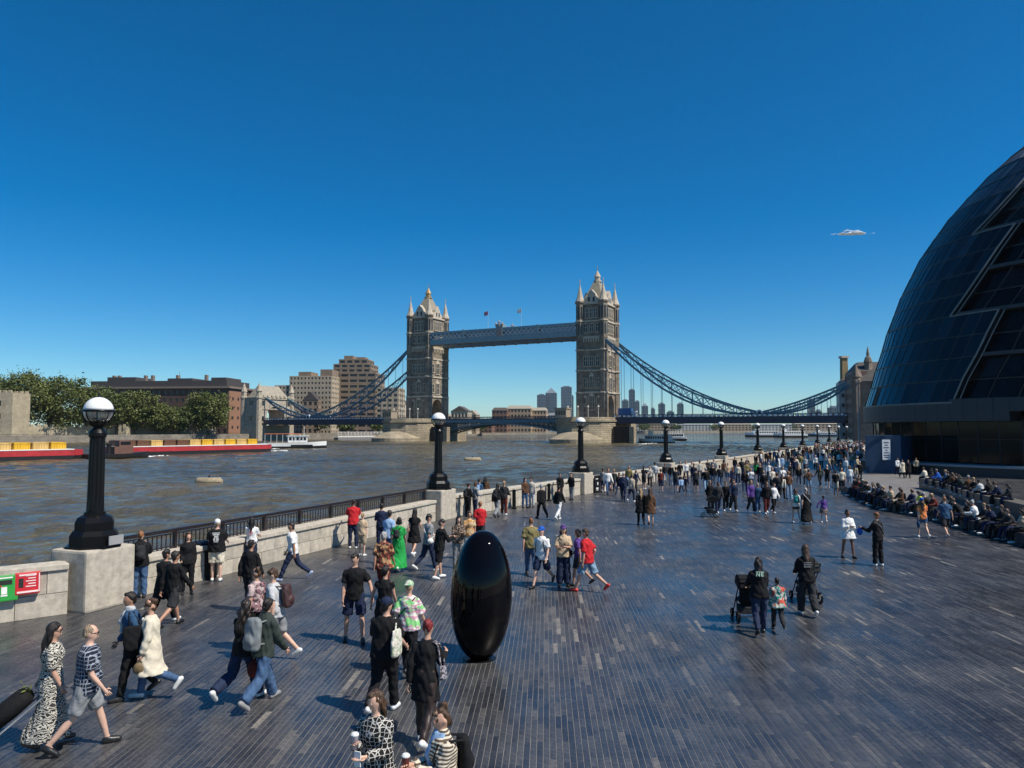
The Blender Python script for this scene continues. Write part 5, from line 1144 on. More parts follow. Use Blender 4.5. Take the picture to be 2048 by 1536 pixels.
# blue lorry on the deck at the south tower
c = BO + AX * (HALF + 13.5) - BX * 3; t = thing('lorry', 'blue box lorry driving out of the right bridge tower arch', 'lorry', (c.x, c.y, 8.56), BRZ, None)
m = MB(); m.bb(-3.6, 1.6, -1.25, 1.25, 1.0, 4.0); m.build('cargo_box', M('lorry_blue', (0.02, 0.10, 0.28), rough=.4), t); m = MB(); m.bb(1.75, 3.6, -1.2, 1.2, .7, 2.9); m.build('cab', M('lorry_white', (0.6, .62, .65), rough=.4), t)
m = MB(); m.bb(3.55, 3.63, -1.05, 1.05, 1.7, 2.6); m.build('windscreen', GLASS_D, t)
for x in (-2.6, 2.6):
    for y in (-1.1, 1.1): m = MB(); m.tube([(x, y - .15, .5), (x, y + .15, .5)], .5, 14); m.build('wheel', IRON, t)
# single small cloud
CL = M('cloud_white', (0.93, 0.96, 1.0), rough=1.0, var=0, spec=0); CL.node_tree.nodes['Principled BSDF'].inputs['Alpha'].default_value = 0.7
def cloud(px, py, Y, w, h, n, label, seed):
    r = np.random.default_rng(seed); c = at_depth(px, py, Y); t = MB()
    me = bpy.data.meshes.new('cloud'); bm = bmesh.new()
    for k in range(n * 4):
        x = r.normal(0, w * .26) if k % 5 else r.choice([-.38, -.12, .1, .3]) * w; zz = abs(r.normal(0, h * .34)) * (1 - min(1, abs(x) / (w * .55))) ; s = r.uniform(.10, .30) * h * (1 - .7 * min(1, abs(x) / (w * .5)))
        bmesh.ops.create_icosphere(bm, subdivisions=2, radius=1.0, matrix=Matrix.Translation((x, r.normal(0, h * .4), zz)) @ Matrix.Diagonal((s * 3.2, s * 1.5, s * .55, 1)))
    for v in bm.verts: v.co += Vector(mnoise.noise_vector(v.co * .05)) * h * .16 + Vector(mnoise.noise_vector(v.co * .16)) * h * .07
    bm.to_mesh(me); bm.free(); me.materials.append(CL); me.polygons.foreach_set('use_smooth', [True] * len(me.polygons)); o = link('cloud', me); o.location = c; return tag(o, label, 'cloud')
cloud(1703, 468, 4000, 165, 24, 36, 'small white wispy cloud in the blue sky left of the hall', 3)
# ================================================================== PEOPLE: posable figure builder
def ell(m, c, r, rot=None, nu=12, nv=8):
    vs = []; fs = []; c = Vector(c)
    for i in range(nv + 1):
        t = math.pi * i / nv - math.pi / 2
        for j in range(nu):
            a = 2 * math.pi * j / nu; p = Vector((r[0] * math.cos(t) * math.cos(a), r[1] * math.cos(t) * math.sin(a), r[2] * math.sin(t)))
            if rot is not None: p = rot @ p
            vs.append(c + p)
    for i in range(nv):
        for j in range(nu): a0 = i * nu + j; a1 = i * nu + (j + 1) % nu; fs.append((a0, a1, a1 + nu, a0 + nu))
    fs.append(tuple(range(nu - 1, -1, -1))); fs.append(tuple(nv * nu + j for j in range(nu))); m.add(vs, fs)
def loft(m, rings, n=14):
    """rings: (centre, rx, ry, xaxis, yaxis); closed"""
    vs = []; fs = []
    for c, rx, ry, X, Y in rings:
        for j in range(n): a = 2 * math.pi * j / n; vs.append(c + X * (rx * math.cos(a)) + Y * (ry * math.sin(a)))
    k = len(rings)
    for i in range(k - 1):
        for j in range(n): a0 = i * n + j; a1 = i * n + (j + 1) % n; fs.append((a0, a1, a1 + n, a0 + n))
    fs.append(tuple(range(n - 1, -1, -1))); fs.append(tuple((k - 1) * n + j for j in range(n))); m.add(vs, fs)
def limb(m, pts, rs, n=10, flat=False):
    P = [Vector(p) for p in pts]; d0 = (P[0] - P[1]).normalized(); d1 = (P[-1] - P[-2]).normalized()
    if flat: m.tube([P[0] + d0 * rs[0] * .85, P[0] + d0 * rs[0] * .5] + P, 1, n, r_list=[rs[0] * .45, rs[0] * .85] + list(rs)); return
    pp = [P[0] + d0 * rs[0] * .85, P[0] + d0 * rs[0] * .5] + P + [P[-1] + d1 * rs[-1] * .5, P[-1] + d1 * rs[-1] * .85]
    rr = [rs[0] * .45, rs[0] * .85] + list(rs) + [rs[-1] * .85, rs[-1] * .45]
    m.tube(pp, 1, n, r_list=rr)
PENDING = []           # (object, voxel, smooth iterations, fold amplitude, extra mesh to append)
def pend(name, m, mats, parent, vox, sm=5, fold=0.0, extra=None, cap=False):
    o = m.build(name, mats, parent, fixn=True)
    md = o.modifiers.new('r', 'REMESH'); md.mode = 'VOXEL'; md.voxel_size = vox; md.use_smooth_shade = True
    if sm: s = o.modifiers.new('s', 'SMOOTH'); s.factor = 0.5; s.iterations = sm
    PENDING.append((o, fold, extra)); return o
def finish_pending():
    dg = bpy.context.evaluated_depsgraph_get(); dg.update(); olds = []
    for o, fold, extra in PENDING:
        me = bpy.data.meshes.new_from_object(o.evaluated_get(dg)); olds.append(o.data); mats = [s.material for s in o.material_slots]
        n = len(me.vertices); co = np.empty(n * 3, 'f'); me.vertices.foreach_get('co', co); co = co.reshape(-1, 3)
        if fold > 0:
            nr = np.empty(n * 3, 'f'); me.vertices.foreach_get('normal', nr); nr = nr.reshape(-1, 3); ph = (hash(o.name) % 100) * .37
            f = np.sin(co[:, 0] * 31 + co[:, 2] * 23 + 2.3 * np.sin(co[:, 1] * 19 + ph) + ph) + .8 * np.sin(co[:, 2] * 41 - co[:, 1] * 37 + 2 * np.sin(co[:, 0] * 27 + ph)) + .6 * np.sin(co[:, 0] * 67 + co[:, 1] * 59 + co[:, 2] * 17)
            co = co + nr * ((f + (1.3 if not o.name.startswith('hair') else -.4)) * fold)[:, None]; me.vertices.foreach_set('co', co.ravel())
        if extra is not None and extra.f:
            bm = bmesh.new(); bm.from_mesh(me); vv = [bm.verts.new(p) for p in extra.v]
            for f, mi in zip(extra.f, extra.m):
                try: q = bm.faces.new([vv[i] for i in f]); q.material_index = mi; q.smooth = True
                except ValueError: pass
            bm.normal_update(); bm.to_mesh(me); bm.free()
        me.materials.clear()
        for q in mats: me.materials.append(q)
        me.update(); o.modifiers.clear(); o.data = me
    for d in olds: bpy.data.meshes.remove(d)
    PENDING.clear()
# ---- cloth and skin materials
def hairm(name, col):
    def ex(m, n, l, b, tc):
        mp = n.new('ShaderNodeMapping'); mp.inputs['Scale'].default_value = (95, 95, 11); l.new(tc.outputs['Object'], mp.inputs['Vector'])
        nz = n.new('ShaderNodeTexNoise'); nz.inputs['Scale'].default_value = 1.0; nz.inputs['Detail'].default_value = 4; l.new(mp.outputs[0], nz.inputs['Vector'])
        rp = n.new('ShaderNodeValToRGB'); e = rp.color_ramp.elements; e[0].position = .36; e[1].position = .66; e[0].color = tuple(c * .4 for c in col) + (1,); e[1].color = tuple(c * 1.9 for c in col) + (1,)
        l.new(nz.outputs[0], rp.inputs[0]); l.new(rp.outputs[0], b.inputs['Base Color'])
        bp = n.new('ShaderNodeBump'); bp.inputs['Strength'].default_value = 1.0; bp.inputs['Distance'].default_value = .012; l.new(nz.outputs[0], bp.inputs['Height']); l.new(bp.outputs[0], b.inputs['Normal'])
    return M(name, col, rough=.42, var=0, spec=.4, extra=ex)
def skin(k): return M('skin_%d' % k, [(0.52, 0.30, 0.21), (0.40, 0.21, 0.135), (0.17, 0.08, 0.05), (0.60, 0.37, 0.27)][k], rough=.5, var=.08, vscale=9)
def cloth(name, col, var=.12, vscale=14, rough=.85): return M('cloth_' + name, col, rough=rough, var=var, vscale=vscale, bump=.6, bscale=13, spec=.2)
def patt(name, kind, c1, c2, sc=20.0, c3=None):
    def ex(m, n, l, b, tc):
        mx = n.new('ShaderNodeMix'); mx.data_type = 'RGBA'; mx.inputs[6].default_value = c1 + (1,); mx.inputs[7].default_value = c2 + (1,)
        def ramp(sock, a, bb): r = n.new('ShaderNodeMapRange'); r.inputs[1].default_value = a; r.inputs[2].default_value = bb; l.new(sock, r.inputs[0]); return r.outputs[0]
        if kind in ('stripe', 'zebra', 'tiedye'):
            w = n.new('ShaderNodeTexWave'); w.wave_type = 'BANDS'; w.bands_direction = 'Z'; w.inputs['Scale'].default_value = sc; w.inputs['Distortion'].default_value = {'stripe': 1.0, 'zebra': 14.0, 'tiedye': 9.0}[kind]; w.inputs['Detail'].default_value = 2.0; w.inputs['Detail Scale'].default_value = 1.5
            l.new(tc.outputs['Object'], w.inputs['Vector']); l.new(ramp(w.outputs['Fac'], .42, .58), mx.inputs[0])
        elif kind == 'plaid':
            sep = n.new('ShaderNodeSeparateXYZ'); l.new(tc.outputs['Object'], sep.inputs[0]); outs = []
            ad = n.new('ShaderNodeMath'); ad.operation = 'ADD'; l.new(sep.outputs[0], ad.inputs[0]); l.new(sep.outputs[1], ad.inputs[1])
            for s in (ad.outputs[0], sep.outputs[2]):
                q = n.new('ShaderNodeMath'); q.operation = 'MULTIPLY'; q.inputs[1].default_value = sc; l.new(s, q.inputs[0]); fr = n.new('ShaderNodeMath'); fr.operation = 'FRACT'; l.new(q.outputs[0], fr.inputs[0])
                lt = n.new('ShaderNodeMath'); lt.operation = 'LESS_THAN'; lt.inputs[1].default_value = .2; l.new(fr.outputs[0], lt.inputs[0]); outs.append(lt.outputs[0])
            mm = n.new('ShaderNodeMath'); mm.operation = 'MAXIMUM'; l.new(outs[0], mm.inputs[0]); l.new(outs[1], mm.inputs[1]); l.new(mm.outputs[0], mx.inputs[0])
        elif kind == 'lozenge':
            v = n.new('ShaderNodeTexVoronoi'); v.feature = 'DISTANCE_TO_EDGE'; v.inputs['Scale'].default_value = sc; v.inputs['Randomness'].default_value = .25; l.new(tc.outputs['Object'], v.inputs['Vector']); l.new(ramp(v.outputs['Distance'], .085, .04), mx.inputs[0])
        else:                                            # blotches
            v = n.new('ShaderNodeTexNoise'); v.inputs['Scale'].default_value = sc; v.inputs['Detail'].default_value = 2; l.new(tc.outputs['Object'], v.inputs['Vector']); l.new(ramp(v.outputs[0], .47, .53), mx.inputs[0])
        out = mx.outputs[2]
        if c3:
            m3 = n.new('ShaderNodeMix'); m3.data_type = 'RGBA'; m3.inputs[7].default_value = c3 + (1,); l.new(out, m3.inputs[6])
            v = n.new('ShaderNodeTexNoise'); v.inputs['Scale'].default_value = sc * .55 if kind != 'tiedye' else 8; l.new(tc.outputs['Object'], v.inputs['Vector']); l.new(ramp(v.outputs[0], .5, .58), m3.inputs[0]); out = m3.outputs[2]
        l.new(out, b.inputs['Base Color'])
        nb = n.new('ShaderNodeTexNoise'); nb.inputs['Scale'].default_value = 13; bp = n.new('ShaderNodeBump'); bp.inputs['Strength'].default_value = .6; bp.inputs['Distance'].default_value = .02
        l.new(tc.outputs['Object'], nb.inputs['Vector']); l.new(nb.outputs[0], bp.inputs['Height']); l.new(bp.outputs[0], b.inputs['Normal'])
    return M('cloth_' + name, c1, rough=.85, var=0, spec=.25, extra=ex)
CB = {'black': cloth('black', (0.010, 0.010, 0.011)), 'char': cloth('charcoal', (0.028, 0.029, 0.032)), 'white': cloth('white', (0.72, 0.72, 0.70), .05), 'cream': cloth('cream', (0.62, 0.56, 0.44), .06), 'navy': cloth('navy', (0.014, 0.022, 0.055)), 'jeans': cloth('denim', (0.055, 0.105, 0.20), .3, 10), 'ljeans': cloth('light_denim', (0.19, 0.29, 0.40), .25, 10), 'djeans': cloth('dark_denim', (0.02, 0.03, 0.065), .25, 10),
      'red': cloth('red', (0.48, 0.02, 0.025)), 'green': cloth('green', (0.02, 0.30, 0.065)), 'grey': cloth('grey', (0.22, 0.23, 0.24)), 'lgrey': cloth('light_grey', (0.45, 0.46, 0.47)), 'olive': cloth('olive', (0.22, 0.18, 0.075)), 'beige': cloth('beige', (0.50, 0.38, 0.25)), 'brown': cloth('brown', (0.09, 0.045, 0.025)), 'maroon': cloth('maroon', (0.12, 0.025, 0.02)), 'lblue': cloth('light_blue', (0.28, 0.42, 0.62)), 'blue': cloth('blue', (0.02, 0.10, 0.42)), 'pink': cloth('pink', (0.62, 0.28, 0.32)), 'purple': cloth('purple', (0.10, 0.05, 0.22)), 'orange': cloth('orange', (0.62, 0.20, 0.07)), 'yellow': cloth('hi_vis_yellow', (0.62, 0.66, 0.05)), 'teal': cloth('teal', (0.03, 0.22, 0.22)), 'steel': cloth('steel_blue', (0.03, 0.075, 0.15)), 'sand': cloth('sand', (0.36, 0.29, 0.20)),
      'stone': cloth('stone', (0.46, 0.43, 0.37)), 'dgreen': cloth('dark_green_grey', (0.035, 0.045, 0.04))}
HAIR = {'dark': hairm('hair_dark', (0.013, 0.009, 0.007)), 'brown': hairm('hair_brown', (0.06, 0.032, 0.017)), 'blond': hairm('hair_blond', (0.28, 0.18, 0.09)), 'sandy': hairm('hair_sandy', (0.20, 0.145, 0.095)), 'grey': hairm('hair_grey', (0.30, 0.29, 0.28)), 'red': hairm('hair_red', (0.15, 0.014, 0.013)), 'ginger': hairm('hair_ginger', (0.20, 0.08, 0.03))}
SH = {'white': M('shoe_white', (0.68, 0.68, 0.66), rough=.5, var=.08), 'black': M('shoe_black', (0.012, 0.012, 0.012), rough=.4, var=.1), 'brown': M('shoe_brown', (0.10, 0.05, 0.03), rough=.5), 'red': M('shoe_red', (0.6, 0.04, 0.03), rough=.5), 'blue': M('shoe_blue', (0.35, 0.42, 0.55), rough=.5), 'grey': M('shoe_grey', (0.25, 0.25, 0.25), rough=.6)}
EYE = M('eye_dark', (0.02, 0.015, 0.012), rough=.3, var=0); LIP = M('lip', (0.30, 0.09, 0.075), rough=.5, var=0)
def walk(ph=1, st=24, arm=18, lean=3, back=34):
    a = dict(lt=st, lk=6, rt=-st * .8, rk=back, la=-arm, ra=arm, le=14, re=18, lean=lean)
    if ph < 0: a = dict(rt=st, rk=6, lt=-st * .8, lk=back, ra=-arm, la=arm, re=14, le=18, lean=lean)
    return a
STAND = dict(lt=2, rt=-2, lk=2, rk=2, la=2, ra=-2, le=10, re=10)
def skeleton(H, P, sit=False):
    s = H / 1.75; g = lambda k, d=0.0: R(P.get(k, d)); J = {'s': s}
    lean = g('lean'); up = Vector((math.sin(g('side')), math.sin(lean), math.cos(lean))).normalized(); tw = g('twist')
    X = Vector((math.cos(tw), math.sin(tw), 0)); Yv = up.cross(X).normalized(); X = Yv.cross(up).normalized()
    J.update(up=up, X=X, Y=Yv, pel=Vector((0, 0, 0)))
    for sd, k in ((-1, 'l'), (1, 'r')):
        hip = Vector((sd * .088 * s, 0, 0)); a = g(k + 't'); kn = g(k + 'k'); sp = g(k + 's', 2.0)
        knee = hip + Vector((sd * math.sin(sp), math.sin(a), -math.cos(a))) * .43 * s; b = a - kn
        ank = knee + Vector((sd * math.sin(sp) * .5, math.sin(b), -math.cos(b))) * .42 * s
        fp = b * .75 if b < R(-12) else (0 if abs(b) < R(14) else (b - R(14)) * .7)
        fd = Vector((sd * .12, math.cos(fp), math.sin(fp))).normalized(); J[k + 'leg'] = (hip, knee, ank, fd)
    J['base'] = min(min(J[k + 'leg'][2].z - .075 * s, (J[k + 'leg'][2] + J[k + 'leg'][3] * .17 * s).z - .072 * s) for k in 'lr')
    for sd, k in ((-1, 'l'), (1, 'r')):
        sh = up * (.440 * s) + X * (sd * (.158 if P.get('fem') else .172) * s); a = g(k + 'a'); ab = g(k + 'b', 7.0); e = g(k + 'e', 12); iw = g(k + 'i', 0.0)
        d = X * (sd * math.sin(ab)) + Vector((0, math.sin(a) * math.cos(ab), -math.cos(a) * math.cos(ab))); el = sh + d.normalized() * .285 * s
        d2 = Vector((0, math.sin(a + e), -math.cos(a + e))) * math.cos(iw) - X * (sd * math.sin(iw)) + X * (sd * math.sin(ab) * .4); wr = el + d2.normalized() * .245 * s
        J[k + 'arm'] = (sh, el, wr, d2.normalized())
    J['neck'] = up * (.52 * s); hp = g('hp'); hy = g('hy')
    nk = (up + Vector((0, math.sin(-hp) * -.3, 0))).normalized(); J['head'] = J['neck'] + nk * .165 * s + Vector((0, .018 * s, 0))
    J['hrot'] = (Matrix.Rotation(tw + hy, 3, 'Z') @ Matrix.Rotation(lean * -.6 + hp, 3, 'X'))
    return J
def torso_rings(J, spec, infl, z0=None, z1=None, hem=None):
    s = J['s']; up, X, Y = J['up'], J['X'], J['Y']; fem = spec.get('fem', False); bw = spec.get('bw', 1.0); belly = spec.get('belly', 0.0)
    pr = [(-.08, .115, .085), (-.03, .160, .108), (.04, .162, .112), (.12, .150, .104), (.20, .140, .098), (.29, .155, .106), (.37, .172, .110), (.42, .172, .102), (.465, .142, .086), (.497, .098, .070), (.525, .066, .058)] if not fem else [(-.08, .120, .090), (-.03, .165, .112), (.04, .163, .112), (.12, .140, .098), (.20, .124, .090), (.29, .140, .108), (.36, .150, .116), (.41, .150, .098), (.452, .122, .080), (.485, .085, .064), (.52, .058, .053)]
    out = []
    for z, rx, ry in pr:
        if z0 is not None and z < z0 - 1e-6: continue
        if z1 is not None and z > z1 + 1e-6: continue
        c = up * (z * s) + Y * (.012 * s * (1 if z > .25 else 0) + belly * s * math.exp(-((z - .13) / .11) ** 2) * .5); rb = ry + belly * math.exp(-((z - .13) / .11) ** 2) * .55
        out.append((c, (rx * bw + infl) * s, (rb * bw + infl) * s, X, Y))
    return out
def leg_at(J, k, z):
    hip, kn, an, _ = J[k + 'leg']
    if z >= kn.z: t = (hip.z - z) / max(1e-4, hip.z - kn.z); return hip.lerp(kn, max(0, t))
    t = (kn.z - z) / max(1e-4, kn.z - an.z); return kn.lerp(an, min(1, max(0, t)))
def skirt_rings(J, hemz, flare, r0, n=7, infl=.02):
    s = J['s']; out = []
    for i in range(n + 1):
        z = hemz * (1 - i / n) if True else 0; t = z / hemz if hemz else 0; a, b = leg_at(J, 'l', z), leg_at(J, 'r', z); c = (a + b) / 2; c.z = z; c.x *= .9; c.y *= .8
        rx = max(r0 * s, abs(a.x - b.x) / 2 + .085 * s) + flare * t * s + infl * s; ry = max(r0 * .72 * s, min(.24 * s, abs(a.y - b.y) / 2 + .06 * s)) + flare * t * .7 * s + infl * s
        out.append((c, rx, ry, Vector((1, 0, 0)), Vector((0, 1, 0))))
    return out
def fingers(m, wr, d, J, sd, grip=25.0):
    """palm is in the body mesh; four fingers of unequal length plus a thumb off the side of the palm"""
    s = J['s']; d = d.normalized(); side = J['X'] * (-sd); nrm = d.cross(side).normalized(); side = nrm.cross(d).normalized()
    # palm faces the thigh: finger row runs front-back
    row = Vector((0, 1, 0)) - d * d.y; row = row.normalized() if row.length > .2 else Vector((0, 0, 1)); inn = -J['X'] * sd
    k0 = wr + d * .085 * s
    for i, L in enumerate((.066, .076, .071, .056)):
        p = k0 + row * ((.028 - .0185 * i) * s); a = R(grip + 6 * i); q = p + (d * math.cos(a * .5) + inn * math.sin(a * .5)) * L * .5 * s; e = q + (d * math.cos(a * 1.6) + inn * math.sin(a * 1.6)) * L * .5 * s
        m.tube([p - d * .012, p, q, e], 1, 6, r_list=[.0098 * s, .0095 * s, .0088 * s, .006 * s])
    p = wr + d * .03 * s + row * .028 * s; q = p + (d * .6 + row * .75 + inn * .3).normalized() * .032 * s; e = q + (d * .95 + row * .2 + inn * .3).normalized() * .03 * s
    m.tube([p, q, e], 1, 6, r_list=[.0115 * s, .0105 * s, .007 * s])
PEOPLE_N = 0
def person(spec):
    """one figure: continuous skin body with hair, garments, shoes and carried things as its parts"""
    global PEOPLE_N
    H = spec.get('H', 1.72); P = dict(STAND); P.update(spec.get('pose', {})); P['fem'] = spec.get('fem', False); jr = random.Random(spec['label'])
    for kk in ('la', 'ra', 'lb', 'rb', 'le', 're', 'hy'): P[kk] = P.get(kk, 7.0 if kk in ('lb', 'rb') else 0.0) + jr.uniform(-5, 5)
    for kk in ('lt', 'rt', 'lk', 'rk', 'lean'): P[kk] = P.get(kk, 0.0) + (jr.uniform(-2.5, 2.5) if not spec.get('sit') else 0)
    P['lk'] = max(P['lk'], 0); P['rk'] = max(P['rk'], 0); J = skeleton(H, P); s = J['s']; vox = spec.get('vox', .016); near = spec.get('near', vox < .018)
    pos = spec['at']; sit = spec.get('sit'); base = J['base'] if not sit else -spec['sit']
    z_off = -base if not sit else spec['sit'] + .085 * s
    t = thing('person', spec['label'], 'person', (pos[0], pos[1], pos[2] + z_off), -R(spec['hd']), spec.get('group'))
    sk = skin(spec.get('skin', 0)); bw = spec.get('bw', 1.0); hr = J['hrot']; hc = J['head']
    # ---- body
    m = MB(); loft(m, torso_rings(J, spec, 0.0)); limb(m, [J['neck'] - J['up'] * .05 * s, hc - Vector((0, 0, .03 * s))], [.056 * s, .050 * s])
    ell(m, hc, (.074 * s, .094 * s, .114 * s), hr, 14, 10); ell(m, hc + hr @ Vector((0, .030 * s, -.050 * s)), (.056 * s, .062 * s, .064 * s), hr)
    ell(m, hc + hr @ Vector((0, .096 * s, -.016 * s)), (.013 * s, .018 * s, .024 * s), hr)
    for sd in (-1, 1): ell(m, hc + hr @ Vector((sd * .075 * s, -.008 * s, -.012 * s)), (.011 * s, .018 * s, .028 * s), hr)
    ex = MB()
    for sd, k in ((-1, 'l'), (1, 'r')):
        sh, el, wr, d = J[k + 'arm']; limb(m, [sh, el], [.047 * bw * s, .041 * s]); limb(m, [el, el.lerp(wr, .3), wr], [.040 * s, .040 * s, .027 * s])
        pr = wr + d * .05 * s; ell(m, pr, (.024 * s, .036 * s, .048 * s), Vector((0, 0, -1)).rotation_difference(d).to_matrix())
        if near: fingers(ex, wr, d, J, sd, spec.get('grip', 28))
        else: limb(m, [pr, pr + d * .075 * s], [.028 * s, .018 * s])
        hip, kn, an, fd = J[k + 'leg']; limb(m, [hip, hip.lerp(kn, .4), kn], [.088 * bw * s, .080 * bw * s, .054 * s]); limb(m, [kn, kn.lerp(an, .33), an], [.053 * s, .055 * s, .036 * s]); limb(m, [an - fd * .02 * s, an + fd * .12 * s - Vector((0, 0, .03 * s))], [.032 * s, .024 * s])
    if near:
        for sd in (-1, 1):
            ex.mi = 1; ell(ex, hc + hr @ Vector((sd * .030 * s, .0865 * s, .004 * s)), (.0125 * s, .006 * s, .0065 * s), hr, 6, 4)
            ell(ex, hc + hr @ Vector((sd * .031 * s, .0885 * s, .024 * s)), (.018 * s, .005 * s, .0045 * s), hr, 6, 4)
        ex.mi = 2; ell(ex, hc + hr @ Vector((0, .0905 * s, -.058 * s)), (.022 * s, .006 * s, .0075 * s), hr, 6, 4)
    pend('body', m, [sk, EYE, LIP], t, vox * 1.3 if vox > .014 else vox, 3, 0, ex)
    # ---- upper garment
    top = spec.get('top')
    if top:
        m = MB(); inf = top.get('inf', .020); hem = top.get('hem', -.10)
        if hem >= -.12:
            rg = torso_rings(J, spec, inf, z0=-.03, z1=.53); c, rx, ry, X, Y = rg[0]; rg = [(c - J['up'] * (.07 * s), rx * 1.0 + .006, ry * 1.0 + .006, X, Y)] + rg
            loft(m, rg)
        else:
            loft(m, torso_rings(J, spec, inf, z0=-.03, z1=.53)); loft(m, skirt_rings(J, hem * s, top.get('flare', .08), .16 * bw, infl=inf) + [(J['up'] * .05 * s, (.16 * bw + inf) * s, (.112 * bw + inf) * s, J['X'], J['Y'])])
        if top.get('collar'): limb(m, [J['neck'] - J['up'] * .05 * s, J['neck'] + J['up'] * .01 * s], [.085 * s, .075 * s])
        sl = top.get('sleeve', 1.0)
        for k in 'lr':
            sh, el, wr, d = J[k + 'arm']; fl = top.get('sflare', 0)
            if sl > 0:
                if sl <= .7: e = sh.lerp(el, min(1, sl * 1.45)); limb(m, [sh - J['up'] * .012 * s, e], [(.048 * bw + inf * .4) * s, (.047 * bw + inf * .75 + .006 + fl) * s], flat=True)
                else: limb(m, [sh - J['up'] * .01 * s, el], [(.048 * bw + inf * .4) * s, (.043 + inf * .7) * s]); limb(m, [el, el.lerp(wr, sl * .97)], [(.042 + inf * .7) * s, (.031 + inf * .55 + fl) * s], flat=True)
            else: limb(m, [sh - J['up'] * .02 * s, sh + J['X'] * 0], [(.05 + inf * .5) * s, (.05 + inf * .5) * s])
        o = pend(top.get('name', 'shirt'), m, [top['mat']], t, vox, 3, .0045)
    # ---- lower garment
    bot = spec.get('bot')
    if bot:
        m = MB(); inf = bot.get('inf', .014); kd = bot.get('kind', 'trousers')
        loft(m, torso_rings(J, spec, inf - .004 if top else inf, z0=-.08, z1=.12))
        if kd == 'skirt': loft(m, skirt_rings(J, bot.get('hem', -.4) * s, bot.get('flare', .05), .155 * bw, infl=inf))
        else:
            for k in 'lr':
                hip, kn, an, fd = J[k + 'leg']; ln = bot.get('len', 1.0 if kd == 'trousers' else .45); loose = bot.get('loose', 0)
                if kd == 'shorts': e = hip.lerp(kn, ln * 2); limb(m, [hip, hip.lerp(e, .5), e], [(.088 * bw + inf) * s, (.080 * bw + inf + .004) * s, (.066 * bw + inf + .006 + loose * .7) * s], flat=True)
                else: limb(m, [hip, hip.lerp(kn, .45), kn], [(.090 * bw + inf) * s, (.080 * bw + inf) * s, (.057 + inf + loose * .5) * s]); limb(m, [kn, kn.lerp(an, .4), kn.lerp(an, .97)], [(.056 + inf + loose * .5) * s, (.054 + inf * .8 + loose) * s, (.042 + inf * .8 + loose) * s], flat=True)
        pend(bot.get('name', {'trousers': 'trousers', 'shorts': 'shorts', 'skirt': 'skirt'}[kd]), m, [bot['mat']], t, vox, 3 if inf > .01 else 1, .0045 if inf > .01 else .0015)
    # ---- shoes
    if spec.get('shoe'):
        for k in 'lr':
            hip, kn, an, fd = J[k + 'leg']; m = MB(); dn = Vector((0, fd.z, -fd.y)).normalized(); heel = an + dn * .036 * s - fd * .035 * s; toe = an + dn * .042 * s + fd * .155 * s
            limb(m, [heel, an + dn * .03 * s + fd * .04 * s, toe], [.044 * s, .050 * s, .038 * s]); limb(m, [an + dn * .005 * s, heel + fd * .02 * s], [.046 * s, .044 * s])
            if vox < .026: pend('shoe', m, [SH[spec['shoe']]], t, min(vox, .016), 3)
            else: m.build('shoe', [SH[spec['shoe']]], t, True)
    # ---- hair and hats
    hk, hm = spec.get('hair', ('short', 'dark')); m = MB(); hv = hr
    def hpnt(x, y, z): return hc + hv @ Vector((x * s, y * s, z * s))
    if hk != 'bald':
        if hk == 'crop': ell(m, hpnt(0, -.022, .030), (.0775 * s, .082 * s, .090 * s), hv)
        else: ell(m, hpnt(0, -.016, .028), (.083 * s, .096 * s, .098 * s), hv); ell(m, hpnt(0, .045, .080), (.058 * s, .046 * s, .030 * s), hv)
        ell(m, hpnt(0, -.045, -.03 if hk != 'crop' else -.01), (.072 * s, .056 * s, .075 * s if hk != 'crop' else .06 * s), hv)
        if hk in ('long', 'wavy', 'pony'):
            b1 = hpnt(0, -.075, -.08); b2 = J['neck'] - J['Y'] * .095 * s - J['up'] * .06 * s; b3 = b2 - J['up'] * (.17 if hk != 'pony' else .1) * s - J['Y'] * .01
            w = {'long': .070, 'wavy': .085, 'pony': .035}[hk]; limb(m, [hpnt(0, -.035, .02), b1, b2, b3], [.072 * s, w * .92 * s, w * .85 * s, w * .62 * s])
            if hk != 'pony':
                for sd in (-1, 1): limb(m, [hpnt(sd * .066, -.01, .01), hpnt(sd * .078, -.03, -.10), J['neck'] + J['X'] * sd * .072 * s - J['up'] * .05 * s - J['Y'] * .05 * s], [.028 * s, .03 * s * (w / .07), .026 * s])
        if hk == 'bun': ell(m, hpnt(0, -.075, .085), (.045 * s, .045 * s, .045 * s), hv)
        if hk == 'topbun': ell(m, hpnt(.01, -.055, .115), (.052 * s, .05 * s, .045 * s), hv); ell(m, hpnt(-.03, -.08, .09), (.03 * s, .03 * s, .03 * s), hv)
        if hk == 'bob':
            for sd in (-1, 1): limb(m, [hpnt(sd * .066, -.01, .01), hpnt(sd * .074, -.02, -.09)], [.03 * s, .034 * s])
            ell(m, hpnt(0, -.05, -.06), (.08 * s, .055 * s, .07 * s), hv)
        pend('hair', m, [HAIR[hm]], t, min(vox, .021), 2, .009 if hk in ('wavy', 'topbun', 'bun') else .005)
    hat = spec.get('hat')
    if hat:
        m = MB(); ell(m, hpnt(0, -.012, .048), (.088 * s, .103 * s, .088 * s), hv)
        sgn = -1 if hat.get('back') else 1; b0 = [hpnt(x, sgn * y, .040 + z) for x, y, z in ((-.075, .05, .0), (-.06, .135, -.012), (0, .160, -.016), (.06, .135, -.012), (.075, .05, .0))]
        m.extr(b0, hv @ Vector((0, 0, .014 * s))); pend('cap' if not hat.get('beanie') else 'beanie', m, [hat['mat']], t, min(vox, .014), 2)
    # ---- things worn or carried
    up, X, Y = J['up'], J['X'], J['Y']
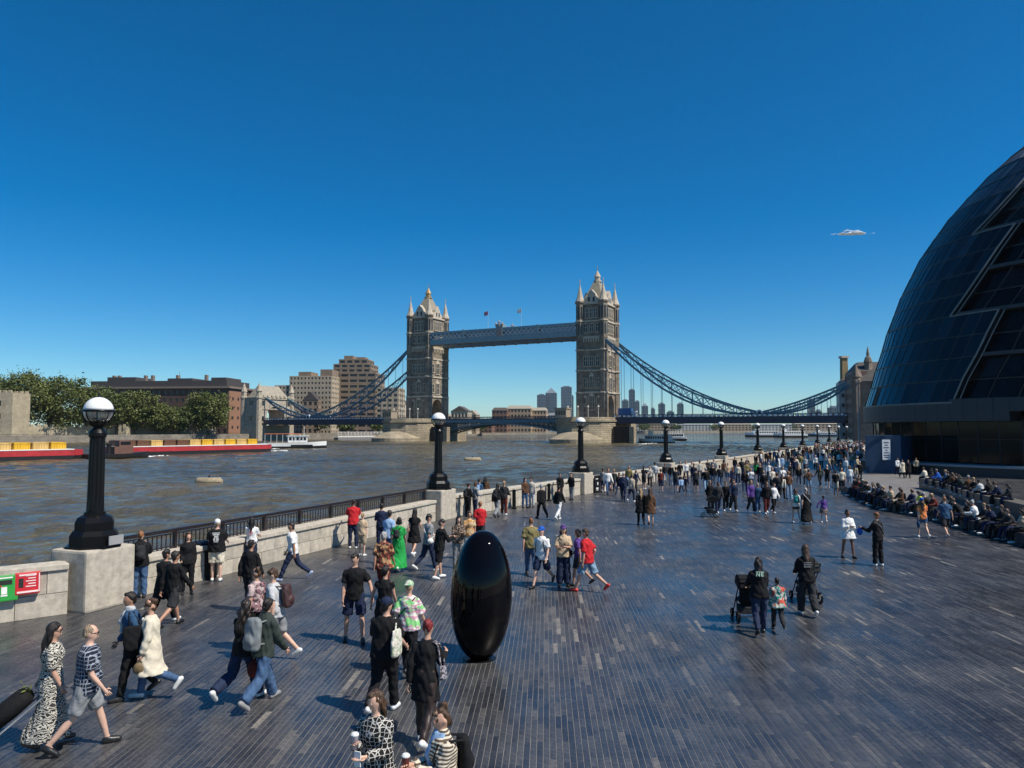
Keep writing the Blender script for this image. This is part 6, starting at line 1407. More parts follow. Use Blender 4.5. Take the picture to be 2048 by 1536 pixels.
    for a in spec.get('acc', []):
        kd = a['k']; mt = a['mat']
        if kd == 'backpack':
            w, d, h = a.get('size', (.15, .085, .21)); m = MB(); c = up * .27 * s - Y * (.125 + d * .9 + .03) * s
            rings = [(c + up * (z * h * s), w * k * s, d * k2 * s, X, Y) for z, k, k2 in ((-1, .7, .6), (-.9, .98, .95), (-.3, 1.02, 1.05), (.5, .98, .95), (.88, .8, .8), (1, .45, .45))]; loft(m, rings, 16)
            ell(m, c - up * .4 * h * s - Y * d * .85 * s, (w * .72 * s, .045 * s, h * .42 * s)); bp = pend('backpack', m, [mt], t, min(vox, .018), 2, .003)
            m = MB()
            for sd in (-1, 1): m.tube([c + X * sd * .08 * s + up * .17 * s, up * .475 * s + X * sd * .105 * s - Y * .05 * s, up * .47 * s + X * sd * .11 * s + Y * .085 * s, up * .33 * s + X * sd * .12 * s + Y * .15 * s, up * .12 * s + X * sd * .150 * s + Y * .10 * s, c + X * sd * .1 * s - up * .15 * s], .014 * s, 6)
            m.build('strap', a.get('strap', mt), bp)
        elif kd == 'tote':
            sd = a.get('sd', 1); m = MB(); c = up * (.10 + a.get('dz', 0)) * s + X * sd * .235 * s - Y * a.get('back', .05) * s; w, h = a.get('size', (.18, .19))
            rings = [(c + up * (z * h * s), .045 * k * s, w * k2 * s, X, Y) for z, k, k2 in ((-1, .5, .7), (-.85, 1.1, .95), (0, 1.0, 1.0), (.8, .7, 1.0), (1, .5, .97))]; loft(m, rings, 14); bg = pend('tote_bag', m, [mt], t, min(vox, .016), 2, .003)
            m = MB(); tp = up * .495 * s + X * sd * .135 * s
            for q in (-.08, .08): m.tube([c + up * h * .95 * s + Y * q * s, tp + Y * q * .5 * s + X * sd * .05 * s - up * .04 * s, tp + Y * q * .4 * s, tp + Y * q * .4 * s - X * sd * .03 * s], .013 * s, 6)
            m.build('strap', mt, bg)
        elif kd == 'cross':
            sd = a.get('sd', -1); m = MB(); c = up * .02 * s + X * sd * .20 * s + Y * a.get('fwd', -.02) * s; w, h = a.get('size', (.12, .085)); ell(m, c, (.06 * s, w * s, h * s)); bg = pend('shoulder_bag', m, [mt], t, min(vox, .016), 2, .003)
            m = MB(); A = X * -sd * .125 * s + up * .485 * s
            m.tube([c + up * h * .8 * s, X * sd * .15 * s + up * .16 * s - Y * .115 * s, up * .33 * s - Y * .148 * s, A * .92 + up * .02 * s - Y * .09 * s, A + up * .012 * s, A * .92 + Y * .12 * s, up * .30 * s + Y * .155 * s, X * sd * .15 * s + up * .14 * s + Y * .12 * s, c + up * h * .8 * s], .012 * s, 6); m.build('strap', a.get('strap', mt), bg)
        elif kd == 'cup':
            kk = a.get('hand', 'r'); sh, el, wr, d = J[kk + 'arm']; c = wr + d * .09 * s + Vector((0, 0, .02)); m = MB(); m.lathe(c, [(.030, -.07), (.040, .06), (.042, .065)], 14); cp = m.build('cup', mt, t, True); m = MB(); m.lathe(c, [(.043, .064), (.043, .075), (.03, .09), (.012, .092)], 14); m.build('lid', SH['white'], cp)
        elif kd == 'phone':
            kk = a.get('hand', 'r'); sh, el, wr, d = J[kk + 'arm']; c = wr + d * .1 * s; m = MB(); m.box(c, (.074, .012, .15)); m.build('phone', mt, t)
        elif kd == 'handbag':
            kk = a.get('hand', 'r'); sh, el, wr, d = J[kk + 'arm']; c = wr + d * .08 * s - Vector((0, 0, .16 * s)); m = MB(); ell(m, c, (a.get('w', .05) * s, a.get('l', .11) * s, a.get('h', .10) * s)); bg = pend('hand_bag', m, [mt], t, min(vox, .018), 2, .002); m = MB(); m.tube([c + Y * .07 * s + Vector((0, 0, .06 * s)), wr + d * .085 * s, c - Y * .07 * s + Vector((0, 0, .06 * s))], .008, 5); m.build('handle', mt, bg)
        elif kd == 'scarf':
            m = MB(); limb(m, [J['neck'] - up * .045 * s + Y * .02 * s, J['neck'] + up * .005 * s + Y * .02 * s], [.092 * s, .080 * s]); limb(m, [J['neck'] + Y * .08 * s - up * .03 * s, up * .33 * s + Y * .15 * s + X * .02, up * .2 * s + Y * .145 * s], [.05 * s, .05 * s, .04 * s]); pend('scarf', m, [mt], t, min(vox, .016), 2, .004)
        elif kd == 'print':                                     # flat print on the back of a garment
            m = MB(); cx = up * .33 * s - Y * (.135 + a.get('off', .0)) * s
            for q in a['bars']:
                if len(q) == 8: m.add([cx + X * q[i] * s + up * q[i + 1] * s for i in (0, 2, 4, 6)], [(0, 1, 2, 3)]); continue
                m.add([cx + X * q[0] * s + up * q[1] * s, cx + X * q[2] * s + up * q[1] * s, cx + X * q[2] * s + up * q[3] * s, cx + X * q[0] * s + up * q[3] * s], [(0, 1, 2, 3)])
            ob = m.build('print', mt, t, fixn=False); sd_ = ob.modifiers.new('s', 'SOLIDIFY'); sd_.thickness = .004
        elif kd == 'glasses':
            m = MB()
            for sd in (-1, 1): ell(m, hpnt(sd * .032, .093, .004), (.026 * s, .008 * s, .019 * s), hv, 8, 4); m.tube([hpnt(sd * .055, .085, .008), hpnt(sd * .08, -.005, .004)], .004, 4)
            m.build('glasses', EYE, t)
    PEOPLE_N += 1
    return t
# ================================================================== THE CAST: the people one can tell apart
def G(px, py): return on_ground(px, py)
def T(mat, **k): return dict(mat=CB[mat] if isinstance(mat, str) else mat, **k)
tee = dict(sleeve=.5, inf=.022); shirtL = dict(sleeve=1.0, inf=.02)
ZEB = patt('zebra', 'zebra', (0.55, 0.52, 0.45), (0.03, 0.03, 0.03), 9.0); PLA = patt('plaid', 'plaid', (0.012, 0.016, 0.032), (0.28, 0.31, 0.36), 19.0)
LOZ = patt('lozenge', 'lozenge', (0.012, 0.012, 0.012), (0.58, 0.56, 0.52), 21.0); STR = patt('cream_stripe', 'stripe', (0.60, 0.54, 0.43), (0.10, 0.07, 0.05), 9.0); TIE = patt('tiedye', 'tiedye', (0.62, 0.30, 0.40), (0.68, 0.66, 0.58), 4.2, (0.22, 0.55, 0.20))
LEO = patt('leopard', 'blot', (0.02, 0.017, 0.015), (0.26, 0.19, 0.14), 26.0); RUST = patt('rust_batik', 'blot', (0.19, 0.04, 0.025), (0.035, 0.02, 0.016), 14.0, (0.42, 0.24, 0.12)); FLO = patt('floral', 'blot', (0.30, 0.16, 0.18), (0.04, 0.03, 0.04), 18.0, (0.5, 0.4, 0.38)); ORA = patt('amber_print', 'blot', (0.46, 0.22, 0.06), (0.55, 0.42, 0.26), 14.0); KID = patt('kid_multicolour', 'blot', (0.55, 0.52, 0.45), (0.03, 0.25, 0.22), 15.0, (0.5, 0.08, 0.05)); BAGP = patt('tote_print', 'blot', (0.62, 0.60, 0.52), (0.28, 0.34, 0.22), 22.0, (0.62, 0.58, 0.5)); CAMO = patt('sequin', 'blot', (0.05, 0.045, 0.05), (0.35, 0.33, 0.36), 30.0)
wh = M('print_white', (0.6, 0.6, 0.57), var=.15); gn = M('print_green_white', (0.5, 0.72, 0.55), var=.1)
N_, M_ = .0165, .028
def add(px, py, hd, H, label, top, bot, hair, shoe='white', pose=None, skin=0, vox=N_, **k):
    d = dict(at=G(px, py), hd=hd, H=H, label=label, top=top, bot=bot, hair=hair, shoe=shoe, pose=pose or {}, skin=skin, vox=vox, group='people on the promenade'); d.update(k); return person(d)
tr = lambda m, **k: T(m, kind='trousers', **k); so = lambda m, **k: T(m, kind='shorts', **k)
# ---- foreground left
add(98, 1490, 68, 1.70, 'woman in zebra striped long dress pulling a black trolley', T(ZEB, name='dress', sleeve=.62, hem=-.80, flare=.09, inf=.022), None, ('long', 'dark'), 'brown', dict(walk(1, 11, 10, 2, 16), la=-24, le=10, lb=10), 0, fem=True, bw=1.06, acc=[dict(k='glasses', mat=EYE)])
add(168, 1500, 64, 1.76, 'older man in navy checked shirt and grey shorts striding', T(PLA, **tee), so('grey', len=.44, loose=.012), ('crop', 'sandy'), 'black', dict(walk(1, 22, 10, 3, 22), re=20), 3, bw=1.1, belly=.05, acc=[dict(k='glasses', mat=EYE)])
add(262, 1396, -118, 1.76, 'man in navy sweater with white scarf beside the cream coat', T('steel', hem=-.12, **shirtL), tr('black'), ('short', 'dark'), 'black', dict(walk(1, 12), re=34, ra=4, le=60, li=40, hy=10), 1, acc=[dict(k='scarf', mat=CB['lgrey']), dict(k='tote', mat=CB['black'], sd=-1, size=(.2, .2))])
add(300, 1398, -104, 1.66, 'woman in knee length cream coat and jeans with lifted heel', T('cream', name='coat', hem=-.44, flare=.10, inf=.034, sleeve=1.0), tr('jeans'), ('bun', 'brown'), 'white', dict(walk(-1, 14, 6, 2, 62), re=60, ri=30, le=20), 0, fem=True, acc=[dict(k='handbag', hand='l', mat=M('bag_tan', (.16, .11, .05))), dict(k='glasses', mat=EYE)])
add(278, 1196, -26, 1.76, 'balding man in black hoodie with rucksack photographing the river', T('black', inf=.036, collar=True, **{'sleeve': 1.0}), tr('jeans', loose=.012), ('crop', 'ginger'), 'black', dict(ra=40, re=95, ri=20, la=8, le=30), 3, bw=1.08, acc=[dict(k='backpack', mat=CB['char'], size=(.12, .07, .18)), dict(k='handbag', hand='r', mat=CB['red'], h=.07, w=.07)])
add(345, 1254, 22, 1.74, 'man in black sweater and dark shorts walking away near the first lamp', T('black', inf=.03, **{'sleeve': 1.0}), so('char', len=.5, loose=.02), ('short', 'dark'), 'black', walk(1, 22), 1)
add(325, 1246, 14, 1.72, 'companion in long black coat and trousers left of the man in shorts', T('black', hem=-.3, flare=.04, inf=.028, sleeve=1.0), tr('black', loose=.02), ('short', 'dark'), 'white', walk(-1, 20), 1)
add(374, 1188, 150, 1.66, 'woman in black top with loose brown hair leaning at the railing', T('black', **shirtL), tr('black'), ('wavy', 'brown'), 'black', dict(lean=-4, re=60), 0, M_ - .004, fem=True)
add(432, 1162, -14, 1.80, 'heavy man in black printed T-shirt, pale shorts and white cap at the railing', T('black', sleeve=.5, inf=.04), so('cream', len=.47, loose=.02), ('crop', 'blond'), 'white', dict(la=30, ra=30, le=40, re=40, lb=12, rb=12), 3, bw=1.22, hat=dict(mat=CB['white']), acc=[dict(k='print', mat=wh, off=.075, bars=[(-.10, .10, .10, .125), (-.085, .05, .085, .09), (-.05, -.02, .06, .04), (-.07, -.10, -.02, -.03), (.0, -.1, .07, -.03), (-.06, -.14, .06, -.12)])])
add(502, 1140, -5, 1.66, 'woman in white T-shirt with long dark hair looking over the railing', T('white', **tee), tr('djeans'), ('long', 'dark'), 'black', dict(la=35, ra=35, le=45, re=45), 0, fem=True, acc=[dict(k='print', mat=CB['pink'], off=.01, bars=[(-.04, .02, .0, .1), (.01, -.05, .06, .03), (-.05, -.1, .0, -.02)])])
add(585, 1160, -98, 1.76, 'bearded man in white T-shirt and dark jeans walking left by the wall', T('white', sleeve=.55, inf=.032), tr('djeans'), ('short', 'dark'), 'blue', dict(walk(1, 26, 16)), 1)
add(498, 1222, 18, 1.74, 'person in black sweater seen from behind near the railing group', T('black', inf=.03, sleeve=1.0), tr('char'), ('short', 'dark'), 'black', walk(1, 10), 1)
add(510, 1300, -60, 1.64, 'woman in dark floral top with hair in bun facing the backpacker', T(FLO, **tee), tr('black'), ('topbun', 'brown'), 'black', dict(re=60, ri=20), 0, fem=True)
add(552, 1322, -88, 1.78, 'man in grey T-shirt with black and red backpack and orange bag', T('lgrey', **tee), so('grey', len=.46, loose=.015), ('short', 'brown'), 'white', dict(walk(1, 12), hp=-22, ra=18, re=24, lean=6), 3, acc=[dict(k='backpack', mat=M('pack_black_red', (.05, .02, .02), var=.6, vscale=6)), dict(k='handbag', hand='l', mat=CB['orange'], h=.13, l=.12)])
add(484, 1402, 24, 1.68, 'woman with long curly dark hair in black jacket and navy jeans', T('black', inf=.03, sleeve=1.0), tr('djeans', loose=.03), ('wavy', 'dark'), 'white', dict(walk(-1, 22, 10, 4, 46), re=60, ri=30), 0, fem=True)
add(524, 1410, 30, 1.76, 'man in grey green hoodie and blue jeans carrying a pale grey rucksack', T('dgreen', inf=.036, sleeve=1.0, collar=True, hem=-.11), tr('jeans', loose=.022), ('short', 'dark'), 'grey', dict(walk(1, 24, 14, 5, 38)), 0, acc=[dict(k='backpack', mat=M('pack_grey', (.17, .185, .19), var=.25, vscale=8), size=(.16, .095, .25)), dict(k='handbag', hand='l', mat=CB['maroon'], h=.16, l=.14, w=.06)])
# ---- centre left groups
add(706, 1097, -12, 1.84, 'man in red polo shirt leaning on the railing', T('red', **tee), tr('djeans'), ('crop', 'dark'), 'white', dict(lean=10, la=40, ra=40, le=50, re=50), 2, bw=1.1)
add(724, 1112, 12, 1.50, 'small older woman in pale beige top beside the red polo shirt', T('beige', **tee), so('sand', len=.5), ('crop', 'blond'), 'white', dict(), 3, M_, fem=True)
add(708, 1282, 168, 1.84, 'tall man in black T-shirt and navy shorts holding a hand', T('black', **tee), so('navy', len=.46, loose=.02), ('short', 'dark'), 'black', dict(lt=10, rt=-8, ls=7, rs=7, la=10, lb=24, le=8, hy=-35, hp=-15, lean=2), 0)
add(768, 1296, 14, 1.66, 'woman in sleeveless black dress holding hands with the tall man', T('black', name='dress', sleeve=.2, hem=-.62, flare=.05), None, ('short', 'dark'), 'black', dict(walk(1, 10), la=6, lb=34, le=4), 0, fem=True)
add(766, 1196, 8, 1.76, 'grey haired man in rust batik shirt seen from behind', T(RUST, hem=-.13, inf=.034, sleeve=.6), tr('maroon'), ('short', 'grey'), 'brown', walk(1, 12), 1, bw=1.08)
add(796, 1142, 10, 1.68, 'woman in flowing green dress with small dark backpack', T('green', name='dress', sleeve=.5, hem=-.78, flare=.09, inf=.03), None, ('bob', 'dark'), 'white', walk(1, 10), 0, fem=True, acc=[dict(k='backpack', mat=CB['char'], size=(.1, .06, .14))])
add(776, 1128, 24, 1.78, 'man in light blue shirt behind the woman in green', T('lblue', **tee), tr('jeans'), ('short', 'dark'), 'white', dict(walk(-1, 14), hy=20), 0, M_)
add(762, 1100, -6, 1.72, 'person in dark blue jacket standing at the railing left of the blue shirt', T('navy', **shirtL), tr('navy'), ('short', 'dark'), 'black', dict(la=25, ra=25, le=60, re=60), 1, M_)
add(828, 1112, 15, 1.70, 'woman in short black dress at the end of the railing', T('black', name='dress', sleeve=.3, hem=-.4, flare=.05), None, ('long', 'dark'), 'white', walk(1, 18), 0, M_, fem=True)
add(856, 1142, 58, 1.80, 'man in grey T-shirt with white bag looking down', T('grey', **tee), tr('djeans'), ('short', 'dark'), 'white', dict(walk(-1, 16), re=80, ri=30, le=70, li=30, hp=-25), 0, acc=[dict(k='cross', mat=CB['white'], sd=1, size=(.1, .08))])
add(878, 1158, 56, 1.76, 'young man in black hoodie and long shorts bent over a phone', T('black', inf=.034, sleeve=1.0, hem=-.11), so('black', len=.5, loose=.025), ('short', 'dark'), 'white', dict(lt=8, rt=-10, rk=8, ra=30, re=75, la=30, le=75, ri=25, li=25, hp=-30, lean=8), 0, acc=[dict(k='phone', mat=EYE)])
add(916, 1136, 165, 1.66, 'woman in leopard print jacket and grey jeans beside the sculpture', T(LEO, inf=.03, sleeve=1.0), tr('grey'), ('long', 'dark'), 'black', dict(ra=25, re=95, la=25, le=95, ri=30, li=30), 0, M_, fem=True)
add(938, 1118, 170, 1.64, 'woman in amber patterned top behind the sculpture', T(ORA, **tee), tr('stone'), ('short', 'brown'), 'white', dict(ra=30, re=90), 1, M_, fem=True)
add(960, 1096, -4, 1.76, 'man in plain red shirt walking away behind the sculpture', T('red', inf=.03, sleeve=.6), tr('char'), ('crop', 'ginger'), 'black', walk(1, 14), 0, M_)
add(816, 1346, 14, 1.68, 'woman in pink and green tie-dye T-shirt with black shoulder bag', T(TIE, sleeve=.62, inf=.042, hem=-.11, sflare=.012), tr('black', loose=.01), ('crop', 'blond'), 'black', dict(walk(1, 14), hp=-12), 3, fem=True, bw=1.1, hat=dict(mat=patt('cap_green', 'blot', (.2, .42, .22), (.55, .55, .45), 24.0), back=True), acc=[dict(k='cross', mat=CB['black'], sd=-1, size=(.12, .10))])
add(768, 1424, 12, 1.78, 'man in dark cap and black T-shirt with a printed white tote bag', T('black', inf=.036, sleeve=.55), tr('black', loose=.01), ('short', 'dark'), 'white', dict(walk(-1, 14), ra=12, re=40, hy=-25), 0, bw=1.15, hat=dict(mat=CB['navy']), acc=[dict(k='tote', mat=BAGP, sd=1, size=(.2, .2), back=.12, dz=.06)])
add(850, 1488, 16, 1.74, 'woman with cropped red hair in short black dress and tights', T('black', name='dress', sleeve=1.0, hem=-.30, flare=.02, inf=.014), tr(M('tights', (.03, .016, .012), rough=.5), inf=.011), ('crop', 'red'), 'white', dict(walk(1, 13), ra=22, re=75, ri=10), 0, fem=True, acc=[dict(k='tote', mat=CAMO, sd=1, size=(.11, .09), back=-.06, dz=-.03)])
p = at_depth(756, 1372, 8.2); add(0, 1000, 205, 1.66, 'woman in black dress with white lozenge pattern holding a drink', T(LOZ, name='dress', sleeve=1.0, hem=-.6, flare=.08, inf=.036), None, ('long', 'brown'), 'black', dict(walk(1, 10), ra=20, re=95, ri=28, la=18, le=80, li=30, hy=-20, hp=-14), 3, .013, fem=True, at=Vector((p.x, p.y, 0)), acc=[dict(k='cup', mat=M('cup_clear', (.35, .33, .36), rough=.2), hand='r'), dict(k='phone', mat=SH['white'], hand='l')])
p = at_depth(892, 1410, 7.7); add(0, 1000, -112, 1.66, 'woman in cream striped jacket with blue scarf and hair piled up', T(STR, inf=.036, sleeve=1.0, collar=True, name='jacket'), tr('djeans'), ('topbun', 'brown'), 'white', dict(walk(1, 12), ra=22, re=88, ri=26, la=20, le=85, li=30, hp=-16), 0, .013, fem=True, at=Vector((p.x, p.y, 0)), acc=[dict(k='cup', mat=M('cup_maroon', (.14, .03, .03), rough=.3), hand='r'), dict(k='scarf', mat=CB['lblue']), dict(k='backpack', mat=CB['black'], size=(.13, .07, .2))])
# ---- right of the sculpture
add(1062, 1150, -2, 1.76, 'stout man in olive shirt and jeans walking away', T('olive', inf=.04, sleeve=.6), tr('jeans'), ('crop', 'ginger'), 'brown', walk(1, 14), 0, bw=1.2)
add(1084, 1174, -152, 1.76, 'man in blue cap, white T-shirt and dark shorts walking left', T('white', **tee), so('navy', len=.47, loose=.02), ('crop', 'brown'), 'black', dict(walk(-1, 24, 10), hy=-15), 3, hat=dict(mat=CB['blue'], beanie=True), acc=[dict(k='backpack', mat=CB['char'])])
add(1127, 1172, 178, 1.72, 'woman in blue cap, pale blouse and flared jeans facing the camera', T('beige', inf=.034, sleeve=.6), tr('djeans', loose=.04), ('long', 'brown'), 'black', dict(ra=15, re=80, la=20, le=85, ri=30, li=30), 0, fem=True, hat=dict(mat=CB['purple']), acc=[dict(k='cross', mat=CB['black'], sd=-1)])
add(1158, 1172, -70, 1.62, 'woman in purple top and dark skirt half hidden by the red T-shirt', T('purple', **tee), T('char', kind='skirt', hem=-.35), ('bob', 'dark'), 'black', walk(1, 12), 1, fem=True)
add(1176, 1184, -58, 1.78, 'man in red T-shirt, light blue shorts and red shoes', T('red', inf=.034, sleeve=.55), so('ljeans', len=.48, loose=.03), ('short', 'brown'), 'red', dict(walk(1, 26, 10), ra=-30, re=60, hp=-10), 0)
for a in [(936, 1034, 40, 1.72, 'person in black jacket at the left of the group by the second lamp', 'black', 'black', ('short', 'dark')), (950, 1032, 60, 1.74, 'person in red and grey top in the group by the second lamp', 'grey', 'djeans', ('short', 'brown')), (958, 1018, 20, 1.7, 'person with light blue rucksack by the wall after the second lamp', 'steel', 'ljeans', ('short', 'dark')), (970, 1016, 10, 1.76, 'person in long brown coat by the wall', 'brown', 'stone', ('wavy', 'dark')), (994, 1036, 30, 1.8, 'person in black jacket and grey flared jeans by the wall', 'black', 'grey', ('long', 'dark')), (1008, 1030, 15, 1.76, 'person with pale scarf and red trousers by the wall', 'char', 'maroon', ('short', 'blond')),
          (1050, 1016, 150, 1.7, 'person with long dark hair and bag leaning by the wall at left of a pair', 'brown', 'jeans', ('long', 'dark')), (1063, 1015, 200, 1.72, 'person in pale top at right of the pair by the wall', 'stone', 'lgrey', ('short', 'dark')), (1083, 1037, -20, 1.74, 'grey haired walker all in black striding towards the wall', 'black', 'black', ('short', 'grey')), (1117, 1040, 35, 1.72, 'walker in black top and white jeans', 'black', 'white', ('short', 'dark')), (1120, 1000, 170, 1.7, 'person in black standing behind the white jeans at the wall', 'black', 'char', ('short', 'dark')), (1143, 1000, 220, 1.72, 'person in black with grey trousers against the third pedestal', 'black', 'grey', ('short', 'dark'))]:
    coat = 'coat' in a[4]; strd = a[0] in (1083, 1117, 994)
    add(a[0], a[1], a[2], a[3], a[4], T(a[5], inf=.028, sleeve=1.0, **(dict(hem=-.42, flare=.05) if coat else {})), tr(a[6], loose=.03 if 'flared' in a[4] else .006), a[7], 'white' if a[0] in (1008, 1117) else 'black', walk(1, 22) if strd else dict(ra=15, re=60), int(a[0]) % 3, M_, acc=[dict(k='backpack', mat=CB['lblue' if 'light blue' in a[4] else 'char'], size=(.12, .07, .17))] if a[0] in (958, 936, 994) else [])
# ---- right-hand figures
add(1282, 1050, 4, 1.70, 'woman in black coat and boots, left of a walking pair', T('black', hem=-.34, flare=.07, inf=.03, sleeve=.8), tr('black'), ('long', 'blond'), 'black', walk(1, 10), 0, M_, fem=True)
add(1301, 1051, 4, 1.72, 'woman in dark coat with bare legs, right of a walking pair', T('brown', hem=-.36, flare=.06, inf=.03, sleeve=.8), None, ('long', 'brown'), 'brown', walk(-1, 12), 3, M_, fem=True)
add(1247, 1002, 20, 1.80, 'man in navy jacket with rucksack beside the notice boards', T('navy', inf=.034, sleeve=1.0), tr('djeans'), ('crop', 'grey'), 'black', walk(1, 14), 0, M_, acc=[dict(k='backpack', mat=CB['navy'])])
add(1263, 1004, 30, 1.70, 'person in brown and cream top next to the navy jacket', T(patt('brown_cream', 'stripe', (.3, .2, .13), (.55, .5, .42), 6.0), inf=.03, sleeve=1.0), tr('djeans'), ('short', 'dark'), 'white', walk(-1, 16), 0, M_)
add(1697, 1116, 172, 1.66, 'woman in loose white shirt dress standing with arms folded', T('white', name='dress', sleeve=.9, hem=-.22, flare=.06, inf=.045), None, ('bun', 'dark'), 'black', dict(lt=8, rt=-8, ls=6, rs=8, ra=12, re=95, ri=45, la=12, le=95, li=45), 2, fem=True)
add(1757, 1132, -30, 1.74, 'man in black jacket and trousers with cross strap facing the white dress', T('black', inf=.026, sleeve=1.0), tr('black', loose=.01), ('short', 'ginger'), 'white', dict(la=35, le=80), 0, acc=[dict(k='cross', mat=CB['brown'], sd=1, size=(.06, .05), strap=CB['grey']), dict(k='handbag', hand='l', mat=CB['blue'], h=.12)])
add(1520, 1268, 6, 1.66, 'woman in black hoodie with white lettered hood pushing the left pushchair', T('black', inf=.036, sleeve=1.0), tr('djeans'), ('long', 'dark'), 'black', dict(walk(-1, 12), ra=25, re=40, la=30, le=35), 0, .018, fem=True, near=True, bw=1.05, acc=[dict(k='print', mat=gn, off=.03, bars=[(-.085, .06, -.067, .15), (-.022, .06, -.004, .15), (-.085, .15, -.065, .15, -.004, .06, -.024, .06), (.02, .06, .035, .15), (.035, .13, .08, .15), (.035, .095, .07, .115), (.035, .06, .08, .08), (-.09, .155, .09, .165)])])
add(1556, 1262, 12, 1.18, 'small child in multicoloured hooded jacket walking beside the pushchair', T(KID, inf=.04, sleeve=1.0, hem=-.14), tr('char', loose=.01), ('short', 'dark'), 'black', walk(1, 20, 12, 3, 56), 1, .016)
add(1615, 1230, 4, 1.68, 'woman with long brown hair in black jacket pushing the right pushchair', T('black', inf=.034, sleeve=1.0, hem=-.12), tr('char', loose=.03), ('long', 'brown'), 'white', dict(walk(1, 12), ra=28, re=40, la=28, le=40), 0, .018, fem=True, near=True, acc=[dict(k='print', mat=CB['grey'], off=.03, bars=[(-.1, -.02, .1, .0), (-.09, .03, .09, .05), (-.1, -.07, .08, -.05)])])
add(1592, 1046, 6, 1.64, 'girl in shorts with teal backpack and bare legs', T('white', **tee), so('char', len=.25), ('long', 'brown'), 'white', walk(1, 8), 3, M_, fem=True, acc=[dict(k='backpack', mat=CB['teal'], size=(.13, .08, .18))])
add(1613, 1048, 4, 1.70, 'woman in long black dress with pale strap between the girl and child', T('black', name='dress', hem=-.80, flare=.07, inf=.03, sleeve=.5), None, ('short', 'grey'), 'white', walk(1, 6), 0, M_, fem=True, acc=[dict(k='cross', mat=CB['black'], sd=1, strap=CB['white'])])
add(1648, 1046, 14, 1.32, 'child in purple top and dark skirt holding the long dress woman by hand', T('purple', **shirtL), T(patt('kid_skirt', 'blot', (.05, .035, .04), (.3, .22, .2), 20.0), kind='skirt', hem=-.3, flare=.08), ('pony', 'dark'), 'white', dict(walk(1, 10), lb=38), 0, M_, fem=True)
add(1846, 1076, 8, 1.66, 'woman in orange top and denim shorts passing the seated crowd', T('orange', **tee), so('jeans', len=.3), ('wavy', 'brown'), 'white', walk(1, 16), 3, M_, fem=True, hat=dict(mat=CB['blue']), acc=[dict(k='handbag', hand='l', mat=CB['steel'], h=.16, l=.14)])
add(1892, 1077, 6, 1.74, 'balding man in blue T-shirt and dark shorts passing the seated crowd', T('steel', **tee), so('char', len=.48, loose=.02), ('crop', 'ginger'), 'grey', walk(-1, 20), 0, M_, bw=1.05)
for a in [(1436, 1030, 170, 1.74, 'man with red strap standing behind the dark pushchair', 'char', 'djeans', ('short', 'dark')), (1452, 1022, 185, 1.62, 'person in dark top just right of the dark pushchair', 'black', 'black', ('short', 'brown')), (1467, 1022, 180, 1.72, 'long haired blond woman in navy jacket and wide trousers', 'navy', 'char', ('long', 'ginger')), (1420, 1018, 160, 1.6, 'blond woman in dark jacket beside the pushchair hood', 'black', 'black', ('long', 'blond')),
          (1503, 1026, 178, 1.74, 'man in dark sweater and pale waist bag in the central group', 'purple', 'char', ('short', 'blond')), (1516, 1026, 190, 1.62, 'person in blue jacket in the central group', 'steel', 'jeans', ('short', 'grey')), (1534, 1028, 175, 1.72, 'man in black top and brown trousers in the central group', 'black', 'maroon', ('short', 'brown')), (1548, 1026, 150, 1.6, 'girl in white and teal top at the right of the central group', 'white', 'black', ('short', 'brown'))]:
    add(a[0], a[1], a[2], a[3], a[4], T(a[5], inf=.03, sleeve=1.0), tr(a[6], loose=.03 if 'wide' in a[4] else .008), a[7], 'white', walk(1 if a[0] % 2 else -1, 8), int(a[0]) % 3, M_ + .002)
# ---- sitters on the benches
SITP = dict(lt=86, rt=80, lk=84, rk=72, ls=6, rs=8, lean=12, la=28, ra=30, le=55, re=50, ri=15, li=15)
sc_top = ['black', 'char', 'maroon', 'black', 'brown', 'char', 'navy', 'white', 'black', 'dgreen', 'black', 'navy', 'beige', 'black', 'char']; sc_bot = ['black', 'djeans', 'char', 'djeans', 'black', 'navy']; sc_hair = [('short', 'dark'), ('long', 'brown'), ('short', 'brown'), ('wavy', 'dark'), ('crop', 'grey'), ('short', 'blond')]
cn = {'black': 'black', 'char': 'charcoal', 'maroon': 'maroon', 'sand': 'sandy', 'grey': 'grey', 'navy': 'navy', 'white': 'white', 'brown': 'brown', 'steel': 'steel blue', 'lblue': 'light blue', 'beige': 'beige', 'red': 'red', 'teal': 'teal', 'jeans': 'blue jeans', 'djeans': 'dark jeans', 'stone': 'stone', 'yellow': 'yellow', 'blue': 'bright blue', 'green': 'green', 'pink': 'pink', 'purple': 'purple', 'orange': 'orange', 'lgrey': 'pale grey', 'cream': 'cream', 'olive': 'olive', 'ljeans': 'light jeans', 'dgreen': 'grey green'}
ordn = ['first', 'second', 'third', 'fourth', 'fifth', 'sixth', 'seventh', 'eighth', 'ninth', 'tenth', 'eleventh', 'twelfth', 'thirteenth', 'fourteenth', 'fifteenth', 'sixteenth', 'seventeenth', 'eighteenth', 'nineteenth', 'twentieth', 'twenty-first', 'twenty-second', 'twenty-third', 'twenty-fourth', 'twenty-fifth', 'twenty-sixth', 'twenty-seventh', 'twenty-eighth', 'twenty-ninth', 'thirtieth', 'thirty-first', 'thirty-second', 'thirty-third', 'thirty-fourth', 'thirty-fifth', 'thirty-sixth']
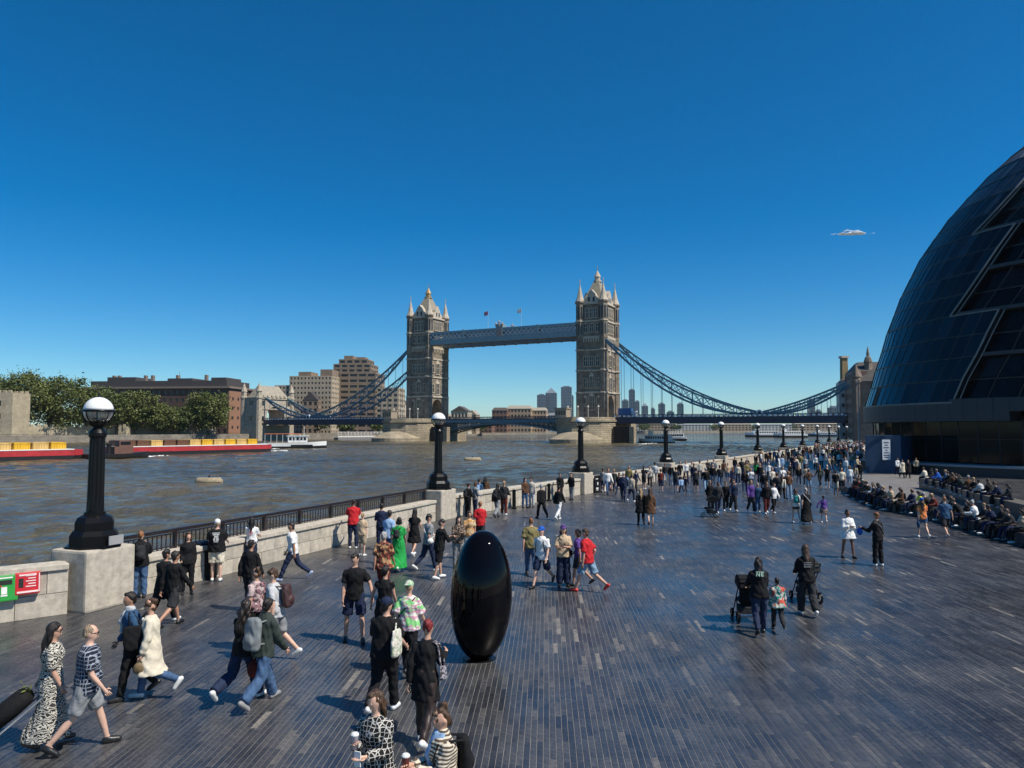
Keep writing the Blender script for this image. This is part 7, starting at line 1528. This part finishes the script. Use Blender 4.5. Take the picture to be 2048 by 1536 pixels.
def along(pts, step, in_):
    P = [on_ground(*q) for q in pts]; out = []; acc = 0.4
    for a, b_ in zip(P, P[1:]):
        d = b_ - a; L = d.length; u = d.normalized(); nr = Vector((-u.y, u.x, 0)); nr = nr if nr.x > 0 else -nr
        while acc < L: out.append((a + u * acc + nr * in_, math.degrees(math.atan2(-nr.x, -nr.y)))); acc += step * random.uniform(.85, 1.2)
        acc -= L
    return out
k = 0
for p, hd in along(BENCH1[1:7], .78, .33):
    if k >= len(ordn): break
    tc = sc_top[(k * 7 + 3) % len(sc_top)]; tc = 'yellow' if k == 15 else tc; bc = sc_bot[(k * 5 + 1) % 6]; H = random.uniform(1.58, 1.8)
    person(dict(at=Vector((p.x, p.y, 0)), sit=.48, hd=hd + random.uniform(-25, 25), H=H, vox=M_ + .006, label='%s sitter from the far end of the front bench, in a %s top' % (ordn[k], cn[tc]), group='people sitting on the front bench', top=T(tc, inf=.03, sleeve=1.0 if k % 3 else .5), bot=tr(bc), hair=sc_hair[k % 6], shoe=['white', 'black', 'grey'][k % 3], skin=[0, 3, 1, 0, 2][k % 5], fem=bool(k % 2), pose=dict(SITP, lean=random.uniform(2, 24), lk=random.uniform(62, 92), rk=random.uniform(60, 90), hp=random.uniform(-25, 5), hy=random.uniform(-40, 40)), acc=[dict(k='backpack', mat=CB['char'], size=(.12, .07, .17))] if k % 6 == 1 else [])); k += 1
k2 = 0
for p, hd in along(BENCH2, 1.35, .4):
    if k2 > 13: break
    tc = ['cream', 'char', 'blue', 'steel', 'black', 'brown', 'black', 'dgreen', 'brown', 'black', 'lgrey', 'black', 'navy', 'char'][k2]
    person(dict(at=Vector((p.x, p.y, 0)), sit=.75, hd=hd + random.uniform(-40, 60), H=random.uniform(1.6, 1.78), vox=M_ + .006, label='%s sitter on the pale bench behind, in a %s top' % (ordn[k2], cn[tc]), group='people sitting on the rear bench', top=T(tc, inf=.03, sleeve=1.0), bot=tr(sc_bot[k2 % 6]), hair=sc_hair[(k2 + 2) % 6], shoe='white', skin=k2 % 3, pose=dict(SITP, lean=random.uniform(5, 28), hp=random.uniform(-20, 5), hy=random.uniform(-40, 40)))); k2 += 1
for px, py, hd, tc, lb in ((1770, 946, 150, 'char', 'person with pale bag standing against the notice on the hoarding'), (1795, 950, 170, 'white', 'person in white top left of the trio before the hoarding'), (1805, 956, 185, 'cream', 'person in cream coat in the middle of the trio before the hoarding'), (1817, 957, 190, 'black', 'person in black coat right of the trio before the hoarding'), (1833, 950, 200, 'sand', 'person in sandy jacket by the end of the rear bench')):
    add(px, py, hd, 1.7, lb, T(tc, inf=.03, sleeve=1.0, **(dict(hem=-.4, flare=.05) if 'coat' in lb else {})), tr('black'), ('short', 'dark'), 'black', walk(1, 6), 0, M_ + .004)
# ================================================================== CROWD: small far figures, one shared mesh per pose, own materials
def crowd_mesh(H, P, fem, kind):
    J = skeleton(H, dict(STAND, **P)); s = J['s']; sp = dict(fem=fem); parts = []
    m = MB(); loft(m, torso_rings(J, sp, 0)); hc = J['head']; limb(m, [J['neck'] - J['up'] * .04, hc], [.052 * s, .05 * s]); ell(m, hc, (.076 * s, .095 * s, .116 * s), None, 10, 7)
    for k in 'lr':
        sh, el, wr, d = J[k + 'arm']; limb(m, [sh, el, wr, wr + d * .15 * s], [.05 * s, .042 * s, .03 * s, .024 * s], 7); hip, kn, an, fd = J[k + 'leg']; limb(m, [hip, kn, an], [.085 * s, .055 * s, .038 * s], 8)
    parts.append((m, 0))
    m = MB(); loft(m, torso_rings(J, sp, .017, z0=-.08, z1=.50))
    if kind == 'dress': loft(m, skirt_rings(J, -.5 * s, .07, .16))
    for k in 'lr':
        sh, el, wr, d = J[k + 'arm']
        if kind == 'tee': limb(m, [sh, sh.lerp(el, .75)], [.056 * s, .060 * s], 8)
        else: limb(m, [sh, el, wr], [.056 * s, .056 * s, .044 * s], 8)
    if kind == 'pack': ell(m, J['up'] * .28 * s - J['Y'] * .19 * s, (.13 * s, .09 * s, .2 * s))
    parts.append((m, 1))
    m = MB(); loft(m, torso_rings(J, sp, .012, z0=-.08, z1=.12))
    if kind != 'dress':
        for k in 'lr':
            hip, kn, an, fd = J[k + 'leg']
            if kind == 'tee': limb(m, [hip, hip.lerp(kn, .92)], [.1 * s, .088 * s], 8)
            else: limb(m, [hip, kn, an], [.1 * s, .073 * s, .062 * s], 8)
    parts.append((m, 2))
    m = MB(); ell(m, hc + Vector((0, -.018 * s, .03 * s)), (.085 * s, .098 * s, .098 * s), None, 10, 7); ell(m, hc + Vector((0, -.05 * s, -.03 * s)), (.072 * s, .055 * s, .08 * s), None, 10, 6)
    if fem: limb(m, [hc + Vector((0, -.06 * s, -.05 * s)), J['neck'] - J['Y'] * .09 * s - J['up'] * .16 * s], [.07 * s, .06 * s], 8)
    parts.append((m, 3))
    m = MB()
    for k in 'lr': hip, kn, an, fd = J[k + 'leg']; limb(m, [an - Vector((0, .03 * s, .035 * s)), an + fd * .15 * s - Vector((0, 0, .04 * s))], [.042 * s, .035 * s], 7)
    parts.append((m, 4)); out = MB()
    for q, mi in parts: out.mi = mi; out.add([(v[0], v[1], v[2] - J['base']) for v in q.v], q.f)
    return out.mesh('crowd_person', [skin(0)] * 5, True)
CM = [crowd_mesh(1.72, walk(1, 20), False, 'long'), crowd_mesh(1.76, walk(-1, 16), False, 'pack'), crowd_mesh(1.64, walk(1, 14), True, 'dress'), crowd_mesh(1.66, walk(-1, 18), True, 'long'), crowd_mesh(1.74, dict(ra=20, re=70), False, 'tee'), crowd_mesh(1.66, dict(la=30, le=80, ra=25, re=80), True, 'tee'), crowd_mesh(1.7, dict(lean=4), False, 'long'), crowd_mesh(1.22, walk(1, 22), False, 'long')]
ctop = ['black'] * 14 + ['char'] * 5 + ['navy'] * 4 + ['white'] * 7 + ['cream', 'cream', 'beige', 'beige', 'grey', 'grey', 'lgrey', 'lgrey', 'lblue', 'lblue', 'steel', 'steel', 'pink', 'red', 'maroon', 'brown', 'brown', 'olive', 'green', 'sand', 'sand', 'dgreen', 'stone']
cbot = ['black', 'djeans', 'djeans', 'jeans', 'char', 'stone', 'ljeans', 'navy']; chr_ = ['dark', 'dark', 'brown', 'brown', 'blond', 'grey', 'ginger']
def crowd(p, hd, near_lamp):
    mi = random.choices(range(8), [5, 4, 3, 5, 3, 3, 4, 1])[0]; o = link('person', CM[mi]); o.location = (p.x, p.y, 0.0); o.rotation_euler = (0, 0, -R(hd)); sc = random.uniform(.94, 1.06); o.scale = (sc * random.uniform(.95, 1.1), sc, sc)
    tc, bc, hh = random.choice(ctop), random.choice(cbot), random.choice(chr_)
    for sl, mt in zip(o.material_slots, [skin(random.choices([0, 1, 2, 3], [5, 3, 2, 4])[0]), CB[tc], CB[bc], HAIR[hh], SH[random.choice(['white', 'black', 'grey'])]]): sl.link = 'OBJECT'; sl.material = mt
    kind = ['person', 'person with rucksack', 'woman', 'long haired person', 'short sleeved person', 'long haired short sleeved person', 'standing person', 'child'][mi]
    tag(o, '%s in %s and %s, %s hair, %s' % (kind, cn[tc], cn[bc], {'dark': 'dark', 'brown': 'brown', 'blond': 'fair', 'grey': 'grey', 'ginger': 'ginger'}[hh], near_lamp), 'person', 'people in the far crowd')
def lamp_near(p):
    d = [(Vector(q + (0,)) - Vector((p.x, p.y, 0))).length for q in LAMPS]; i = d.index(min(d)); return 'near the %s lamp' % ORD[i]
cnt = 0; pts = []
# placed figures of the middle distance (foot pixels), then the dense throng beyond
MID = [(1272, 985, 160), (1288, 978, 20), (1300, 976, 200), (1322, 985, 5), (1352, 985, 10), (1363, 988, 10), (1372, 984, 30), (1392, 984, 8), (1412, 984, 0), (1360, 962, 150), (1372, 962, 170), (1416, 955, 160), (1428, 958, 190), (1440, 975, 10), (1566, 975, 180), (1578, 998, 8), (1618, 985, 180), (1640, 972, 4), (1672, 990, 20), (1684, 986, 190), (1490, 985, 10), (1502, 980, 200), (1528, 990, 5), (1545, 985, 170), (1555, 1000, 5), (1565, 1000, 10), (1598, 970, 10), (1612, 972, 180), (1476, 968, 190), (1466, 975, 0), (1700, 975, 20), (1655, 975, 190), (1710, 968, 10), (1720, 962, 200), (1206, 985, 20), (1216, 990, 170), (1228, 984, 30), (1238, 992, 10), (1258, 978, 190), (1310, 968, 10), (1330, 966, 180), (1342, 972, 20), (1384, 958, 160), (1400, 962, 10), (1448, 958, 20), (1456, 966, 180), (1388, 970, 30), (1426, 972, 200), (1484, 955, 0), (1494, 962, 180), (1512, 960, 20), (1520, 968, 190), (1538, 962, 10), (1552, 968, 30), (1580, 962, 170), (1590, 955, 10)]
for px, py, hd in MID: p = G(px, py); pts.append(p); crowd(p, hd + random.uniform(-15, 15), lamp_near(p)); cnt += 1
tries = 0
while cnt < 172 and tries < 6000:
    tries += 1; y = 74 + 95 * random.random() ** 1.1; x0 = float(edge_x(y)) + .9; x1 = min(px_x(1731, y), x0 + 34); 
    if y < 84: x0 = max(x0, px_x(1462, y))
    x = random.uniform(x0, x1); p = Vector((x, y, 0))
    if any((p - q).length < .62 for q in pts): continue
    pts.append(p); crowd(p, random.choice([0, 20, 180, 200, 30, 160, -30]) + random.uniform(-25, 25), lamp_near(p)); cnt += 1
# the packed heads farther along, beyond what can be told apart: one mass
mass = MB(); SRC = []
for k in (0, 2, 3, 6):
    me = CM[k]; SRC.append(([tuple(v.co) for v in me.vertices], [tuple(p.vertices) for p in me.polygons], [p.material_index for p in me.polygons]))
mass_m = [skin(0), CB['black'], CB['white'], HAIR['dark'], SH['black'], CB['navy'], CB['cream'], CB['char'], CB['maroon'], HAIR['brown'], CB['djeans']]
for k in range(120):
    y = 104 + 90 * random.random(); x0 = float(edge_x(y)) + .8; x1 = min(px_x(1731, y), x0 + 30); x = random.uniform(x0, max(x0 + .5, x1)); vs_, fs_, ms_ = SRC[k % 4]; a = random.uniform(0, 6.28); ca, sa = math.cos(a), math.sin(a); sc = random.uniform(.93, 1.06)
    mp = {0: 0, 1: random.choice([1, 1, 1, 2, 2, 5, 6, 7, 8]), 2: random.choice([1, 7, 10, 10]), 3: random.choice([3, 3, 9]), 4: 4}; o_ = len(mass.v)
    mass.v.extend([(x + sc * (v[0] * ca - v[1] * sa), y + sc * (v[0] * sa + v[1] * ca), sc * v[2]) for v in vs_]); mass.f.extend([tuple(i + o_ for i in f) for f in fs_]); mass.m.extend([mp[q] for q in ms_])
tag(mass.build('far_crowd', mass_m, None, True, fixn=False), 'packed crowd too far off to tell apart, under the last lamps', None, None, 'stuff')
# people on the bridge footway and by the river railing are too small to tell apart: left to the crowd mass
# ================================================================== PUSHCHAIRS AND TROLLEY
def pushchair(p, hd, label, seat, grp='pushchairs'):
    t = thing('pushchair', label, 'pushchair', p, -R(hd), grp); fr = M('pushchair_frame', (.03, .03, .032), rough=.35, metal=.6)
    for x in (-.26, .26):
        for y, r in ((-.28, .14), (.34, .10)):
            m = MB(); m.lathe((0, 0, 0), [(r, -.025), (r, .025), (r * .8, .03), (r * .8, -.03), (r, -.025)], 18, caps=False); m.xf(Matrix.Translation((x, y, r)) @ Matrix.Rotation(math.pi / 2, 4, 'Y')); w = m.build('wheel', IRON, t)
            m = MB()
            for k in range(5): a = 2 * math.pi * k / 5; m.bar((x, y, r), (x, y + r * .82 * math.cos(a), r + r * .82 * math.sin(a)), .014)
            m.build('spokes', M('spoke_grey', (.45, .45, .45), metal=.5, rough=.4), w)
    m = MB()
    for x in (-.24, .24): m.tube([(x, -.28, .14), (x, -.02, .52), (x, .34, .10)], .014, 6); m.tube([(x, .12, .38), (x, -.30, .86), (x, -.44, 1.02)], .014, 6)
    m.tube([(-.24, -.44, 1.02), (.24, -.44, 1.02)], .018, 8); m.tube([(-.24, -.28, .14), (.24, -.28, .14)], .012, 6); m.tube([(-.24, .34, .1), (.24, .34, .1)], .012, 6); m.build('frame', fr, t)
    m = MB(); X, Y, Z = Vector((1, 0, 0)), Vector((0, 1, 0)), Vector((0, 0, 1)); loft(m, [(Vector((0, -.14 + .0 * z, .42 + z)), .2, .07, X, Y) for z in (0, .1, .3, .5)]); loft(m, [(Vector((0, y, .44)), .2, .06, X, Z) for y in (-.14, .05, .26)]); m.build('seat', seat, t, True)
    m = MB(); pr = []; n = 9
    for i in range(n): a = math.pi * i / (n - 1); pr.append((-.14 + .30 * math.cos(a) * 1.0, .82 + .24 * math.sin(a)))
    m.extr([(-.23, y, z) for y, z in pr] + [(-.23, -.2, .74)], (.46, 0, 0)); m.build('hood', seat, t)
    m = MB(); m.bb(-.2, .2, -.28, .16, .2, .34); m.build('basket', CB['char'], t)
    return t
pushchair(G(1494, 1240), 4, 'black pushchair on the left, beside the woman with the lettered hood', CB['black']); pushchair(G(1612, 1202), 2, 'dark pushchair on the right, in front of the long haired woman', CB['char']); pushchair(G(1420, 1034), -80, 'dark pushchair seen from the side in the middle distance', CB['black'])
# black shopping trolley / buggy pulled at the far left
p = G(28, 1500); t = thing('pulled_trolley', 'black wheeled trolley with green leaves pulled by the striped dress', 'trolley', p, -R(66))
m = MB()
for x in (-.2, .2): m.tube([(x, -.34, .14), (x, .15, .55), (x * .8, .52, .86)], .014, 6)
m.tube([(-.16, .52, .86), (.16, .52, .86)], .018, 6); m.tube([(-.24, -.34, .14), (.24, -.34, .14)], .012, 6); m.build('frame', M('trolley_metal', (.45, .45, .44), metal=.7, rough=.35), t)
for x in (-.24, .24): m = MB(); m.lathe((0, 0, 0), [(.13, -.02), (.13, .02), (.10, .025), (.10, -.025), (.13, -.02)], 18, caps=False); m.xf(Matrix.Translation((x, -.34, .13)) @ Matrix.Rotation(math.pi / 2, 4, 'Y')); m.build('wheel', M('trolley_tyre', (.4, .4, .38), rough=.5), t)
m = MB(); dv = Vector((0, .49, .41)).normalized(); c0 = Vector((0, -.2, .32)); X = Vector((1, 0, 0)); Yb = dv.cross(X).normalized(); loft(m, [(c0 + dv * z + Yb * -.10, .19 * k, .13 * k, X, Yb) for z, k in ((-.06, .7), (0, 1), (.25, 1.08), (.48, 1), (.55, .7))]); m.build('bag', CB['black'], t, True)
m = MB(); r_ = np.random.default_rng(4)
for k in range(46): q = c0 + dv * .5 - Yb * .12 + Vector(tuple(r_.normal(0, .06, 3))); a = Vector(tuple(r_.normal(0, 1, 3))).normalized() * .045; b_ = a.cross(Vector((0, .3, 1))).normalized() * .02; m.add([q - a, q - b_, q + a, q + b_], [(0, 1, 2, 3)])
m.build('leaves', LEAF_A, t, fixn=False)
finish_pending()

# ================================================================== HAZE: thin even air round the whole scene
def haze_mat():
    m = bpy.data.materials.new('haze_air'); m.use_nodes = True; n = m.node_tree.nodes; n.clear(); o = n.new('ShaderNodeOutputMaterial'); v = n.new('ShaderNodeVolumePrincipled')
    v.inputs['Color'].default_value = (0.80, 0.90, 1.0, 1); v.inputs['Density'].default_value = 0.000038; v.inputs['Anisotropy'].default_value = 0.2
    m.node_tree.links.new(v.outputs[0], o.inputs['Volume']); return m
m = MB(); m.bb(-7300, 7300, -900, 9300, -5.5, 250); tag(m.build('haze', haze_mat()), 'thin pale air over the river and far skyline', None, None, 'stuff')
